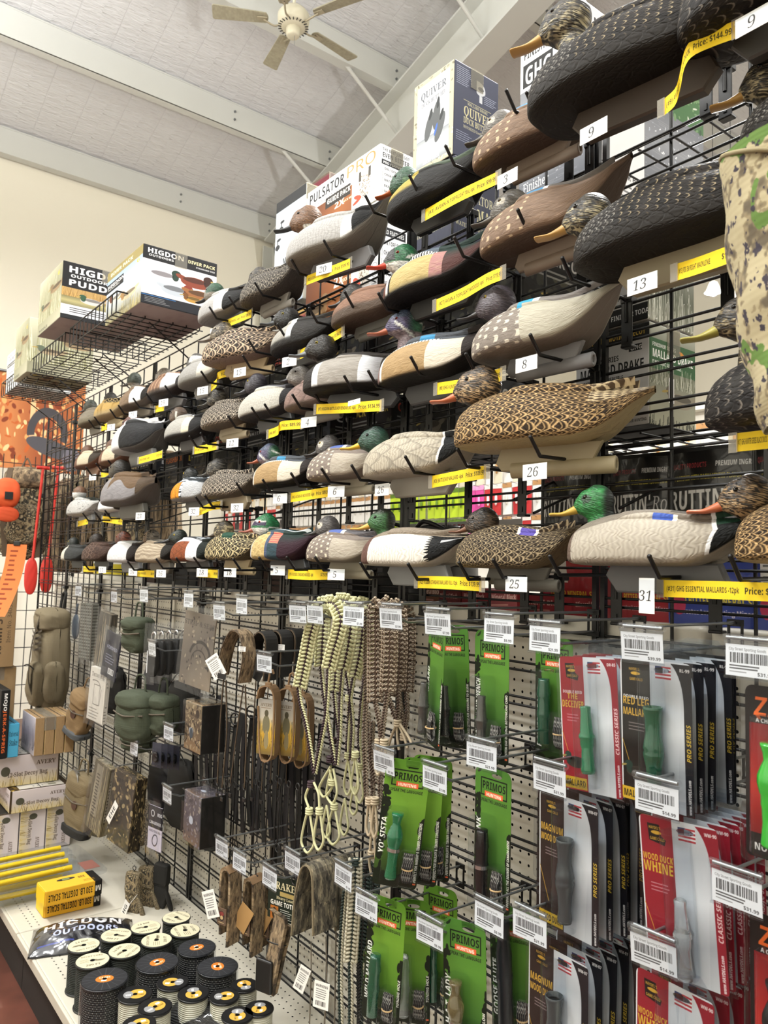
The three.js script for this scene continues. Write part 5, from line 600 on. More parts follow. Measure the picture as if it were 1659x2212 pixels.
const primosLogo = (x, cx, y, s) => { x.lineWidth = 3 * s; x.strokeStyle = '#141812'; x.strokeRect(cx - 42 * s, y - 22 * s, 84 * s, 40 * s); T(x, 'PRIMOS', cx, y - 6 * s, 25 * s, '#141812', { align: 'center', max: 78 * s }); fill(x, '#d9603a', cx - 30 * s, y + 8 * s, 60 * s, 13 * s); T(x, 'HUNTING', cx, y + 15 * s, 11 * s, '#f4ead8', { align: 'center', max: 50 * s }); T(x, 'SPEAK THE LANGUAGE', cx, y + 30 * s, 11 * s, '#141812', { align: 'center', max: 88 * s }); };
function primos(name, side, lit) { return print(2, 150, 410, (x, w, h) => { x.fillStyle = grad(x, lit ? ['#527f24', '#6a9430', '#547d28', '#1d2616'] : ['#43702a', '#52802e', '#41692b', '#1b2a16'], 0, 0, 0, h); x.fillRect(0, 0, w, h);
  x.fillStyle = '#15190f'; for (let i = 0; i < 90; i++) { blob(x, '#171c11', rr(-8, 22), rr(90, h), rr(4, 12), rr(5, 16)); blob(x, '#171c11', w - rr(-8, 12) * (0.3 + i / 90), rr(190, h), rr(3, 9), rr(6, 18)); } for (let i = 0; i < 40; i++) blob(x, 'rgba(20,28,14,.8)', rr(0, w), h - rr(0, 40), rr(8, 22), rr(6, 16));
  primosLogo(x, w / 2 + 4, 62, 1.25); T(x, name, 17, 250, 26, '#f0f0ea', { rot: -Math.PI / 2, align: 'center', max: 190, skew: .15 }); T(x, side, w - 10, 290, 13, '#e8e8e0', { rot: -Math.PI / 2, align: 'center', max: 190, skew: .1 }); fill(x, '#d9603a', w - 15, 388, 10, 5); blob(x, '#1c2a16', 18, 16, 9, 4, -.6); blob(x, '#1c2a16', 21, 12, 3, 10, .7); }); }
const PG = 'green carded duck calls';
function primosCard(label, px, py, z, yaw, roll, reg, call, mat, o = {}) {
  const w = .095, h = .265, t = thing('call_card', label, 'duck call', at(px, py, z), yaw, PG), b = new THREE.Group(); t.rotation.z = roll; t.rotation.order = 'YXZ';
  part('backing_card', cardGeo(w, h, .012, reg), sheets[2].card, t);
  const cx = -.009, cy = o.cy ?? -.175;
  part('blister', shell(.036, o.bh ?? .15, .034), M.clear, t, cx, cy, .004); part('blister', shell(.032, .072, .022), M.clear, t, cx + .033, cy - .04, .004);
  const c = part('duck_call', CALLS[call], mat, t, cx, cy - .066, .02); if (o.band) part('ring', band, M.chrome, c, 0, o.band, 0);
  const k = part('coiled_cord', cordBundle, cordMat, t, cx + .033, cy - .04, .014); part('rubber_band', new THREE.TorusGeometry(.011, .0016, 6, 14).rotateX(Math.PI / 2), std(0xc9a878, .6), k, 0, -.004, 0);
  part('hang_tab', box(.03, .012, .0006, w * .1, -.006, .0012), M.clear, t);
  return t;
}
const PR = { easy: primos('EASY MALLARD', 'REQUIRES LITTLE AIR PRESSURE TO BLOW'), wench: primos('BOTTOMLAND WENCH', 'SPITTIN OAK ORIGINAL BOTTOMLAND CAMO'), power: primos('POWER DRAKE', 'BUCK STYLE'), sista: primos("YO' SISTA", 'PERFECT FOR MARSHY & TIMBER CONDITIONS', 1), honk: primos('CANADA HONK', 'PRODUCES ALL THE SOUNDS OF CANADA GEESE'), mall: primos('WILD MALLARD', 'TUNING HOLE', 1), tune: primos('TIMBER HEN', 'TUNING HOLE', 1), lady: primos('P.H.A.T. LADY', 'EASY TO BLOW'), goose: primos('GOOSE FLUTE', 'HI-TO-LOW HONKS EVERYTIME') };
primosCard('green card reading EASY MALLARD with smoke grey call, tilted left', 946, 1344, .215, -.35, -.08, PR.easy, 'slim', CM.smoke);
primosCard('green card mostly hidden behind the EASY MALLARD one', 976, 1350, .15, .1, .06, PR.easy, 'slim', CM.smoke);
primosCard('green card reading BOTTOMLAND WENCH with long dark call', 1063, 1362, .17, .02, .01, PR.wench, 'slim', CM.smoke, { bh: .16 });
primosCard('green card reading POWER DRAKE with dark green call', 1197, 1378, .1, 0, .01, PR.power, 'barrel', CM.jade, { cy: -.14 });
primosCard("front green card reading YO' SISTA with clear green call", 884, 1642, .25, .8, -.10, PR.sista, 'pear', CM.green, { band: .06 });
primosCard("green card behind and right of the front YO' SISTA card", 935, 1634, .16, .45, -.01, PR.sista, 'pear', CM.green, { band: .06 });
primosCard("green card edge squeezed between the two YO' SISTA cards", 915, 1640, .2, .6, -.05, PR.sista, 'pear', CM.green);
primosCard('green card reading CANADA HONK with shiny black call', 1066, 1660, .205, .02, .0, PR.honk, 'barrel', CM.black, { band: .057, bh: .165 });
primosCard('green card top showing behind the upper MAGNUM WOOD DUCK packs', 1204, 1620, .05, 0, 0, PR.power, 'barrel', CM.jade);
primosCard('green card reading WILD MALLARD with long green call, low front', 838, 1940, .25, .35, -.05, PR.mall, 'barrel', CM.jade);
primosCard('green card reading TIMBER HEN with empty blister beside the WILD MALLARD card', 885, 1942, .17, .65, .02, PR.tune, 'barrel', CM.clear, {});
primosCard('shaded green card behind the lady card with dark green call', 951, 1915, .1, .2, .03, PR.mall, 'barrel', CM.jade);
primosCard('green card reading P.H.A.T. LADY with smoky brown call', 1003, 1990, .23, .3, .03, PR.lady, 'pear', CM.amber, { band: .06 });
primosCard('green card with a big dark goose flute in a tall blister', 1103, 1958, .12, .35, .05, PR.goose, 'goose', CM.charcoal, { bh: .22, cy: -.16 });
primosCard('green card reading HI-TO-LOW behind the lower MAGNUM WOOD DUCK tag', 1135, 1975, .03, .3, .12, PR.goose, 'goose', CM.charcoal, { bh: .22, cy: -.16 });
// ---------------------------------------------------------------- clamshell packs of game calls
const flag = (x, a, b, w, h) => { fill(x, '#e8e4e4', a, b, w, h); for (let i = 0; i < 4; i++) fill(x, '#b03038', a, b + i * h / 3.5, w, h / 7); fill(x, '#2b3560', a, b, w * .42, h * .55); };
const emblem = (x, cx, y, bg) => { fill(x, bg, cx - 30, y - 26, 60, 56); x.fillStyle = '#15120e'; x.beginPath(); x.moveTo(cx - 26, y - 24); x.lineTo(cx + 10, y - 24); x.lineTo(cx + 14, y + 4); x.lineTo(cx + 28, y + 14); x.lineTo(cx + 24, y + 28); x.lineTo(cx - 22, y + 20); x.closePath(); x.fill(); T(x, "HAYDEL'S", cx - 4, y - 14, 11, '#d9a93a', { align: 'center', max: 36 }); blob(x, '#d9a93a', cx, y - 2, 16, 5); T(x, 'GAME CALLS', cx + 2, y + 14, 11, '#d9a93a', { align: 'center', max: 44 }); };
function pack(bg, lines2, foot, series, code, bar, art) { return print(2, 230, 400, (x, w, h) => { x.fillStyle = grad(x, ['#d9dadb', '#b9bbbd', '#e3e4e5', '#a5a7aa', '#d0d2d3'], 95, 0, 200, h); x.fillRect(0, 0, w, h); for (let i = 0; i < 40; i++) { x.strokeStyle = 'rgba(255,255,255,.25)'; x.beginPath(); x.moveTo(110 + i * 2.4, 0); x.lineTo(100 + i * 2, h); x.stroke(); }
  fill(x, bg, 0, 0, 100, h); fill(x, '#e8e6e4', 0, 0, 5, h); emblem(x, 52, 44, bg); let y = 108; for (const [s, c, z] of lines2) { T(x, s, 52, y, z, c, { align: 'center', max: 90 }); y += z * 1.05; } lines(x, 'rgba(230,210,210,.5)', 26, y, 56, 3, 9, 3); fill(x, 'rgba(230,226,226,.0)', 0, 0, 0, 0);
  x.strokeStyle = '#d9a93a'; x.lineWidth = 2; x.beginPath(); x.moveTo(4, 230); x.lineTo(40, 330); x.stroke(); if (art) duckArt(x, 56, 318, 1.0, '#3a352c', '#1d3a30'); fill(x, '#d6ab28', 0, 362, 96, 34); T(x, foot, 48, 380, 26, '#171410', { align: 'center', max: 86 }); flag(x, 118, 14, 50, 34);
  x.fillStyle = bar; x.beginPath(); x.moveTo(168, 4); x.quadraticCurveTo(206, 40, 206, 120); x.lineTo(206, h); x.lineTo(w, h); x.lineTo(w, 4); x.closePath(); x.fill(); T(x, code, 210, 20, 12, '#e6e0da', { align: 'center', max: 34 }); T(x, series, 218, 210, 18, bar === '#17161b' ? '#d9b438' : '#e9c9c4', { rot: -Math.PI / 2, align: 'center', max: 140, skew: .12 }); T(x, 'www.HAYDELS.com', 218, 350, 13, '#efe9e4', { rot: -Math.PI / 2, align: 'center', max: 90 }); }); }
const PKR = { red: pack('#17130f', [['DOUBLE REED', '#e8e4e0', 13], ['RED LEG', '#d9a93a', 28], ['MALLARD', '#d9a93a', 28]], 'MALLARD', 'PRO SERIES', 'RL-99', '#17161b', 1), dec: pack('#a3202c', [['DOUBLE REED', '#e8e4e0', 12], ['THE', '#d9b438', 24], ['DECEIVER', '#d9b438', 28]], 'MALLARD', 'CLASSIC SERIES', 'DR-85', '#8f1c2a', 1), mag: pack('#2b1e19', [['MAGNUM', '#d9a93a', 30], ['WOOD DUCK', '#d9a93a', 28]], 'WOOD DUCK', 'PRO SERIES', 'WM-07', '#17161b', 0), whine: pack('#98202c', [['WOOD DUCK', '#d9b438', 24], ['WHINE', '#d9b438', 38]], 'WOOD DUCK', 'CLASSIC SERIES', 'WW-90', '#8f1c2a', 0) };
const PW2 = .125, PH = .225, insert = {}; for (const k in PKR) insert[k] = cardGeo(PW2, PH, .006, PKR[k]);
const clam = (() => { const s = new THREE.Shape(); s.moveTo(-PW2 / 2 - .005, -PH - .006); s.lineTo(PW2 / 2 + .005, -PH - .006); s.lineTo(PW2 / 2 + .005, .004); s.lineTo(PW2 / 2 - .02, .03); s.lineTo(-PW2 / 2 + .04, .03); s.lineTo(-PW2 / 2 - .005, .0); s.lineTo(-PW2 / 2 - .005, -PH - .006); return new THREE.ExtrudeGeometry(s, { depth: .0006, bevelEnabled: false }); })();
const tubeShell = new THREE.CylinderGeometry(.021, .021, .2, 18, 1, false);
const PKN = ['frontmost', 'second', 'third', 'fourth', 'fifth', 'rearmost'];
function packRow(kind, what, px, py, z0, offs, call, mat, o = {}) {
  const a = at(px, py, z0); let first;
  offs.forEach((dz, i) => {
    const lab = PKN[i] + ' ' + what, pos = V(a.x + PW2 / 2 + (o.dx ?? 0) * i + .002 * ((i * 7) % 3 - 1), a.y, z0 - dz); let t;
    if (i === 0) { t = first = thing('call_pack', lab, 'duck call pack', pos, 0, what.split(' with')[0] + 's');
      part('insert_card', insert[kind], sheets[2].card, t); part('clamshell', clam, M.clear, t, 0, 0, .003); part('blister_tube', tubeShell, M.clear, t, .004, -.112, .016); const c = part('duck_call', CALLS[call], mat, t, .006, o.cy ?? -.19, .016); if (o.ring) part('ring', band, M.chrome, c, 0, o.ring, 0);
    } else { t = dup(first, lab); t.position.copy(pos); }
    t.rotation.set(rr(-.03, .03), (o.yaw ?? 0) + rr(-.05, .05), (o.roll ?? 0) * (1 - i * .15) + rr(-.015, .015));
  });
}
packRow('dec', 'red THE DECEIVER mallard call pack with clear tube', 1207, 1412, .23, [0, .035, .06, .085], 'slim', CM.green, { roll: .06 });
packRow('red', 'black RED LEG MALLARD call pack with green call', 1342, 1418, .245, [0, .033, .066, .115, .13], 'waist', CM.jade, { cy: -.205 });
packRow('mag', 'upper MAGNUM WOOD DUCK call pack with gunmetal call', 1168, 1705, .25, [0, .038, .07, .086, .125, .145], 'waist', CM.gun, { cy: -.2 });
packRow('whine', 'upper red WOOD DUCK WHINE call pack with clear call', 1384, 1750, .26, [0, .03, .058, .075, .1, .125], 'slim', CM.clear, { roll: .05, cy: -.215 });
packRow('mag', 'lower MAGNUM WOOD DUCK call pack with gunmetal call', 1146, 2025, .26, [0, .033, .07, .11, .14], 'waist', CM.gun, { cy: -.2 });
packRow('whine', 'lower red WOOD DUCK WHINE call pack with clear call', 1378, 2088, .26, [0, .035, .07, .1, .13], 'slim', CM.clear, { cy: -.2 });
{ // red and black packs at the right edge
  const zk = print(2, 170, 360, (x, w, h) => { fill(x, '#191312', 0, 0, w, h); x.fillStyle = grad(x, ['#7a1016', '#c02a22', '#5e0d12'], 0, 70, 0, h); x.fillRect(10, 80, w - 20, 230); T(x, 'ZINK', 20, 44, 56, '#e2682c', { max: 150, skew: .1 }); T(x, 'A CHAMPIONS CALL', 24, 74, 12, '#e6e0da', { max: 120 }); T(x, 'NOTHING BUT', 18, 338, 22, '#e6e0da', { max: 130 }); });
  for (const [px, py, lab, mat] of [[1606, 1476, 'red and black call pack with bright green call at the right edge', CM.bright], [1616, 1962, 'red and black call pack with black call, low at the right edge', CM.black]]) {
    const p = at(px, py, .26), t = thing('call_pack', lab, 'duck call pack', V(p.x + .055, p.y, p.z), 0, 'red and black call packs');
    part('insert_card', cardGeo(.105, .23, .008, zk), sheets[2].card, t); part('clamshell', shell(.112, .245, .008), M.clear, t, 0, -.112, -.001); part('blister_tube', new THREE.CylinderGeometry(.024, .026, .175, 18), M.clear, t, -.008, -.125, .022); part('duck_call', CALLS.pear, mat, t, -.008, -.205, .022); part('inner_call', CALLS.slim, CM.bright, t, -.006, -.19, .02).scale.set(.6, .9, .6);
  }
}
// ---------------------------------------------------------------- paracord lanyards: cobra weave, twisted legs, knots and loops
const bead = new THREE.SphereGeometry(1, 7, 5);
const basis = (x, y, z) => new THREE.Matrix4().makeBasis(x, y, z);
// rows of slanted cord turns across a path; w = width of the weave
function cobra(pts, w, tilt = .35) { const c = new THREE.CatmullRomCurve3(pts, false, 'catmullrom', .4), L = c.getLength(), n = Math.max(4, Math.round(L / (w * .30))), out = [], core = [];
  for (let i = 0; i <= n; i++) { const u = i / n, p = c.getPointAt(u), t = c.getTangentAt(u), f = V(.75, 0, .66).cross(t).length() > .1 ? V(.75, 0, .66) : V(0, 1, 0), a = f.clone().cross(t).normalize(), nn = a.clone().cross(t).normalize();
    for (const s of [-1, 1]) { const d = a.clone().multiplyScalar(Math.cos(tilt)).addScaledVector(t, s * Math.sin(tilt) * .8).normalize(), m = basis(d.clone().multiplyScalar(w * .27), t.clone().multiplyScalar(w * .125), nn.clone().multiplyScalar(w * .20)); m.setPosition(p.clone().addScaledVector(a, s * w * .22)); out.push(bead.clone().applyMatrix4(m)); const m2 = basis(a.clone().multiplyScalar(w * .13), t.clone().multiplyScalar(w * .2), nn.clone().multiplyScalar(w * .16)); m2.setPosition(p.clone().addScaledVector(a, s * w * .45)); core.push(bead.clone().applyMatrix4(m2)); } }
  return { weave: merge(out), edge: merge(core), tube: new THREE.TubeGeometry(c, n, w * .12, 5) }; }
function twist(pts, w) { const c = new THREE.CatmullRomCurve3(pts, false, 'catmullrom', .4), L = c.getLength(), n = Math.max(4, Math.round(L / (w * .55))), A = [], B = [];
  for (let i = 0; i <= n; i++) { const u = i / n, p = c.getPointAt(u), t = c.getTangentAt(u), a = V(.75, 0, .66).cross(t).normalize(), nn = a.clone().cross(t).normalize(), s = 1; for (const k of [-1, 1]) { const d = a.clone().multiplyScalar(.8).addScaledVector(t, k * .6).normalize(), m = basis(d.multiplyScalar(w * .42), t.clone().multiplyScalar(w * .27), nn.clone().multiplyScalar(w * .36)); m.setPosition(p.clone().addScaledVector(a, k * w * .22)); ((k > 0) ? A : B).push(bead.clone().applyMatrix4(m)); } }
  return [merge(A), merge(B)]; }
const knot = (p, r) => merge([0, 1, 2].map((i) => new THREE.TorusGeometry(r, r * .42, 6, 10).rotateX(Math.PI / 2).translate(p.x, p.y + (i - 1) * r * .75, p.z)));
const weaveTex = (a, b) => tex(64, 64, (u, v) => mixc(hex(a), hex(b), Math.abs(((u * 22 + v * 10) % 1) - .5) * 1.2), { color: true });
const CORD = { cream: std(0xc3c298, .7), maroon: std(0x35222a, .7), camo: std(0xffffff, .7, 0, { map: tex(96, 96, (u, v) => (noise2(u * 14, v * 9, 4) > .55 ? hex(0xb3a690) : noise2(u * 9, v * 12, 8) > .5 ? hex(0x4d3d30) : hex(0x7a6857)), { color: true }) }), brown: std(0x4b3a2e, .7), tan: std(0xae9f86, .7), forest: std(0x1d2b26, .7), stone: std(0xb1ac98, .7), black: std(0x121214, .6) };
const pxs = (list, z) => list.map(([x, y, dz]) => at(x, y, z + (dz ?? 0)));
// thick, thin, drops are lists of photo paths at depth z
function lanyard(label, cols, z, thick, thin, drops, knots, group, w = .035, w2 = .0125) {
  const o = at(...(thick[0] ?? thin[0])[0].slice(0, 2), z), t = thing('lanyard', label, 'lanyard', o, 0, group), rel = (pts) => pxs(pts, z).map((p) => p.sub(o));
  for (const p of thick) { const g = cobra(rel(p), w), b = part('woven_strap', g.weave, cols[0], t); part('edge_cord', g.edge, cols[0], b); part('core_cord', g.tube, cols[1], b); }
  for (const p of thin) { const [a, b] = twist(rel(p), w2), m = part('twisted_leg', a, cols[0], t); part('second_cord', b, cols[1], m); }
  for (const p of drops) part('cord_loop', tube(rel(p), .0034, 28, 6, p[0][0] === p.at(-1)[0]), cols[2] ?? cols[0], t);
  for (const p of knots) part('knot', knot(rel([[p[0], p[1]]])[0], .0075), cols[p[2] ?? 2] ?? cols[0], t);
  return t;
}
const GREEN = [CORD.cream, CORD.maroon, CORD.cream], GL = 'pale green paracord lanyards', BR = [CORD.camo, CORD.brown, CORD.tan], BL = 'brown camouflage paracord lanyards', LOW = [CORD.stone, CORD.forest, CORD.stone];
const drop = (x, y, h, w = 12) => [[x, y], [x - w * .6, y + h * .35], [x - w, y + h * .75], [x - w * .2, y + h], [x + w * .7, y + h * .8], [x + w * .4, y + h * .4], [x, y]];
lanyard('frontmost pale green paracord lanyard, its long left leg ending lowest', GREEN, .255, [[[709, 1303], [690, 1309], [672, 1365], [661, 1419], [648, 1482]], [[705, 1301], [722, 1305], [736, 1336], [730, 1372], [720, 1405], [711, 1442]]], [[[645, 1486], [650, 1521], [662, 1566], [679, 1668]], [[710, 1446], [708, 1495], [704, 1545], [694, 1600], [681, 1668]]], [drop(667, 1745, 98, 16), drop(690, 1745, 92, 12), [[672, 1690], [660, 1720], [667, 1745]], [[678, 1690], [688, 1715], [690, 1745]]], [[672, 1694, 1], [668, 1752], [690, 1752]], GL);
lanyard('second pale green paracord lanyard with a big open loop at its foot', GREEN, .20, [[[728, 1296], [752, 1301], [758, 1345], [752, 1395], [742, 1443]], [[724, 1297], [702, 1320], [697, 1380], [694, 1437]]], [[[741, 1447], [736, 1506], [734, 1582], [728, 1650]], [[694, 1441], [700, 1500], [712, 1580], [724, 1650]]], [[[715, 1655], [690, 1700], [700, 1722], [718, 1698], [712, 1662]], [[720, 1660], [728, 1710], [718, 1736], [705, 1715], [715, 1662]], drop(722, 1740, 85, 16), drop(706, 1740, 70, 10)], [[713, 1640, 1], [717, 1690], [722, 1742]], GL);
lanyard('third pale green paracord lanyard hanging straight at the right of the bunch', GREEN, .14, [[[752, 1303], [776, 1309], [783, 1355], [777, 1410], [766, 1461]], [[750, 1304], [740, 1330], [744, 1390], [748, 1440]]], [[[764, 1466], [757, 1510], [752, 1590], [748, 1640]], [[748, 1444], [756, 1500], [762, 1570], [758, 1640]]], [drop(752, 1640, 78, 9), drop(768, 1635, 82, 9), [[752, 1510], [754, 1560], [752, 1625]], drop(745, 1725, 80, 10)], [[753, 1508], [752, 1632], [768, 1630]], GL);
lanyard('rear pale green paracord lanyard, half hidden behind the others', GREEN, .08, [[[775, 1302], [795, 1310], [800, 1345], [796, 1400], [790, 1440]], [[735, 1390], [726, 1440], [722, 1490]]], [[[790, 1444], [782, 1510], [776, 1590], [780, 1655]], [[722, 1494], [726, 1540], [735, 1600]]], [drop(778, 1660, 75, 9), drop(765, 1700, 60, 9)], [[778, 1655], [720, 1600, 1]], GL);
lanyard('frontmost brown camouflage paracord lanyard', BR, .24, [[[822, 1301], [812, 1320], [811, 1400], [811, 1512]], [[825, 1300], [840, 1316], [842, 1400], [838, 1490]]], [[[811, 1516], [820, 1560], [824, 1600]], [[838, 1494], [830, 1550], [824, 1600]], [[792, 1318], [790, 1420], [791, 1506], [788, 1600], [792, 1720]]], [drop(818, 1600, 74, 8), drop(830, 1600, 70, 8), drop(798, 1726, 80, 7), drop(810, 1726, 84, 7)], [[818, 1604], [830, 1604], [798, 1730], [810, 1730]], BL);
lanyard('second brown camouflage paracord lanyard with fanned tan cord ends', BR, .17, [[[848, 1306], [862, 1320], [864, 1390], [860, 1480]], [[845, 1306], [835, 1340], [836, 1420], [838, 1500]]], [[[860, 1484], [862, 1520], [858, 1560]], [[838, 1504], [848, 1530], [858, 1560]]], [[[858, 1560], [846, 1590], [838, 1614]], [[858, 1562], [858, 1592], [862, 1620]], [[860, 1562], [872, 1590], [880, 1616]], [[861, 1560], [880, 1588], [890, 1608]]], [[859, 1562]], BL);
lanyard('rear brown camouflage paracord lanyard beside the EASY MALLARD card', BR, .10, [[[868, 1312], [880, 1326], [882, 1400], [878, 1490]], [[866, 1312], [858, 1340], [860, 1430], [862, 1490]]], [[[878, 1494], [880, 1540], [872, 1590]], [[862, 1494], [868, 1540], [872, 1590]]], [], [[872, 1592]], BL);
lanyard('brown camouflage lanyard leg hanging low behind the tag with knotted tan ends', BR, .20, [], [[[806, 1560], [802, 1640], [806, 1700], [804, 1760]], [[796, 1540], [800, 1620], [812, 1690]], [[826, 1640], [822, 1690], [822, 1745]]], [drop(806, 1765, 130, 8)], [[806, 1768], [803, 1845]], BL) ;
for (const [dx, z, lab] of [[0, .25, 'frontmost dark green and stone braided lanyard at the bottom centre'], [22, .17, 'second dark green and stone braided lanyard at the bottom centre'], [40, .10, 'rear dark green and stone braided lanyard at the bottom centre']]) lanyard(lab, dx ? [CORD.forest, CORD.black, CORD.stone] : LOW, z, [[[768 + dx, 1858 + dx * .3], [767 + dx, 1920], [762 + dx, 2000], [757 + dx, 2075]]], [[[757 + dx, 2080], [758 + dx, 2140], [757 + dx, 2230]], [[745 + dx, 1925 + dx * .3], [738 + dx, 2020], [735 + dx, 2110], [737 + dx, 2230]]], [], [[768 + dx, 1862 + dx * .3, 1]], 'dark green and stone lanyards', .030, .013);
// ---------------------------------------------------------------- straps: flat webbing swept along a path
function bandGeo(pts, wv, thick = .003) { const c = new THREE.CatmullRomCurve3(pts, false, 'catmullrom', .4), n = Math.max(8, pts.length * 6), pos = [], uv = [], idx = []; const L = c.getLength();
  for (let i = 0; i <= n; i++) { const p = c.getPointAt(i / n), t = c.getTangentAt(i / n), N = t.clone().cross(wv).normalize().multiplyScalar(thick / 2); for (const [a, b] of [[-.5, 1], [.5, 1], [.5, -1], [-.5, -1]]) { const q = p.clone().addScaledVector(wv, a).addScaledVector(N, b); pos.push(q.x, q.y, q.z); uv.push((a + .5) * wv.length() / .1, i / n * L / .1); } }
  for (let i = 0; i < n; i++) for (let k = 0; k < 4; k++) { const a = i * 4 + k, b = i * 4 + (k + 1) % 4; idx.push(a, a + 4, b, b, a + 4, b + 4); }
  idx.push(0, 1, 2, 0, 2, 3, n * 4, n * 4 + 2, n * 4 + 1, n * 4, n * 4 + 3, n * 4 + 2);
  const g = new THREE.BufferGeometry(); g.setAttribute('position', new THREE.Float32BufferAttribute(pos, 3)); g.setAttribute('uv', new THREE.Float32BufferAttribute(uv, 2)); g.setIndex(idx); const q = g.toNonIndexed(); q.computeVertexNormals(); return q; }
const barkTex = (cols, sx = 7, sy = 2.2, s = 1) => { const t = tex(256, 256, (u, v) => { const n = fbm(u * sx * 2, v * sy * 2, s), m = fbm(u * sx * 5, v * sy * 3, s + 4), k = clamp(n * 1.5 - .2 + .35 * (m - .5)) * (cols.length - 1), i = Math.min(cols.length - 2, Math.floor(k)); let c = mixc(hex(cols[i]), hex(cols[i + 1]), sst(.25, .75, k - i)); if (m > .66) c = mulc(c, .6); return c; }, { color: true }); t.repeat.set(1, 1); return t; };
const weaveBump = tex(64, 64, (u, v) => .5 + .25 * Math.sin(u * 100) + .25 * Math.sin(v * 100));
const FAB = { camo: std(0xffffff, .85, 0, { map: barkTex([0x2c251d, 0x5a4c3b, 0x857259, 0xa59172]) }), camoGrey: std(0xffffff, .85, 0, { map: barkTex([0x25221d, 0x4a453b, 0x6f6857, 0x958a72], 6, 2, 5) }), camoLeaf: std(0xffffff, .85, 0, { map: barkTex([0x201c16, 0x4b4030, 0x8a7a5c, 0x2e2a20, 0xb3a483], 4, 4, 9) }), brown: std(0x554737, .85, 0, { bumpMap: weaveBump, bumpScale: .0006 }), taupe: std(0x5e564a, .85, 0, { bumpMap: weaveBump, bumpScale: .0006 }), dark: std(0x1b1a18, .85), tan: std(0x82674a, .85), khaki: std(0x7a6f58, .9, 0, { bumpMap: weaveBump, bumpScale: .0006 }), tanBag: std(0x7d6647, .9, 0, { bumpMap: weaveBump, bumpScale: .0006 }), olive: std(0x6f6249, .9, 0, { bumpMap: weaveBump, bumpScale: .0006 }), green: std(0x3d4434, .85, 0, { bumpMap: weaveBump, bumpScale: .0006 }) };
const P_tag = print(3, 70, 100, (x, w, h) => { fill(x, '#e4e3df', 0, 0, w, h); T(x, 'WARNING', 35, 16, 14, '#333', { align: 'center', max: 56 }); lines(x, '#777', 10, 28, 50, 5, 8, 3); barcode(x, 12, 72, 46, 18); }), tagBox = (w, h) => onto(rbox(w, h, .0008, .0003), P_tag);
const clipGeo = merge([new THREE.TorusGeometry(.009, .0018, 6, 14), rod(V(0, -.009, 0), V(0, -.03, 0), .0018), rbox(.016, .012, .005, .002, 0, -.036, 0)]);
function strap(label, z, arch, legs, mats, tags, o = {}) {
  const c0 = at(...arch[0].slice(0, 2), z), t = thing(o.name ?? 'shoulder_strap', label, 'strap', c0, 0, o.group), rel = (pts) => pxs(pts, z).map((p) => p.sub(c0)), wv = V(.012, 0, o.w ?? .045);
  part('padded_band', bandGeo(rel(arch), wv, o.thick ?? .007), mats[0], t); part('edge_binding', bandGeo(rel(arch), V(.014, 0, (o.w ?? .045) * 1.14), .003), mats[1], t);
  for (const l of legs) { const m = part('webbing', bandGeo(rel(l), V(.026, 0, .016), .0025), mats[2] ?? mats[1], t); const e = rel([l.at(-1)])[0]; part('snap_hook', clipGeo, M.blackPlastic, m, e.x, e.y, e.z); }
  for (const [x, y, w, h, roll, mat] of tags) { const p = rel([[x, y, .03]])[0], m = part('paper_tag', mat ? rbox(w, h, .0008, .0003) : tagBox(w, h), mat ?? sheets[3].paper, t, p.x, p.y, p.z); m.rotation.set(0, .5, roll); }
  return t;
}
const SG = 'camouflage padded shoulder straps';
strap('frontmost camouflage padded shoulder strap with white tag', .25, [[480, 1458], [492, 1400], [512, 1362], [532, 1372], [538, 1420], [528, 1474]], [[[483, 1468], [476, 1560], [470, 1690]], [[488, 1470], [490, 1580], [480, 1700]], [[526, 1480], [512, 1580], [498, 1690]], [[530, 1480], [532, 1590], [528, 1700]]], [FAB.camo, FAB.brown, FAB.brown], [[466, 1440, .05, .07, .6], [523, 1402, .024, .014, 0], [479, 1461, .03, .016, -.1, M.blackPlastic]], { group: SG });
strap('second padded shoulder strap, brown with black lining', .18, [[552, 1440], [556, 1385], [572, 1365], [586, 1385], [582, 1470]], [[[554, 1450], [548, 1570], [545, 1700]], [[580, 1478], [572, 1590], [565, 1705]]], [FAB.dark, FAB.brown, FAB.brown], [[559, 1440, .05, .08, -.5, M.blackPlastic]], { group: SG });
strap('third padded shoulder strap, brown, with white tag inside', .12, [[590, 1440], [594, 1380], [606, 1362], [620, 1380], [616, 1462]], [[[592, 1450], [588, 1580], [584, 1690]], [[614, 1470], [606, 1590], [600, 1700]]], [FAB.dark, FAB.brown, FAB.brown], [[604, 1400, .035, .022, 0]], { group: SG });
strap('rear padded shoulder strap beside the first green lanyard', .07, [[624, 1430], [628, 1375], [640, 1360], [650, 1380], [646, 1450]], [[[626, 1440], [622, 1560], [618, 1690]]], [FAB.dark, FAB.brown, FAB.brown], [], { group: SG });
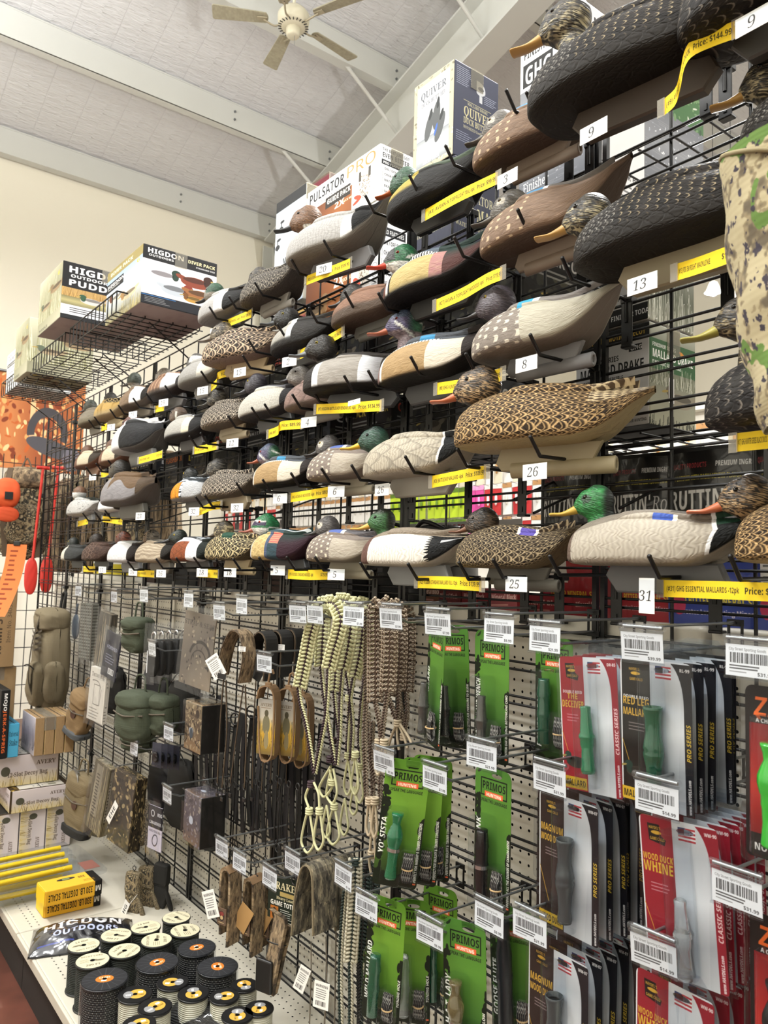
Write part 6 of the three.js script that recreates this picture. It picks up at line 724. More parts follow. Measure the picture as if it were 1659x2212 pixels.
// strap cards with a picture of a person in reeds (plain impression), hung on brown swivel clips
const P_card = print(3, 110, 260, (x, w, h) => { x.fillStyle = grad(x, ['#8d8a84', '#b3ac9c', '#c79a2a', '#6b5a36'], 0, 0, 0, h); x.fillRect(0, 0, w, h); reeds(x, w, 90, 220, ['#3a342a', '#d9b24a', '#6b5e40'], 60); blob(x, '#6f6a52', 55, 120, 22, 46); blob(x, '#4f4a38', 55, 66, 12, 16); blob(x, '#857a5a', 58, 190, 14, 44); T(x, 'AVERY', 52, 26, 20, '#5a4a3a', { align: 'center', f: 'serif' }); lines(x, '#7a6a5a', 20, 40, 70, 1, 8, 3); });
[[569, 1507, .25, 'front', 0], [612, 1512, .19, 'middle', 1], [642, 1525, .13, 'rear', 2]].forEach(([px, py, z, lab, i]) => {
  const p = at(px, py, z), t = thing('strap_card', lab + ' brown game strap on a picture card with yellow reeds', 'strap', V(p.x + .026, p.y, p.z), .5, 'game straps on picture cards');
  const g = rbox(.058, .15, .001, .0004, 0, -.075, .004); onto(g, P_card); part('picture_card', g, sheets[3].card, t); part('rolled_strap', bandGeo([V(-.03, .0, -.006), V(-.02, .03, -.004), V(.01, .036, -.004), V(.026, .0, -.006), V(.02, -.15, -.012), V(-.014, -.16, -.012), V(-.026, -.02, -.008)], V(0, 0, .036), .004), FAB.tan, t);
  part('swivel_clip', merge([wire([V(0, .036, 0), V(.0, .05, 0), V(.004, .075, 0), V(.012, .08, 0), V(.016, .07, 0)], .003), rbox(.02, .012, .008, .003, 0, .04, 0)]), FAB.tan, t);
});
// thin black hanging leashes below the straps
for (let i = 0; i < 12; i++) { const px = 470 + i * 15 + (i % 3) * 4, a = at(px, 1690 + (i % 4) * 6, .08 + .012 * i), t = thing('wire_leash', 'thin black cord leash with ring, ' + ORD[i] + ' from the left below the straps', 'leash', a, 0, 'thin black leashes'); const n = .16 + .03 * (i % 3); part('cord', tube([V(0, 0, 0), V(.004, -n * .5, .004), V(-.002, -n, 0)], .0022, 12, 5), M.blackPlastic, t); part('ring', new THREE.TorusGeometry(.012, .0018, 6, 16), M.blackPlastic, t, -.002, -n - .012, 0); part('ring', new THREE.TorusGeometry(.009, .0018, 6, 16), M.blackPlastic, t, 0, .01, 0); }
// lower straps
const patch = print(3, 80, 100, (x, w, h) => { fill(x, '#5c4838', 0, 0, w, h); blob(x, '#241d18', 40, 46, 26, 30); blob(x, '#7a2f2a', 40, 34, 20, 14); blob(x, '#b9a377', 40, 56, 14, 12); lines(x, '#b9a377', 14, 84, 50, 1, 6, 4); });
[[502, 1882, .26, 'front brown and bark camouflage game strap with round patch', 0], [552, 1905, .2, 'second bark camouflage game strap behind a slanted picture tag', 1], [592, 1912, .13, 'third bark camouflage game strap beside the green GAME TOTE card', 2]].forEach(([px, py, z, lab, i]) => {
  const p = at(px, py, z), t = thing('game_strap', lab, 'strap', p, .35, 'bark camouflage game straps');
  part('folded_band', bandGeo([V(-.016, -.17, 0), V(-.02, -.06, .002), V(-.016, .002, .004), V(.0, .014, .004), V(.014, .0, .004), V(.014, -.08, 0), V(.008, -.2, -.004)], V(.0, 0, .05), .007), FAB.camo, t); part('top_cover', bandGeo([V(-.022, -.04, .001), V(-.018, .006, .003), V(0, .019, .004), V(.017, .005, .004)], V(0, 0, .052), .003), FAB.tan, t);
  const g = rbox(.034, .046, .002, .0006, -.004, -.115, .032); onto(g, patch); part('leather_patch', g, sheets[3].paper, t); part('snap_hook', clipGeo, M.blackPlastic, t, .0, .05, 0);
  const tg = part('paper_tag', i ? rbox(.05, .075, .0008, .0003) : tagBox(.05, .075), i ? M.kraft : sheets[3].paper, t, i ? -.01 : -.045, -.09, .036); tg.rotation.z = i ? -.5 : .4;
});
{ // green tote card with rolled strap
  const r = print(3, 220, 260, (x, w, h) => { fill(x, '#20281f', 0, 0, w, h); T(x, 'DRAKE', 110, 60, 58, '#d8cda6', { f: 'serif', align: 'center', max: 190 }); fill(x, '#a8935a', 90, 92, 110, 26); T(x, 'Heavy Load', 130, 132, 22, '#d8cda6', { f: 'serif', align: 'center' }); T(x, 'GAME TOTE', 110, 164, 38, '#f0efe8', { align: 'center', max: 180 }); fill(x, '#b06a2c', 22, 184, 60, 76); blob(x, '#3a3020', 52, 226, 16, 34); lines(x, '#d0cfc6', 96, 194, 90, 5, 12, 4); });
  const p = at(612, 1893, .22), t = thing('game_tote', 'dark green card reading GAME TOTE with a rolled bark camouflage strap under it', 'strap', p, .35);
  const g = rbox(.1, .115, .0012, .0004, 0, -.058, 0); onto(g, r); part('header_card', g, sheets[3].card, t);
  part('rolled_strap', bandGeo([V(-.012, -.09, .012), V(.01, -.1, .016), V(-.004, -.17, .014), V(-.028, -.28, .01), V(-.03, -.30, .0), V(-.006, -.18, -.006), V(.012, -.12, -.004)], V(.052, 0, .016), .009), FAB.camo, t); part('band_cord', new THREE.TorusGeometry(.03, .002, 6, 20).rotateX(1.4).scale(1, 1, .6), M.blackPlastic, t, -.008, -.17, .008); part('side_buckle', rbox(.055, .085, .012, .008, -.032, -.255, .026), M.blackPlastic, t);
}
{ // padded grey-brown camo strap over its hook
  const t = strap('wide padded bark camouflage strap with stitched rows, low centre', .26, [[655, 2010], [662, 1930], [676, 1868], [690, 1862], [700, 1890], [702, 2010]], [[[672, 2040], [672, 2110], [668, 2230]], [[704, 2030], [705, 2120], [700, 2230]]], [FAB.camoGrey, FAB.khaki, FAB.taupe], [[652, 2115, .03, .062, -.35], [694, 2150, .04, .06, -.05]], { w: .07, thick: .009, name: 'padded_strap' });
  strap('second wide padded bark camouflage strap behind the first', .17, [[708, 2000], [714, 1920], [724, 1858], [738, 1856], [746, 1890], [748, 2000]], [[[726, 2010], [724, 2120], [722, 2230]]], [FAB.camoGrey, FAB.khaki, FAB.taupe], [], { w: .07, thick: .009, name: 'padded_strap' });
}
// ---------------------------------------------------------------- spools of cord on the deck
const discTop = [print(3, 150, 150, (x, w, h) => { fill(x, '#cdc6aa', 0, 0, w, h); T(x, 'DECOY CORD', 75, 32, 18, '#6b6552', { align: 'center', max: 100 }); T(x, '200 FT', 75, 118, 22, '#5a5544', { align: 'center' }); duckArt(x, 106, 82, .5, '#948d74', '#7d765e'); lines(x, '#8d866c', 18, 60, 44, 4, 9, 3); blob(x, '#191917', 75, 75, 12, 12); }),
  print(3, 150, 150, (x, w, h) => { fill(x, '#2a2b2e', 0, 0, w, h); for (let i = 0; i < 16; i++) { x.strokeStyle = 'rgba(200,205,215,.35)'; x.beginPath(); x.moveTo(75, 75); x.lineTo(75 + 75 * Math.cos(i * .4), 75 + 75 * Math.sin(i * .4)); x.stroke(); } blob(x, '#c9752c', 75, 75, 30, 24); fill(x, '#d8d6d0', 68, 60, 18, 10); T(x, '180 FT', 75, 84, 13, '#f0e8d8', { align: 'center' }); }),
  print(3, 150, 150, (x, w, h) => { fill(x, '#161617', 0, 0, w, h); blob(x, '#caa045', 84, 75, 40, 40); blob(x, '#8f9092', 44, 75, 22, 30); fill(x, '#d9d9d6', 88, 54, 22, 16); T(x, 'DECOY LINE', 86, 84, 13, '#3a2c12', { align: 'center', max: 56 }); T(x, '150', 44, 78, 16, '#f0f0f0', { align: 'center' }); })];
const windBump = tex(64, 256, (u, v) => .5 + .5 * Math.sin(v * 2 * Math.PI * 24 + .3 * Math.sin(u * 40))); windBump.repeat.set(1, 1);
const braidTex = tex(256, 128, (u, v) => { const a = (u * 64 + Math.floor(v * 24) * .5) % 1, b = (v * 24) % 1; return Math.hypot(a - .5, (b - .5) * .8) < .33 ? hex(((Math.floor(u * 64) + Math.floor(v * 24)) % 2) ? 0x77746e : 0x1f1f20) : hex(0x0f0f10); }, { color: true });
const SPK = {
  c: { mat: std(0x20251f, .8, 0, { bumpMap: windBump, bumpScale: .003 }), top: discTop[0], fl: std(0x1b1c1a, .5), name: 'cream-topped spool of dark green cord' },
  b: { mat: std(0xffffff, .75, 0, { map: braidTex, bumpMap: windBump, bumpScale: .003 }), top: discTop[1], fl: std(0x232427, .25), name: 'big shrink-wrapped spool of black braided cord' },
  s: { mat: std(0xb9b8a8, .35, 0, { bumpMap: windBump, bumpScale: .002 }), top: discTop[2], fl: std(0x121213, .3), name: 'small spool of clear line with yellow label' },
};
const SPOOLS = [['c', 181, 2042, .047, .13], ['c', 251, 2020, .047, .13], ['c', 315, 2003, .047, .13], ['c', 381, 1982, .046, .13], ['c', 200, 2075, .048, .13], ['c', 269, 2054, .047, .13], ['c', 338, 2031, .047, .13], ['c', 400, 2010, .047, .13],
  ['b', 226, 2115, .062, .15], ['b', 340, 2079, .06, .15], ['b', 425, 2047, .056, .15], ['b', 470, 2088, .058, .15],
  ['s', 292, 2148, .045, .135], ['s', 373, 2122, .043, .135], ['s', 335, 2175, .044, .135], ['s', 418, 2146, .042, .135], ['s', 485, 2152, .040, .135], ['s', 528, 2128, .037, .135], ['s', 513, 2193, .041, .135], ['s', 560, 2178, .038, .135], ['s', 300, 2212, .042, .135]];
const ROWW = { c: ['at the left of the front row', 'second in the front row', 'third in the front row', 'rearmost of the front row by the board', 'nearest of the second row', 'second in the second row', 'third in the second row', 'rearmost of the second row by the board'], b: ['nearest the shelf edge', 'in the middle of the shelf', 'behind the middle one', 'next to the strap cards'], s: ['beside the nearest big spool', 'beside the middle big spool', 'in front of the two others', 'left of the netting roll', 'behind the netting roll', 'by the board', 'right of the netting roll', 'nearest the hanging straps', 'at the bottom edge'] }, cnt = { c: 0, b: 0, s: 0 };
for (const [k, px, py, r, h] of SPOOLS) {
  const s = SPK[k], p = at(px, py, .2 + h, 'y'), t = thing('cord_spool', s.name + ' ' + ROWW[k][cnt[k]++], 'spool', [p.x, .2005, p.z], rr(0, 6), 'spools of decoy cord');
  part('flange', lathe([[.006, 0], [r, 0], [r + .001, .002], [r, .006], [.006, .006]], 28), s.fl, t); part('cord_winding', new THREE.CylinderGeometry(r * .94, r * .94, h - .012, 28, 1, true).translate(0, h / 2, 0), s.mat, t);
  const f = part('flange', lathe([[.006, h - .006], [r, h - .006], [r + .001, h - .003], [r, h], [.006, h]], 28), s.fl, t), lb = new THREE.RingGeometry(.006, r * .97, 30, 1).rotateX(-Math.PI / 2).translate(0, h + .0006, 0); onto(lb, s.top); part('label_disc', lb, sheets[3].card, f); part('hub_hole', new THREE.CylinderGeometry(.006, .006, .012, 12, 1, true).translate(0, h - .006, 0), M.dark, t);
  if (k === 'b') part('shrink_wrap', new THREE.CylinderGeometry(r * 1.03, r * 1.03, h + .004, 24, 1, true).translate(0, h / 2, 0), M.clear, t);
}
{ // roll of wrapped netting lying at the bottom edge
  const p = at(425, 2172, .3, 'y'), t = thing('netting_roll', 'shiny bag of black and white braided rope lying before the spools', 'rope', [p.x, .2, p.z], .5), sh = [];
  const g = gridGeo(40, 20, (u, v) => { const a = v * Math.PI * 2, r = .052 * Math.pow(Math.sin(Math.PI * clamp(u, .01, .99)), .45) * (1 + .08 * Math.sin(a * 3 + u * 12)); return [V((u - .5) * .24, .055 + Math.sin(a) * r, Math.cos(a) * r), u * 2, v * 2]; });
  part('braided_rope', g, SPK.b.mat, t); const w = part('clear_bag', g.clone().scale(1.03, 1.04, 1.04), M.clear, t); part('gathered_end', new THREE.ConeGeometry(.02, .05, 9, 3).rotateZ(Math.PI / 2).translate(.135, .055, 0), M.haze, t);
}
{ // black foil bag lying behind the spools
  const r = print(3, 260, 130, (x, w, h) => { x.fillStyle = grad(x, ['#101013', '#3a3b42', '#141417', '#2c2d33'], 0, 0, w, h); x.fillRect(0, 0, w, h); T(x, 'HIGDON', 130, 52, 46, '#e0e0e2', { align: 'center', sx: 1.1 }); T(x, 'OUTDOORS', 138, 88, 26, '#b9c2e0', { align: 'center', sx: 1.2 }); fill(x, '#3a4488', 20, 112, 90, 4); });
  const p = at(185, 2015, .23, 'y'), t = thing('foil_bag', 'crinkled black plastic bag reading HIGDON OUTDOORS behind the spools', 'bag', [p.x - .03, .2, p.z - .0], 1.25);
  const g = gridGeo(36, 20, (u, v) => { const e = Math.pow(Math.sin(Math.PI * u) * Math.sin(Math.PI * v), .5), n = fbm(u * 9, v * 7, 21) - .5; return [V((u - .5) * .33, .004 + .05 * e + .03 * n * e, (.5 - v) * .2 + .012 * n), u, v]; }); onto(g, r); part('bag_face', g, new THREE.MeshPhysicalMaterial({ map: sheets[3].t, roughness: .18, clearcoat: .6 }), t); part('sealed_edge', rbox(.33, .002, .014, .0006, 0, .003, .102), M.blackPlastic, t);
}
// ---------------------------------------------------------------- boxed and carded goods at the left end of the deck
const LEFTG = 'stacked goods at the left end of the shelf';
const P_ramp = print(3, 130, 330, (x, w, h) => { fill(x, '#957a56', 0, 0, w, h); speck(x, ['#8a6f4c', '#a08560'], w, h, 60, 1, 4); T(x, 'RAMPSTAND', 66, 165, 40, '#3b2d20', { rot: -Math.PI / 2, align: 'center', max: 280 }); T(x, 'Item No. 34035', 106, 165, 22, '#4a3a2a', { rot: -Math.PI / 2, align: 'center', w: 'normal' }); }), P_rampF = print(3, 90, 330, (x, w, h) => { fill(x, '#957a56', 0, 0, w, h); fill(x, '#e0dcd4', 18, 50, 60, 230); fill(x, '#2a2523', 18, 50, 60, 60); fill(x, '#4a2c1e', 18, 240, 60, 30); lines(x, '#777', 24, 150, 40, 6, 12, 4); }), kr3 = plainPrint(3, '#957a56', '#8a6f4c'), wh3 = plainPrint(3, '#d8d3c6', '#cbc6b8'), dk3 = plainPrint(3, '#1e1c1a', '#262422');
const P_jerk = print(3, 60, 260, (x, w, h) => { fill(x, '#1a1a1b', 0, 0, w, h); T(x, 'MOJO', 30, 46, 28, '#f0f0f0', { rot: Math.PI / 2, align: 'center', max: 70 }); T(x, 'JERK-A-SPRIG', 30, 160, 28, '#e0662c', { rot: Math.PI / 2, align: 'center', max: 160 }); }), P_blue = print(3, 110, 130, (x, w, h) => { fill(x, '#4a9ec4', 0, 0, w, h); T(x, 'Universal', 55, 40, 26, '#16303c', { f: 'serif', align: 'center', max: 96 }); T(x, 'Stake', 55, 74, 30, '#16303c', { f: 'serif', align: 'center' }); }), P_wood = print(3, 200, 150, (x, w, h) => { fill(x, '#b79a63', 0, 0, w, h); for (let i = 0; i < 5; i++) { fill(x, '#8f7444', i * 40, 0, 3, h); fill(x, '#c4a873', i * 40 + 8, 6, 22, h); } }), P_trees = print(3, 150, 150, (x, w, h) => { x.fillStyle = grad(x, ['#c9c4cc', '#8d8792', '#b9b3b8'], 0, 0, 0, h); x.fillRect(0, 0, w, h); reeds(x, w, 20, 130, ['#3a3640', '#5b5560'], 24); });
const averyArt = (flip) => (x, w, h) => { x.fillStyle = grad(x, ['#cfc5c6', '#bdb4b8', '#c9b98c'], 0, 0, 0, h); x.fillRect(0, 0, w, h); fill(x, '#3a2c1c', 0, 0, 8, h); fill(x, '#3a2c1c', w - 8, 0, 8, h); reeds(x, w, h * .6, h, ['#8a7440', '#c2a656', '#5e4c2a'], 40); blob(x, '#4b4a3e', w * .16, h * .5, w * .07, h * .16); T(x, 'AVERY', w * .78, h * .3, h * .2, '#4a3a2e', { f: 'serif', align: 'center' }); T(x, flip ? '12-Slot Decoy Bag' : '6-Slot Decoy Bag', w * .5, h * .62, h * .2, '#3d3028', { f: 'serif', align: 'center', max: w * .62 }); };
const P_av6 = print(3, 300, 110, averyArt(0)), P_av12 = print(3, 300, 130, averyArt(1)), P_av6v = print(3, 110, 300, (x, w, h) => { x.translate(w, 0); x.rotate(Math.PI / 2); averyArt(0)(x, h, w); }), P_avTop = print(3, 300, 120, (x, w, h) => { fill(x, '#3a2c1c', 0, 0, w, h); fill(x, '#d3cfc6', 14, 12, w - 28, h - 30); for (let i = 0; i < 6; i++) { fill(x, '#8a8a78', 30 + i * 42, 26, 26, 16); lines(x, '#999', 30 + i * 42, 52, 26, 3, 9, 3); } speck(x, ['#b9983e', '#7a6228'], w, 20, 30, 2, 6, 0, h - 18); });
const stack = (name, label, x, z1, z0, y0, y1, w, faces, o = {}) => carton(name, label, 'box', V(x, y1, z1), w, y1 - y0, z1 - z0, faces, { group: LEFTG, notape: true, ...o });
for (let i = 0; i < 3; i++) stack('decoy_bag_box', ['nearest upright', 'middle upright', 'rear upright'][i] + ' box reading 6-Slot Decoy Bag under the lying one', -3.75, .548 - i * .112, .44 - i * .112, .2, .39, .22, { px: P_av6v, pz: P_av6v, all: dk3 });
stack('decoy_bag_box', 'box with picture top reading 6-Slot Decoy Bag lying on three others', -3.72, .49, .235, .392, .49, .26, { px: P_av6, pz: P_av6, py: P_avTop, all: dk3 });
stack('decoy_bag_box', 'pale box reading AVERY 12-Slot Decoy Bag', -3.79, .545, .27, .492, .628, .3, { px: P_av12, pz: P_av12, py: P_avTop, all: wh3 });
for (let i = 0; i < 4; i++) stack('printed_box', ORD[i] + ' flat tan box from the left in the taped bundle below the backpack', -3.72, .405 - i * .044, .364 - i * .044, .63, .80, .24, { pz: i ? P_wood : P_trees, px: kr3, all: kr3 }, { group: 'taped bundle of flat tan boxes', notape: i !== 1, matte: true });
stack('printed_box', 'blue box with dark lettering beside the JERK-A-SPRIG box', -3.75, .507, .462, .63, .778, .22, { all: P_blue });
stack('printed_box', 'black box reading MOJO JERK-A-SPRIG at the left edge', -3.74, .548, .51, .63, .93, .26, { pz: P_jerk, px: P_jerk, all: dk3 });
stack('cardboard_box', 'plain brown carton with clear tape under the tall RAMPSTAND carton', -4.02, .585, .43, .63, .995, .26, { all: kr3 }, { matte: true, notape: false });
stack('cardboard_box', 'tall brown carton reading RAMPSTAND Item No. 34035', -4.0, .60, .45, .997, 1.42, .26, { pz: P_rampF, px: P_ramp, all: kr3 }, { matte: true });
// yellow digital scale boxes, printed upside down
{ const r = print(3, 330, 76, (x, w, h) => { fill(x, '#e0a92c', 0, 0, w, h); fill(x, '#171514', w - 44, 0, 44, h); x.save(); x.translate(w, h); x.rotate(Math.PI); T(x, '330 LB. DIGITAL SCALE', 56, h / 2, 46, '#17140e', { max: 258 }); T(x, 'M', 6, h / 2, 40, '#e6e2d8'); x.restore(); }), top = print(3, 330, 110, (x, w, h) => { fill(x, '#e2ae36', 0, 0, w, h); fill(x, '#171514', w - 50, 0, 50, h); blob(x, '#2a2a2a', 150, 34, 54, 12); fill(x, '#7a8a5a', 128, 26, 44, 14); T(x, '330', 262, 40, 26, '#17140e', { rot: Math.PI, max: 60 }); lines(x, '#8d6a1c', 230, 76, 80, 2, 12, 4); }), oy = plainPrint(3, '#d9a02a', '#c99324');
  [['lower', .2, 95, 1990, .0], ['upper', .258, 90, 1955, .03]].forEach(([n, y, px, py, q], i) => { const t = thing('scale_box', n + ' yellow box reading 330 LB. DIGITAL SCALE upside down', 'box', [i ? -3.052 : -3.097, y + (i ? 0 : .0005), i ? .415 : .402], Math.PI / 2 + q, 'digital scale boxes'); part('box', cartonGeo(.205, .056, .11, { pz: r, nz: r, py: top, all: oy }), sheets[3].card, t, 0, .028, 0); part('end_flap', rbox(.002, .05, .1, .0008, -.1035, .028, 0), M.yellow, t); }); }
{ // yellow gambrels in clear clamshells
  const arm = merge([rod(V(-.14, 0, 0), V(.14, 0, 0), .011, 8), rod(V(-.14, .008, .018), V(.11, .008, .018), .008, 6), rbox(.18, .02, .008, .003), new THREE.TorusGeometry(.012, .004, 6, 12).translate(-.15, 0, 0)]);
  [[.201, -3.37, .47, 'lower'], [.262, -3.36, .455, 'upper']].forEach(([y, x, z, n], i) => { const t = thing('gambrel_pack', n + ' clear clamshell holding yellow game hanger bars', 'hardware pack', [x, y, z], Math.PI / 2 + .06 * i, 'yellow hanger packs'); part('tray', shell(.44, .36, .010, .03).rotateX(-Math.PI / 2), M.haze, t); for (let k = 0; k < 4; k++) { part('hanger_bar', arm, M.yellow, t, -.05 + .012 * k, .03, .13 - k * .08); part('bar_cover', shell(.33, .05, .035, .015).rotateX(-Math.PI / 2), M.clear, t, -.05 + .012 * k, .01, .13 - k * .08); } part('picture_label', rbox(.06, .001, .09, .0004, .17, .0135, .1), std(0x8a5a50, .5), t); }); }
// ---------------------------------------------------------------- soft goods on the left hooks
const bulge = (w, h, d, f = 2.6, wr = .006, s = 1) => gridGeo(28, 28, (u, v) => { const th = v * Math.PI, ph = u * Math.PI * 2, e = (c) => Math.sign(c) * Math.pow(Math.abs(c), 2 / f), x = e(Math.cos(ph)) * Math.pow(Math.sin(th), 2 / f), z = e(Math.sin(ph)) * Math.pow(Math.sin(th), 2 / f), y = e(Math.cos(th)), n = fbm(u * 9 + s, v * 9, s) - .5; return [V(x * w / 2 * (1 + wr * 14 * n), y * h / 2, z * d / 2 + n * wr * 3), u * 4, v * 3]; });
{ const p = at(122, 1308, .13), t = thing('backpack', 'khaki hunting backpack hanging on the grid at the left', 'backpack', [p.x, p.y, .14]); // body, pockets, straps
  part('main_compartment', bulge(.30, .56, .16, 3.2, .008, 2), FAB.khaki, t, 0, -.32, 0); part('front_pocket', bulge(.20, .24, .09, 3.2, .006, 3), FAB.khaki, t, .03, -.42, .075); part('side_pocket', bulge(.09, .22, .1, 3, .006, 4), FAB.khaki, t, .15, -.40, .02); part('side_pocket', bulge(.09, .22, .1, 3, .006, 5), FAB.khaki, t, -.14, -.40, .03); part('top_lid', bulge(.28, .14, .17, 3, .008, 6), FAB.khaki, t, 0, -.08, .01);
  part('haul_loop', tube([V(-.03, -.02, -.04), V(-.03, .06, -.05), V(.03, .07, -.05), V(.03, -.02, -.04)], .008, 16), FAB.dark, t); part('shoulder_strap', bandGeo([V(.05, -.03, .08), V(.06, -.2, .12), V(.08, -.4, .13), V(.07, -.58, .06)], V(.04, 0, .01), .006), FAB.taupe, t); part('hip_strap', bandGeo([V(-.1, -.58, .06), V(-.02, -.66, .1), V(.05, -.72, .14), V(-.12, -.78, .2)], V(0, .04, .0), .003), FAB.taupe, t); for (let i = 0; i < 4; i++) part('lash_strap', bandGeo([V(-.09, -.14 - i * .03, .085), V(.02, -.15 - i * .03, .1), V(.1, -.13 - i * .03, .085)], V(0, .01, 0), .002), FAB.taupe, t); part('zipper', tube([V(-.07, -.33, .122), V(.03, -.315, .126), V(.12, -.33, .118)], .003, 12), FAB.dark, t); }
function pouch(label, px, py, z, w, h, d, mat, o = {}) { const p = at(px, py, z), t = thing(o.name ?? 'pouch', label, 'bag', p, o.yaw ?? .3, o.group); t.rotation.z = o.roll ?? 0; part('pouch_body', bulge(w, h, d, 3, .008, px), mat, t, 0, -h / 2, 0); part('flap', bulge(w * 1.02, h * .4, d * 1.06, 3, .005, px + 1), mat, t, 0, -h * .2, .004); part('binding', tube([V(-w / 2, -h * .42, d * .4), V(0, -h * .46, d * .56), V(w / 2, -h * .42, d * .4)], .003, 12), FAB.taupe, t); part('carry_loop', tube([V(-w * .2, -.01, 0), V(-w * .1, .05, 0), V(w * .15, .05, 0), V(w * .2, -.01, 0)], .004, 14), mat, t); if (o.base) part('base_patch', bulge(w * 1.0, h * .16, d * 1.0, 4, .003, 9), o.base, t, 0, -h * .94, 0); if (o.patch) part('round_patch', new THREE.CylinderGeometry(.018, .018, .004, 18).rotateX(Math.PI / 2), std(0x4a3328, .6), t, w * .05, -h * .5, d * .52); return t; }
pouch('tan wedge pouch with grey base hanging below the clear rope bags', 188, 1490, .22, .13, .22, .09, FAB.tanBag, { roll: -.3, base: std(0x4a4d50, .8), patch: 1 });
pouch('front olive-brown pouch with round badge hanging over the yellow packs', 180, 1668, .26, .17, .27, .06, FAB.olive, { roll: -.12, base: FAB.dark, patch: 1, group: 'olive-brown pouches' });
pouch('rear olive-brown pouch behind the badged one', 212, 1672, .19, .16, .25, .06, FAB.olive, { roll: -.06, base: FAB.dark, group: 'olive-brown pouches' });
pouch('small dark green drawstring pouch over the navy card', 300, 1332, .24, .12, .14, .10, FAB.green, { group: 'dark green pouches' });
pouch('dark green pouch with tan piping, lower left of the pair', 302, 1490, .26, .17, .19, .12, FAB.green, { group: 'dark green pouches' });
pouch('dark green pouch with tan piping, right of the lower pair', 352, 1498, .2, .13, .15, .10, FAB.green, { group: 'dark green pouches' });
pouch('dark olive pouch in shade below the green pair', 300, 1590, .16, .15, .06, .1, FAB.green, { group: 'dark green pouches' });
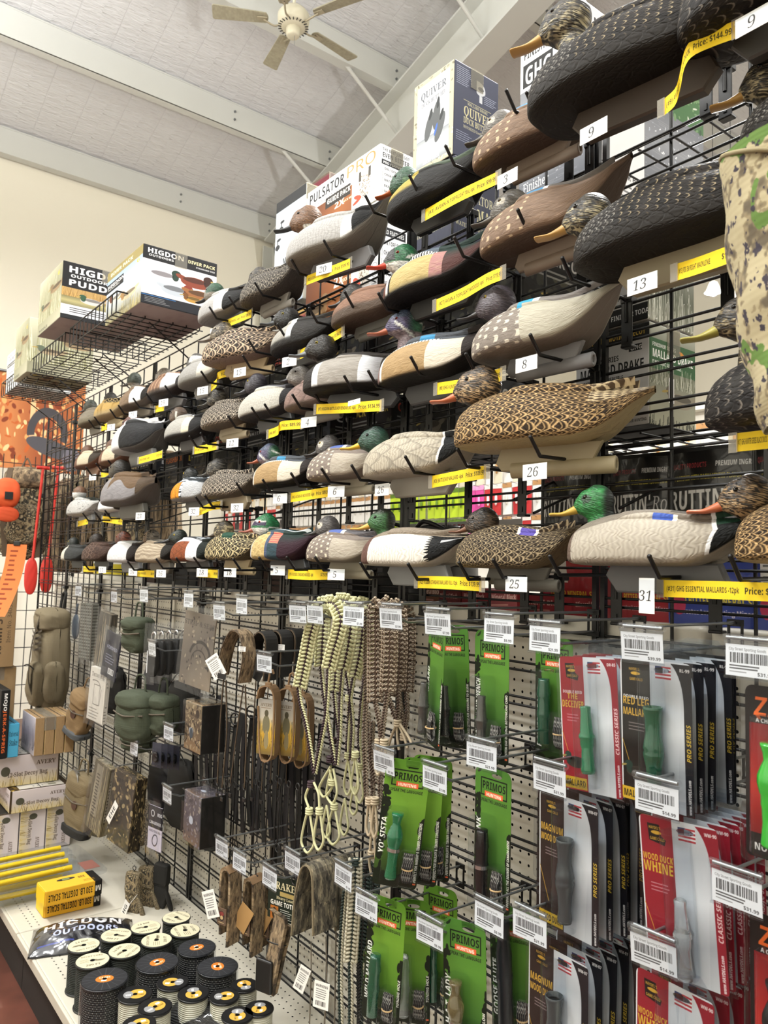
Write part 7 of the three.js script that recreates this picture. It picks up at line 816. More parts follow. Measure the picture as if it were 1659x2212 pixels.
// flat clear packs: header, contents, sleeve
function flatPack(label, px, py, z, w, h, reg, o = {}) { const p = at(px, py, z), t = thing(o.name ?? 'clear_pack', label, o.cat ?? 'pack', V(p.x + (o.cx ? 0 : w / 2), p.y, p.z), o.yaw ?? .2, o.group); t.rotation.z = o.roll ?? 0; const g = rbox(w, h, o.d ?? .004, .001, 0, -h / 2, 0); onto(g, reg); part('printed_card', g, sheets[reg.k].card, t); part('clear_sleeve', gridGeo(10, 16, (u, v) => [V((u - .5) * w * 1.1, .02 - (1 - v) * (h + .04), (o.d ?? .004) / 2 + .006 + .012 * (fbm(u * 5 + px, v * 6, 3) - .3)), u, v]), M.haze, t); part('hang_strip', rbox(w * .5, .02, .001, .0004, 0, .014, 0), M.clear, t); if (o.extra) o.extra(t, w, h); return t; }
const P_navy = print(3, 120, 180, (x, w, h) => { fill(x, '#22232e', 0, 0, w, h); T(x, 'FORMED', 60, 60, 20, '#8a8da0', { align: 'center' }); lines(x, '#7a7d90', 20, 90, 70, 4, 10, 3); fill(x, '#e6e6e6', 54, 140, 44, 22); barcode(x, 56, 142, 40, 18); }), P_wtag = print(3, 110, 160, (x, w, h) => { fill(x, '#cbc6bd', 0, 0, w, h); T(x, 'Texas Rig', 55, 20, 18, '#5a544c', { f: 'serif', align: 'center' }); x.strokeStyle = '#4a4640'; x.lineWidth = 2; x.strokeRect(34, 50, 40, 60); x.beginPath(); x.moveTo(20, 40); x.quadraticCurveTo(70, 30, 80, 60); x.moveTo(84, 60); x.lineTo(78, 110); x.stroke(); lines(x, '#8a857c', 12, 122, 70, 4, 9, 3); }), P_rope = print(3, 100, 180, (x, w, h) => { fill(x, '#5e5a54', 0, 0, w, h); for (let i = 0; i < 5; i++) for (let j = 0; j < 36; j++) fill(x, j % 2 ? '#3c3f3a' : '#767a72', 8 + i * 18, j * 5, 12, 4); }), P_wire = print(3, 100, 180, (x, w, h) => { fill(x, '#4a463f', 0, 0, w, h); reeds(x, w, 0, h, ['#a8987a', '#8d8068', '#2e2a26'], 60); }), P_blind = print(3, 150, 210, (x, w, h) => { x.fillStyle = grad(x, ['#7d7263', '#5a5148', '#8a7d6a'], 0, 0, w, h); x.fillRect(0, 0, w, h); T(x, 'STRAP & SEAT', 75, 30, 20, '#3a3229', { align: 'center', f: 'serif' }); x.strokeStyle = '#2a2420'; x.lineWidth = 9; x.beginPath(); x.arc(90, 130, 50, 3.4, 6.2); x.stroke(); x.lineWidth = 4; x.beginPath(); x.arc(86, 140, 36, 3.2, 6.3); x.stroke(); speck(x, ['#2b2622', '#8f8470'], w, h, 60, 2, 7); }), P_camoBox = print(3, 120, 170, (x, w, h) => { x.fillStyle = grad(x, ['#7a6a52', '#5a4a3a', '#85694a'], 0, 0, 0, h); x.fillRect(0, 0, w, h); speck(x, ['#8f8068', '#453a2e', '#a39274', '#2f2820'], w, h, 150, 2, 10); blob(x, '#9aa0a8', 50, 100, 16, 12); blob(x, '#3a4650', 52, 108, 12, 18); blob(x, '#332a24', 92, 34, 13, 15); }), P_violetBox = print(3, 120, 170, (x, w, h) => { x.fillStyle = grad(x, ['#5e5658', '#4b464e', '#6b5648'], 0, 0, 0, h); x.fillRect(0, 0, w, h); speck(x, ['#75707a', '#3a363a', '#8a8078'], w, h, 100, 2, 9); blob(x, '#b0b4c0', 56, 90, 14, 14); }), P_carab = print(3, 90, 170, (x, w, h) => { fill(x, '#1d1c22', 0, 0, w, 86); fill(x, '#b9b3c2', 0, 86, w, 84); T(x, 'RIG', 58, 30, 18, '#d0d0d4'); blob(x, '#c9c9cc', 28, 30, 12, 14); blob(x, '#1d1c22', 28, 30, 8, 10); T(x, 'CARABINER', 45, 66, 16, '#d0d0d4', { align: 'center', max: 76 }); T(x, '4 INCH TEXAS RIG', 45, 98, 13, '#2a2830', { align: 'center', max: 76 }); x.strokeStyle = '#3a3840'; x.lineWidth = 5; x.beginPath(); x.ellipse(48, 132, 16, 22, .3, 0, 7); x.stroke(); }), P_net = print(3, 120, 230, (x, w, h) => { fill(x, '#57503f', 0, 0, w, h); reeds(x, w, 0, h, ['#8d8264', '#39342a', '#a89a78', '#4a4334'], 160); fill(x, 'rgba(200,196,184,.35)', 20, 10, 50, h - 60); lines(x, 'rgba(40,36,30,.7)', 30, 40, 30, 14, 11, 4); }), P_ehe = print(3, 120, 230, (x, w, h) => { fill(x, '#2e271d', 0, 0, w, h); speck(x, ['#6b5c40', '#15120e', '#a08d66', '#473c2a'], w, h, 160, 3, 12); });
flatPack('clear bag of dark braided rope bundles, far left', 186, 1302, .24, .11, .25, P_rope, { group: 'clear bags of rope', d: .03 });
flatPack('clear bag of tan wire stakes beside the rope bag', 228, 1322, .22, .1, .26, P_wire, { group: 'clear bags of rope', d: .03, roll: -.15 });
flatPack('tall clear bag with a white sketch tag below the rope bags', 208, 1440, .26, .13, .22, P_wtag, { d: .02, roll: -.08 });
flatPack('navy blue hang card with white barcode under the green pouch', 238, 1365, .25, .12, .19, P_navy, { roll: -.2, name: 'hang_card' });
flatPack('clear pack with brown strap-and-seat picture left of the shoulder straps', 412, 1322, .25, .17, .24, P_blind, { roll: -.1 });
flatPack('clear bag of reed netting leaning left over the deck', 220, 1642, .27, .12, .28, P_net, { roll: -.22, d: .03 });
{ const t = flatPack('bag of dark camouflage netting with a white lettered strip', 268, 1660, .22, .16, .28, P_ehe, { roll: -.12, d: .05 }); const r = print(3, 60, 130, (x, w, h) => { fill(x, '#dcdad6', 0, 0, w, h); T(x, 'EHE', 30, 65, 44, '#2a2a2c', { rot: -Math.PI / 2, align: 'center' }); }), g = rbox(.03, .1, .001, .0004); onto(g, r); const m = part('letter_strip', g, sheets[3].paper, t, -.02, -.15, .05); m.rotation.z = -.5; }
flatPack('small carabiner card with black top, left of the lower clear box', 328, 1735, .24, .085, .15, P_carab, { name: 'hang_card' });
// clear boxes holding folded camouflage
for (const [px, py, lab, reg, h] of [[432, 1522, 'clear box of folded brown camouflage under a hanging tab, upper of two', P_camoBox, .165], [430, 1722, 'clear box of folded violet grey camouflage under a hanging tab, lower of two', P_violetBox, .17]]) { const p = at(px, py, .26), t = thing('clear_box', lab, 'box', V(p.x, p.y, p.z), 0, 'clear boxes of camouflage'); part('printed_insert', cartonGeo(.13, h * .94, .085, { pz: reg, px: dk3, py: reg, all: dk3 }), sheets[3].card, t, -.065, -h / 2, -.05); part('clear_case', rbox(.142, h, .1, .006, -.065, -h / 2, -.05), M.clear, t); part('hang_tab', rbox(.05, .04, .001, .0004, -.065, .018, -.05), M.clear, t); }
// black sleeves with silver carabiners in clear bags
for (let i = 0; i < 5; i++) { const p = at(334 + i * 16, 1352 - i, .25 - i * .035), t = thing('carabiner_sleeve', 'black sleeve with silver carabiner in a clear bag, ' + ORD[i] + ' of the row', 'sleeve', p, .3, 'black sleeves with carabiners'); part('sleeve', bulge(.05, .13, .025, 3.4, .003, i), FAB.dark, t, 0, -.12, 0); part('carabiner', new THREE.TorusGeometry(.016, .004, 8, 18).scale(.8, 1.3, 1), M.chrome, t, 0, -.045, 0); part('clear_bag', gridGeo(6, 10, (u, v) => [V((u - .5) * .066, .01 - (1 - v) * .22, .018 + .006 * (fbm(u * 4, v * 5, i) - .5)), u, v]), M.haze, t); part('lettering', rbox(.004, .08, .0008, .0003, -.012, -.13, .0165), M.tagwhite, t); }
for (let i = 0; i < 4; i++) { const p = at(340 + i * 13, 1600 + i * 2, .25 - i * .03), t = thing('blister_pack', 'small clear blister of dark parts, ' + ORD[i] + ' from the left below the green pouches', 'pack', p, .3, 'small clear blisters'); part('card', rbox(.05, .085, .0016, .0005, 0, -.05, 0), std(0x2a2b38, .6), t); part('blister', shell(.04, .05, .018, .006), M.clear, t, 0, -.055, .001); part('parts', bulge(.028, .036, .012, 3, .003, i), M.blackPlastic, t, 0, -.055, .007); part('hang_tab', rbox(.03, .016, .001, .0004, 0, -.002, 0), M.clear, t); }
{ const p = at(165, 1322, .22), t = thing('paddle', 'small blue-grey spoon paddle hanging left of the rope bags', 'paddle', p, .2); part('bowl', bulge(.07, .12, .02, 2.1, .0, 3), std(0x4b5560, .2), t, 0, -.07, 0); part('handle', rod(V(0, -.01, 0), V(.01, .04, 0), .006), std(0x4b5560, .3), t); part('clear_sleeve', rbox(.085, .17, .001, .0004, 0, -.06, .014), M.clear, t); }
// gloves clipped over the deck
function glove(label, px, py, z, mat, roll) { const p = at(px, py, z), t = thing('glove', label, 'glove', p, .5, 'hanging gloves'); t.rotation.z = roll; t.scale.setScalar(.82); part('hand', merge([bulge(.085, .15, .028, 2.8, .004, px).translate(0, -.14, 0), ...[-.031, -.0105, .0105, .031].map((x, i) => bulge(.019, .125 - Math.abs(i - 1.6) * .014, .019, 2.2, .002, i).rotateZ(x * 2).translate(x * 1.05, -.255, 0)), bulge(.022, .11, .022, 2.2, .002, 8).rotateZ(.45).translate(.056, -.165, .004)]), mat, t); part('cuff', bulge(.08, .10, .034, 7, .004, px + 2), mat, t, 0, -.055, 0); part('cuff_clip', clipGeo, M.blackPlastic, t, 0, .01, 0); return t; }
glove('brown camouflage glove hanging low over the deck, left of two', 290, 1880, .22, FAB.camoLeaf, .0);
glove('brown camouflage glove hanging low behind the first', 318, 1868, .16, FAB.camoLeaf, .06);
glove('plain black glove hanging low right of the camouflage gloves', 352, 1862, .12, FAB.dark, -.05);
{ const r = print(3, 60, 120, (x, w, h) => { fill(x, '#dcdad6', 0, 0, w, h); T(x, 'GHG', 30, 60, 40, '#2a2a2c', { rot: -Math.PI / 2, align: 'center' }); }), p = at(268, 1968, .25), t = thing('letter_tag', 'white tag with black letters hanging below the camouflage glove', 'tag', p, .3), g = rbox(.03, .085, .001, .0004); onto(g, r); part('tag', g, sheets[3].paper, t); part('string', rod(V(.012, .04, 0), V(.03, .10, 0), .0008), M.tagwhite, t); t.rotation.z = -.45; }
// ---------------------------------------------------------------- dense dark goods against the board between the straps and the clear boxes
{
  const dkc = [FAB.dark, FAB.camoLeaf, std(0x15151a, .6), FAB.taupe];
  [[455, 1500, .34], [545, 1545, .36], [590, 1600, .30], [640, 1640, .32], [668, 1560, .3], [510, 1560, .3]].forEach(([px, py, h], i) => { const p = at(px, py, .05), t = thing('webbing_bundle', 'dark bundle of hanging webbing close to the board, ' + ORD[[455, 510, 545, 590, 640, 668].indexOf(px)] + ' from the left', 'strap', p, .4, 'dark webbing bundles');
    for (let k = 0; k < 5; k++) part('webbing', bandGeo([V(-.045 + k * .022, .0, .01 * (k % 2)), V(-.05 + k * .024, -h * .5, .012), V(-.045 + k * .022 + .006 * (k % 3), -h - .03 * (k % 2), .006)], V(.02, 0, .006), .0025), dkc[(i + k) % 2 ? 0 : 2], t); part('ring', new THREE.TorusGeometry(.02, .003, 6, 16), M.blackPlastic, t, 0, .012, .006); });
  [[395, 1470, .17, .2, 0, 'dark folded pouch against the board above the upper clear box'], [352, 1640, .15, .2, 2, 'black folded bag against the board under the small blisters'], [395, 1640, .16, .26, 0, 'dark folded bag between the two clear boxes'], [300, 1720, .17, .2, 1, 'dark leaf-camouflage bag behind the carabiner card'], [455, 1700, .14, .22, 0, 'dark folded bag right of the lower clear box'], [250, 1440, .16, .22, 0, 'dark shaded bag behind the navy hang card'], [345, 1420, .16, .2, 2, 'black shaded bag behind the carabiner sleeves']].forEach(([px, py, w, h, m, lab]) => { const p = at(px, py, .07), t = thing('folded_bag', lab, 'bag', p, .2, 'dark folded bags'); part('bag_body', bulge(w, h, .06, 3.2, .008, px), dkc[m], t, 0, -h / 2, 0); part('drawcord', tube([V(-w * .3, -.01, .02), V(0, .03, .02), V(w * .3, -.01, .02)], .003, 10), M.blackPlastic, t); });
}
// ---------------------------------------------------------------- goods on the far side of the wall, on the rail-high white shelf
{
  const t = thing('rear_shelf', 'white steel shelf behind the grid wall at rail height', 'shelf');
  for (let i = 0; i < 5; i++) { part('shelf_plate', rbox(1.1, .03, .42, .006, XR - .56 - i * 1.112, 1.385, -.29), M.white, t); part('shelf_lip', rbox(1.1, .04, .012, .004, XR - .56 - i * 1.112, 1.392, -.505), M.white, t); }
}
const SY = 1.4005;
function bagPrint(low, word) { return print(0, 200, 300, (x, w, h) => { fill(x, '#121213', 0, 0, w, h); T(x, 'QUALITY PRODUCTS', 10, 24, 13, '#b0343a', { max: 74 }); T(x, 'PREMIUM INGREDIENTS', w - 10, 24, 13, '#d8d8d8', { align: 'right', max: 90 }); T(x, 'FORTIFIED WITH RACKAGENICS FLAVOR ENHANCER', w / 2, 46, 12, '#c9bb3a', { align: 'center', max: 160 }); T(x, "RUTTIN'", 8, 84, 46, '#e8e8e6', { max: 118 }); T(x, 'Rock', 128, 86, 36, '#cfcfd0', { w: 'normal', f: 'serif', max: 66, skew: .15 }); x.fillStyle = low; x.beginPath(); x.moveTo(0, 140); x.quadraticCurveTo(w / 2, 116, w, 134); x.lineTo(w, h); x.lineTo(0, h); x.closePath(); x.fill(); T(x, word, w / 2, 150, 24, '#f0e8e0', { align: 'center', max: 180 }); fill(x, '#d9d6d0', 14, 176, 80, 56); lines(x, '#666', 20, 184, 60, 5, 9, 3); T(x, 'NO BITTER MINERAL SMELL!', w / 2 + 6, 254, 16, '#e0c73a', { align: 'center', max: 170 }); T(x, 'Creates Long Lasting Mineral Site', w / 2 + 6, 274, 12, '#d8c8d0', { align: 'center', max: 160 }); blob(x, '#b03050', 24, 262, 14, 18); }); }
[[1152, .19, '#a0202a', 'PERSIMMON', 'black and red bag reading RUTTIN ROCK, leftmost behind the grid'], [1300, .18, '#a0202a', 'ACORN', 'black and red bag reading RUTTIN ROCK behind the green mallard head'], [1425, .23, '#2a3a80', 'BERRY', 'black and blue bag reading RUTTIN ROCK behind the grey mallard drake'], [1612, .2, '#2a3a80', 'BERRY', 'black and blue bag of mineral rock at the right edge']].forEach(([px, w, c, word, lab]) => {
  const p = at(px, 1300, -.14), r = bagPrint(c, word), t = thing('mineral_bag', lab, 'bag', [p.x + w / 2, SY, -.2], .12, 'bags of mineral rock'); const h = .365, g = gridGeo(24, 24, (u, v) => { const e = Math.pow(Math.sin(Math.PI * clamp(u, .02, .98)), .5) * Math.pow(Math.sin(Math.PI * clamp(.05 + v * .72)), .6), n = fbm(u * 6 + px, v * 6, 5) - .5; return [V((u - .5) * w, v * h, .012 + .045 * e + .012 * n * e), u, v]; }); onto(g, r);
  part('bag_front', g, new THREE.MeshPhysicalMaterial({ map: sheets[0].t, roughness: .3, clearcoat: .4 }), t); part('bag_back', rbox(w * .99, h, .02, .006, 0, h / 2, 0), M.blackPlastic, t); part('top_seal', rbox(w, .02, .006, .002, 0, h + .005, .006), M.blackPlastic, t);
});
[[1242, .17, .052, '#7a1a20', 'long dark red box left of the red mineral bag'], [1060, .1, .06, '#6a1a1e', 'small red tub on the rail-high shelf'], [1000, .09, .055, '#5a1c1c', 'dark red round-cornered tin on the rail-high shelf'], [962, .1, .07, '#5f3a26', 'rust brown box on the rail-high shelf']].forEach(([px, w, h, c, lab]) => { const p = at(px, 1320, -.1), r = print(0, 90, 40, (x, ww, hh) => { fill(x, c, 0, 0, ww, hh); T(x, 'Mineral Block', 8, 14, 12, '#c9b2a8', { max: 70 }); lines(x, '#9a6a60', 8, 26, 50, 1, 8, 3); }); carton('mineral_box', lab, 'box', V(p.x, SY + h, -.09), w, h, .12, { all: r }, { notape: true }); });
// black lidded tubs
for (let i = 0; i < 6; i++) { const p = V(-1.75 - i * .25, 0, 0), t = thing('feeder_tub', 'black plastic tub with screw lid, ' + ORD[i] + ' from the right behind the grid', 'tub', [p.x, SY, -.24], i, 'black lidded tubs'); part('tub', lathe([[.001, 0], [.1, 0], [.115, .08], [.112, .15], [.085, .19], [.06, .205], [.001, .205]], 26), M.blackPlastic, t); part('lid', lathe([[.062, .2], [.066, .2], [.066, .235], [.06, .24], [.001, .24]], 22), M.blackPlastic, t); part('carry_handle', tube([V(-.11, .12, 0), V(-.1, .2, .03), V(0, .25, .07), V(.1, .2, .03), V(.11, .12, 0)], .007, 20), M.blackPlastic, t); }
for (let i = 0, x = -1.98; i < 9; i++) { const w = .15 + .08 * hash(i, 21), h = .085 + .05 * hash(i, 22); carton('mineral_box', 'low dark box on the rear shelf under the decoys, ' + ORD[i] + ' from the right', 'box', V(x, SY + h, -.075), w, h, .09, { all: i % 3 === 2 ? plainPrint(0, '#3a2a24', '#453028') : dk0 }, { notape: true, group: 'low dark boxes on the rear shelf' }); x -= w + .02; }
{ const r = print(0, 360, 26, (x, w, h) => { fill(x, '#b9b8b4', 0, 0, w, h); T(x, 'IRRESISTIBLE TO DEER', 150, 13, 18, '#a02a30', { align: 'center' }); }); const a = at(880, 1142, -.3), b = at(1128, 1150, -.3), t = thing('shelf_strip', 'grey strip reading IRRESISTIBLE TO DEER behind the hen decoy', 'sign', a), g = rbox(b.x - a.x, .03, .003, .001, (b.x - a.x) / 2, 0, 0); onto(g, r); part('strip', g, sheets[0].paper, t); part('channel', box(b.x - a.x, .006, .008, (b.x - a.x) / 2, -.018, 0), M.white, t); for (const q of [.02, b.x - a.x - .02]) part('post', rod(V(q, 0, -.006), V(q, SY - a.y, -.006), .005), M.steel, t); }
// ---------------------------------------------------------------- brightly lit lure rack across the next aisle
{
  const Z = -2.3, t = thing('lure_rack', 'white perforated rack full of hanging lures, seen through the grid', 'rack'); const y1 = 2.36, x0 = -7.7, x1 = .8;
  part('back_board', box(x1 - x0, y1, .04, (x0 + x1) / 2, y1 / 2, Z - .06), std(0xe8e4dc, .5), t); for (let i = 0; i < 9; i++) part('upright', box(.03, y1, .03, x0 + .1 + i * 1.02, y1 / 2, Z - .03), M.white, t); part('top_cap', rbox(x1 - x0, .03, .12, .006, (x0 + x1) / 2, y1 + .015, Z - .06), M.white, t); part('lower_shelf', rbox(x1 - x0, .03, .3, .006, (x0 + x1) / 2, 1.28, Z + .1), M.white, t);
  const LC = [['white', 0xe9e7e2, 0xcfcac0], ['cream', 0xe0d6bd, 0xb9884e], ['lime', 0xb9d22c, 0x5a7a1c], ['pink', 0xd64a9a, 0xe9a0cc], ['red', 0xc02c30, 0xefe6e0], ['black', 0x2a2a2c, 0xb9b6b0]];
  const cardG = merge([rbox(.074, .198, .003, .001, 0, -.1, 0)]), lureG = merge([bulge(.018, .075, .016, 2.2, 0, 1).translate(0, -.1, .012)]), headG = rbox(.074, .03, .004, .001, 0, -.012, .001), pegG = rod(V(0, -.008, -.05), V(0, 0, .06), .002, 5);
  const protos = {}, order = (row, x, i) => (row === 0 ? (hash(i, 3) > .5 ? 'white' : 'cream') : x > -3.2 ? (hash(i, 8) > .8 ? 'red' : 'white') : x > -3.58 ? (i % 3 ? 'red' : 'white') : x > -3.8 ? 'pink' : x > -4.65 ? (hash(i, 2) > .2 ? 'lime' : 'white') : x > -6.2 ? 'white' : hash(i, 5) > .6 ? 'red' : hash(i, 6) > .5 ? 'black' : 'white');
  [[2.28, 0], [2.075, 1], [1.86, 2]].forEach(([y, row]) => { for (let i = row === 2 ? 34 : 12; i < 94; i++) { const k = order(row, .35 - i * .083, i), [, c, d] = LC.find((q) => q[0] === k), lab = k + ' lure pack hanging on the bright rack beyond the wall'; let o; if (!protos[k]) { o = protos[k] = thing('lure_pack', lab, 'lure pack', [0, 0, 0], 0, 'far ' + k + ' lure packs'); part('card', cardG, std(c, .5), o); part('lure', lureG, std(d, .35), o); part('header', headG, std(row ? d : 0xb98a58, .6), o); part('peg', pegG, M.steel, o); } else o = dup(protos[k], lab); o.position.set(.35 - i * .083 + .008 * (hash(i, row) - .5), y, Z + .04); o.rotation.set(0, .25 * (hash(i, row, 3) - .5), .12 * (hash(i, row, 9) - .3)); } });
}
// ---------------------------------------------------------------- what hangs beyond the left end
{
  const X = -6.9, a = at(-70, 1003, X, 'x'), b = at(186, 830, X, 'x'), w = a.z - b.z, h = b.y - a.y, r = print(3, 300, 200, (x, ww, hh) => { x.fillStyle = grad(x, ['#a8562c', '#bf7844', '#8c421f', '#b56e3a'], 0, 0, ww, 0); x.fillRect(0, 0, ww, hh); speck(x, ['#7a3212', '#e6a262', '#b85a22', '#f0c08a'], ww, hh, 220, 2, 11); fill(x, '#e8b98a', 150, 0, 14, hh * .7); fill(x, '#3a3230', 186, 0, 4, hh); x.strokeStyle = '#3f3c40'; x.lineWidth = 20; x.beginPath(); x.arc(200, 120, 46, 3.0, 6.6); x.stroke(); blob(x, '#4a484e', 212, 150, 70, 18, .2); blob(x, '#6a6670', 270, 170, 26, 26); });
  const t = thing('banner', 'rust orange picture banner with grey tool on the wall beyond the left end', 'banner', [X, a.y, (a.z + b.z) / 2], Math.PI / 2), g = rbox(w, h, .01, .003, 0, h / 2, 0); onto(g, r); part('banner', g, sheets[3].paper, t); part('top_rail', rod(V(-w / 2, h, .012), V(w / 2, h, .012), .012), M.steel, t); for (const s of [-1, 1]) part('post', box(.03, a.y + h, .03, s * w * .45, h / 2 - a.y / 2, -.03), M.white, t);
}
{ // camouflage pack, orange cap and red paddles on the end rack
  const e = thing('end_rack', 'black wire end rack beyond the left end of the wall', 'rack', [-5.9, 0, .1]); for (let i = 0; i < 14; i++) { part('vertical_wire', rod(V(0, .4, .5 - i * .07), V(0, 2.25, .5 - i * .07), .003, 5), M.blackWire, e); part('horizontal_wire', rod(V(0, .5 + i * .13, .5), V(0, .5 + i * .13, -.42), .003, 5), M.blackWire, e); } for (const z of [.51, -.43]) part('leg', box(.02, 2.27, .02, 0, 1.135, z), M.blackWire, e);
  const cp = at(58, 1010, -5.72, 'x'), t = thing('camo_pack', 'bulky brown camouflage pack with straps at the left edge', 'backpack', [-5.72, cp.y, cp.z], Math.PI / 2 - .2); part('pack_body', bulge(.36, .62, .2, 2.8, .012, 4), FAB.camoLeaf, t, 0, -.33, 0); part('front_pocket', bulge(.24, .28, .1, 3, .008, 7), FAB.camoLeaf, t, 0, -.4, .11); part('top_lid', bulge(.32, .16, .22, 3, .008, 8), FAB.camo, t, .02, -.08, .02); for (const s of [-1, 1]) part('strap', bandGeo([V(s * .1, -.02, .1), V(s * .13, -.3, .16), V(s * .1, -.62, .08)], V(.035, 0, .01), .006), FAB.brown, t); part('buckle', rbox(.04, .03, .012, .004, .1, -.2, .15), M.blackPlastic, t); part('hang_loop', tube([V(-.03, .0, 0), V(0, .07, -.04), V(.03, 0, 0)], .006), FAB.brown, t);
  const oc = at(10, 1035, -5.6, 'x'), c = thing('orange_cap', 'bright orange cap hanging at the left edge', 'cap', [-5.5, oc.y, oc.z], Math.PI / 2); part('crown', bulge(.16, .2, .12, 2.4, .004, 3), std(0xd8572a, .8), c, 0, -.1, 0); part('brim', bulge(.15, .10, .03, 2.2, .002, 5), std(0xc44a22, .8), c, 0, -.24, .03); part('badge', rbox(.05, .05, .004, .002, 0, -.12, .062), FAB.dark, c);
  [[95, 1010, 0], [128, 1010, .12]].forEach(([px, py, dz], i) => { const p = at(px, py, -5.4, 'x'), q = thing('red_paddle', ['bright red paddle hanging beyond the left grid edge, left of two', 'bright red paddle hanging beyond the left grid edge, right of two'][i], 'paddle', [-5.42, p.y, p.z], Math.PI / 2 - .1, 'red paddles'); const rm = std(0xc9352c, .35); part('shaft', rod(V(0, 0, 0), V(-.03, -.62, 0), .009, 8), rm, q); part('blade', bulge(.08, .24, .02, 2.4, 0, 2), rm, q, -.035, -.72, 0); part('grip', rod(V(-.04, 0, 0), V(.04, .0, 0), .012, 8), rm, q); });
  const r = print(3, 40, 150, (x, w, h) => { fill(x, '#e0763a', 0, 0, w, h); for (let i = 0; i < 14; i++) fill(x, '#8a3c18', 8, 12 + i * 10, 10 + 14 * hash(i, 4), 4); }), op = at(37, 1176, .52), o = thing('orange_list', 'curling orange paper strip of printed lines at the left edge', 'sign', op, .9); const g = gridGeo(2, 16, (u, v) => [V((u - .5) * .09 - .05 * (1 - v) ** 2, (v - 1) * .32, .06 * (1 - v) ** 2), u, v]); onto(g, r); part('paper_strip', g, sheets[3].paper, o); part('clip', rbox(.03, .02, .01, .002, 0, .004, 0), M.blackPlastic, o);
  // camouflage coats seen through the grid, and white tubs with yellow lids under them
  for (let i = 0; i < 8; i++) { const x = -4.15 - i * .33, q = thing('camo_coat', 'hanging brown camouflage garment behind the grid, ' + ORD[i] + ' from the right', 'garment', [x, 2.16, -.32], .3 * (hash(i, 2) - .5), 'camouflage garments behind the grid'); part('body', bulge(.24, .72, .14, 3, .016, i + 2), i % 2 ? FAB.camoLeaf : FAB.camo, q, 0, -.38, 0); part('sleeve', bulge(.09, .5, .1, 2.6, .012, i + 9), i % 2 ? FAB.camoLeaf : FAB.camo, q, .13, -.32, .05); part('hanger', wire([V(-.1, -.03, 0), V(0, .03, 0), V(.1, -.03, 0)], .003), M.blackWire, q); part('hanger_hook', tube([V(0, .03, 0), V(.0, .09, 0), V(.02, .1, 0)], .002), M.steel, q); }
  const bar = thing('garment_rail', 'black rail carrying the camouflage garments behind the grid', 'rail', [-5.3, 2.262, -.32]); part('rail', rod(V(-1.35, 0, 0), V(1.35, 0, 0), .01, 8), M.blackWire, bar); for (const s of [-.1, 1.3]) part('arm', rod(V(s, 0, 0), V(s, 0, .31), .006), M.blackWire, bar);
  for (let i = 0; i < 6; i++) { const q = thing('white_tub', 'white tub with yellow band on the rear shelf, ' + ORD[i] + ' from the right', 'tub', [-3.95 - i * .17, SY, -.2], i, 'white tubs with yellow bands'); part('tub', lathe([[.001, 0], [.05, 0], [.058, .14], [.001, .14]], 20), std(0xdad8d0, .4), q); part('lid', lathe([[.06, .135], [.062, .15], [.001, .155]], 20), std(0xe9e7e0, .4), q); part('label_band', new THREE.CylinderGeometry(.0562, .0532, .06, 20, 1, true).translate(0, .065, 0), std(0xc9b82a, .5), q); }
}
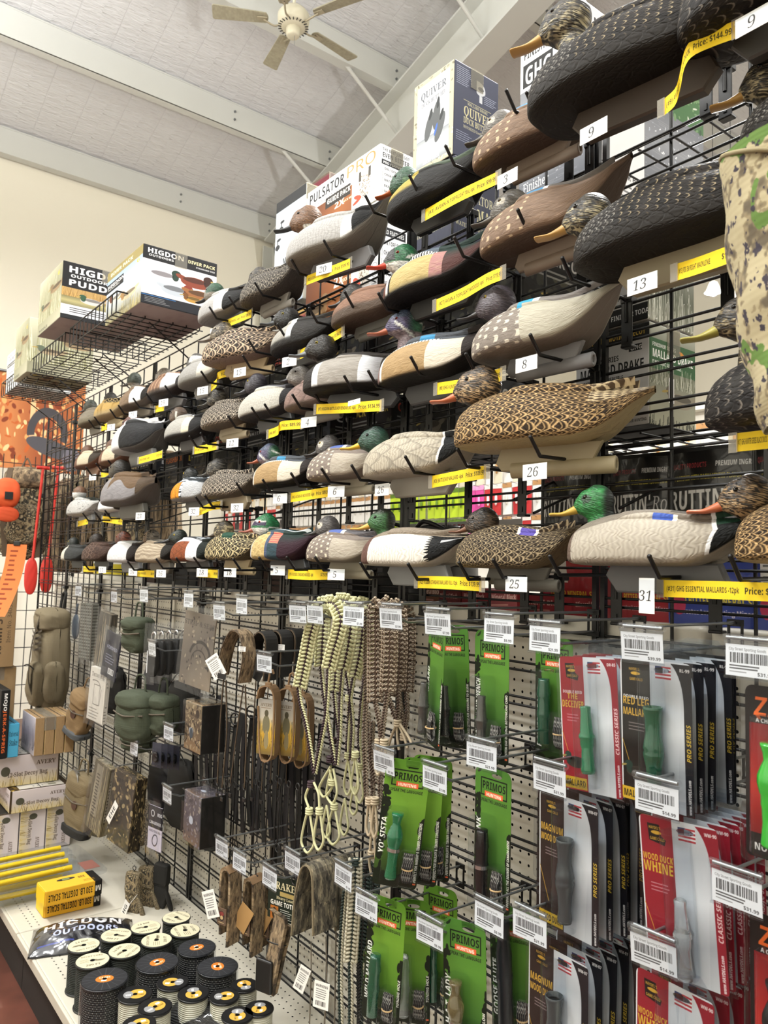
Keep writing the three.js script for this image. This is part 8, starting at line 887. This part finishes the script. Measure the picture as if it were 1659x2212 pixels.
// ---------------------------------------------------------------- camouflage jacket hanging close to the lens at the right edge
{
  const ct = tex(256, 256, (u, v) => { const n = fbm(u * 5, v * 5, 31), m = fbm(u * 11 + 3, v * 11, 41), k = fbm(u * 26, v * 20, 51); let c = mixc(hex(0x9a9072), hex(0xb5ab8c), n); if (m > .56) c = mixc(hex(0x8c8064), hex(0x5f5646), sst(.56, .68, m)); if (n > .66) c = hex(0x5a7838); if (k > .66) c = hex(0x35303a); return c; }, { color: true }); ct.repeat.set(.8, .5);
  const mt = std(0xffffff, .9, 0, { map: ct, bumpMap: weaveBump, bumpScale: .0004 }), Z = .42, p = at(1640, 335, Z), t = thing('camo_jacket', 'green and tan camouflage jacket sleeve hanging close at the right edge', 'jacket', p);
  const mid = [[1668, 318], [1676, 400], [1680, 520], [1692, 640], [1712, 760], [1730, 850], [1738, 905]].map(([x, y]) => at(x, y, Z).sub(p)), cv = new THREE.CatmullRomCurve3(mid);
  part('sleeve', gridGeo(30, 40, (u, v) => { const c = cv.getPoint(v), a = u * Math.PI * 2, w = mix(.062, .046, v) * (1 + .07 * Math.sin(v * 22 + 3 * Math.sin(a)) * sst(.1, .4, v)) * (1 + .06 * (fbm(u * 6, v * 9, 3) - .5)); return [V(c.x + Math.cos(a) * w, c.y + .012 * Math.cos(a), c.z + Math.sin(a) * w * .8), u * 2, v * 3]; }), mt, t);
  part('shoulder_seam', tube([...Array(9)].map((_, i) => { const a = i / 8 * Math.PI * 2; return V(mid[1].x + Math.cos(a) * .064, mid[1].y + .05 * (Math.cos(a) * -.5 + .5), mid[1].z + Math.sin(a) * .052); }), .003, 30), std(0x8a8062, .9), t);
  part('body', gridGeo(30, 30, (u, v) => { const a = u * Math.PI * 2, k = 1 + .1 * (fbm(u * 8, v * 8, 7) - .5), s = sst(0, .12, v); return [V(.20 + Math.cos(a) * .13 * k * (.5 + .5 * s), .02 - v * .6, Math.sin(a) * .07 * k), u * 3, v * 4]; }), mt, t);
  part('collar', new THREE.TorusGeometry(.05, .016, 8, 18).rotateX(Math.PI / 2).translate(.2, .035, 0), mt, t); part('hanger_hook', tube([V(.2, .03, 0), V(.2, .11, 0), V(.2, .135, -.02)], .003), M.steel, t);
  const rail = thing('face_out_arm', 'black arm carrying the camouflage jacket at the right edge', 'hook', [p.x + .2, p.y + .135, 0]); part('arm', rod(V(0, 0, .01), V(0, .0, Z + .03), .007, 8), M.blackWire, rail); part('bracket', rbox(.03, .1, .006, .002, 0, -.03, .008), M.blackWire, rail);
}
scene.traverse((o) => { if (o.isMesh) { o.castShadow = true; o.receiveShadow = true; } if (o.isLight && o.shadow) o.castShadow = true; });
renderer.render(scene, camera);
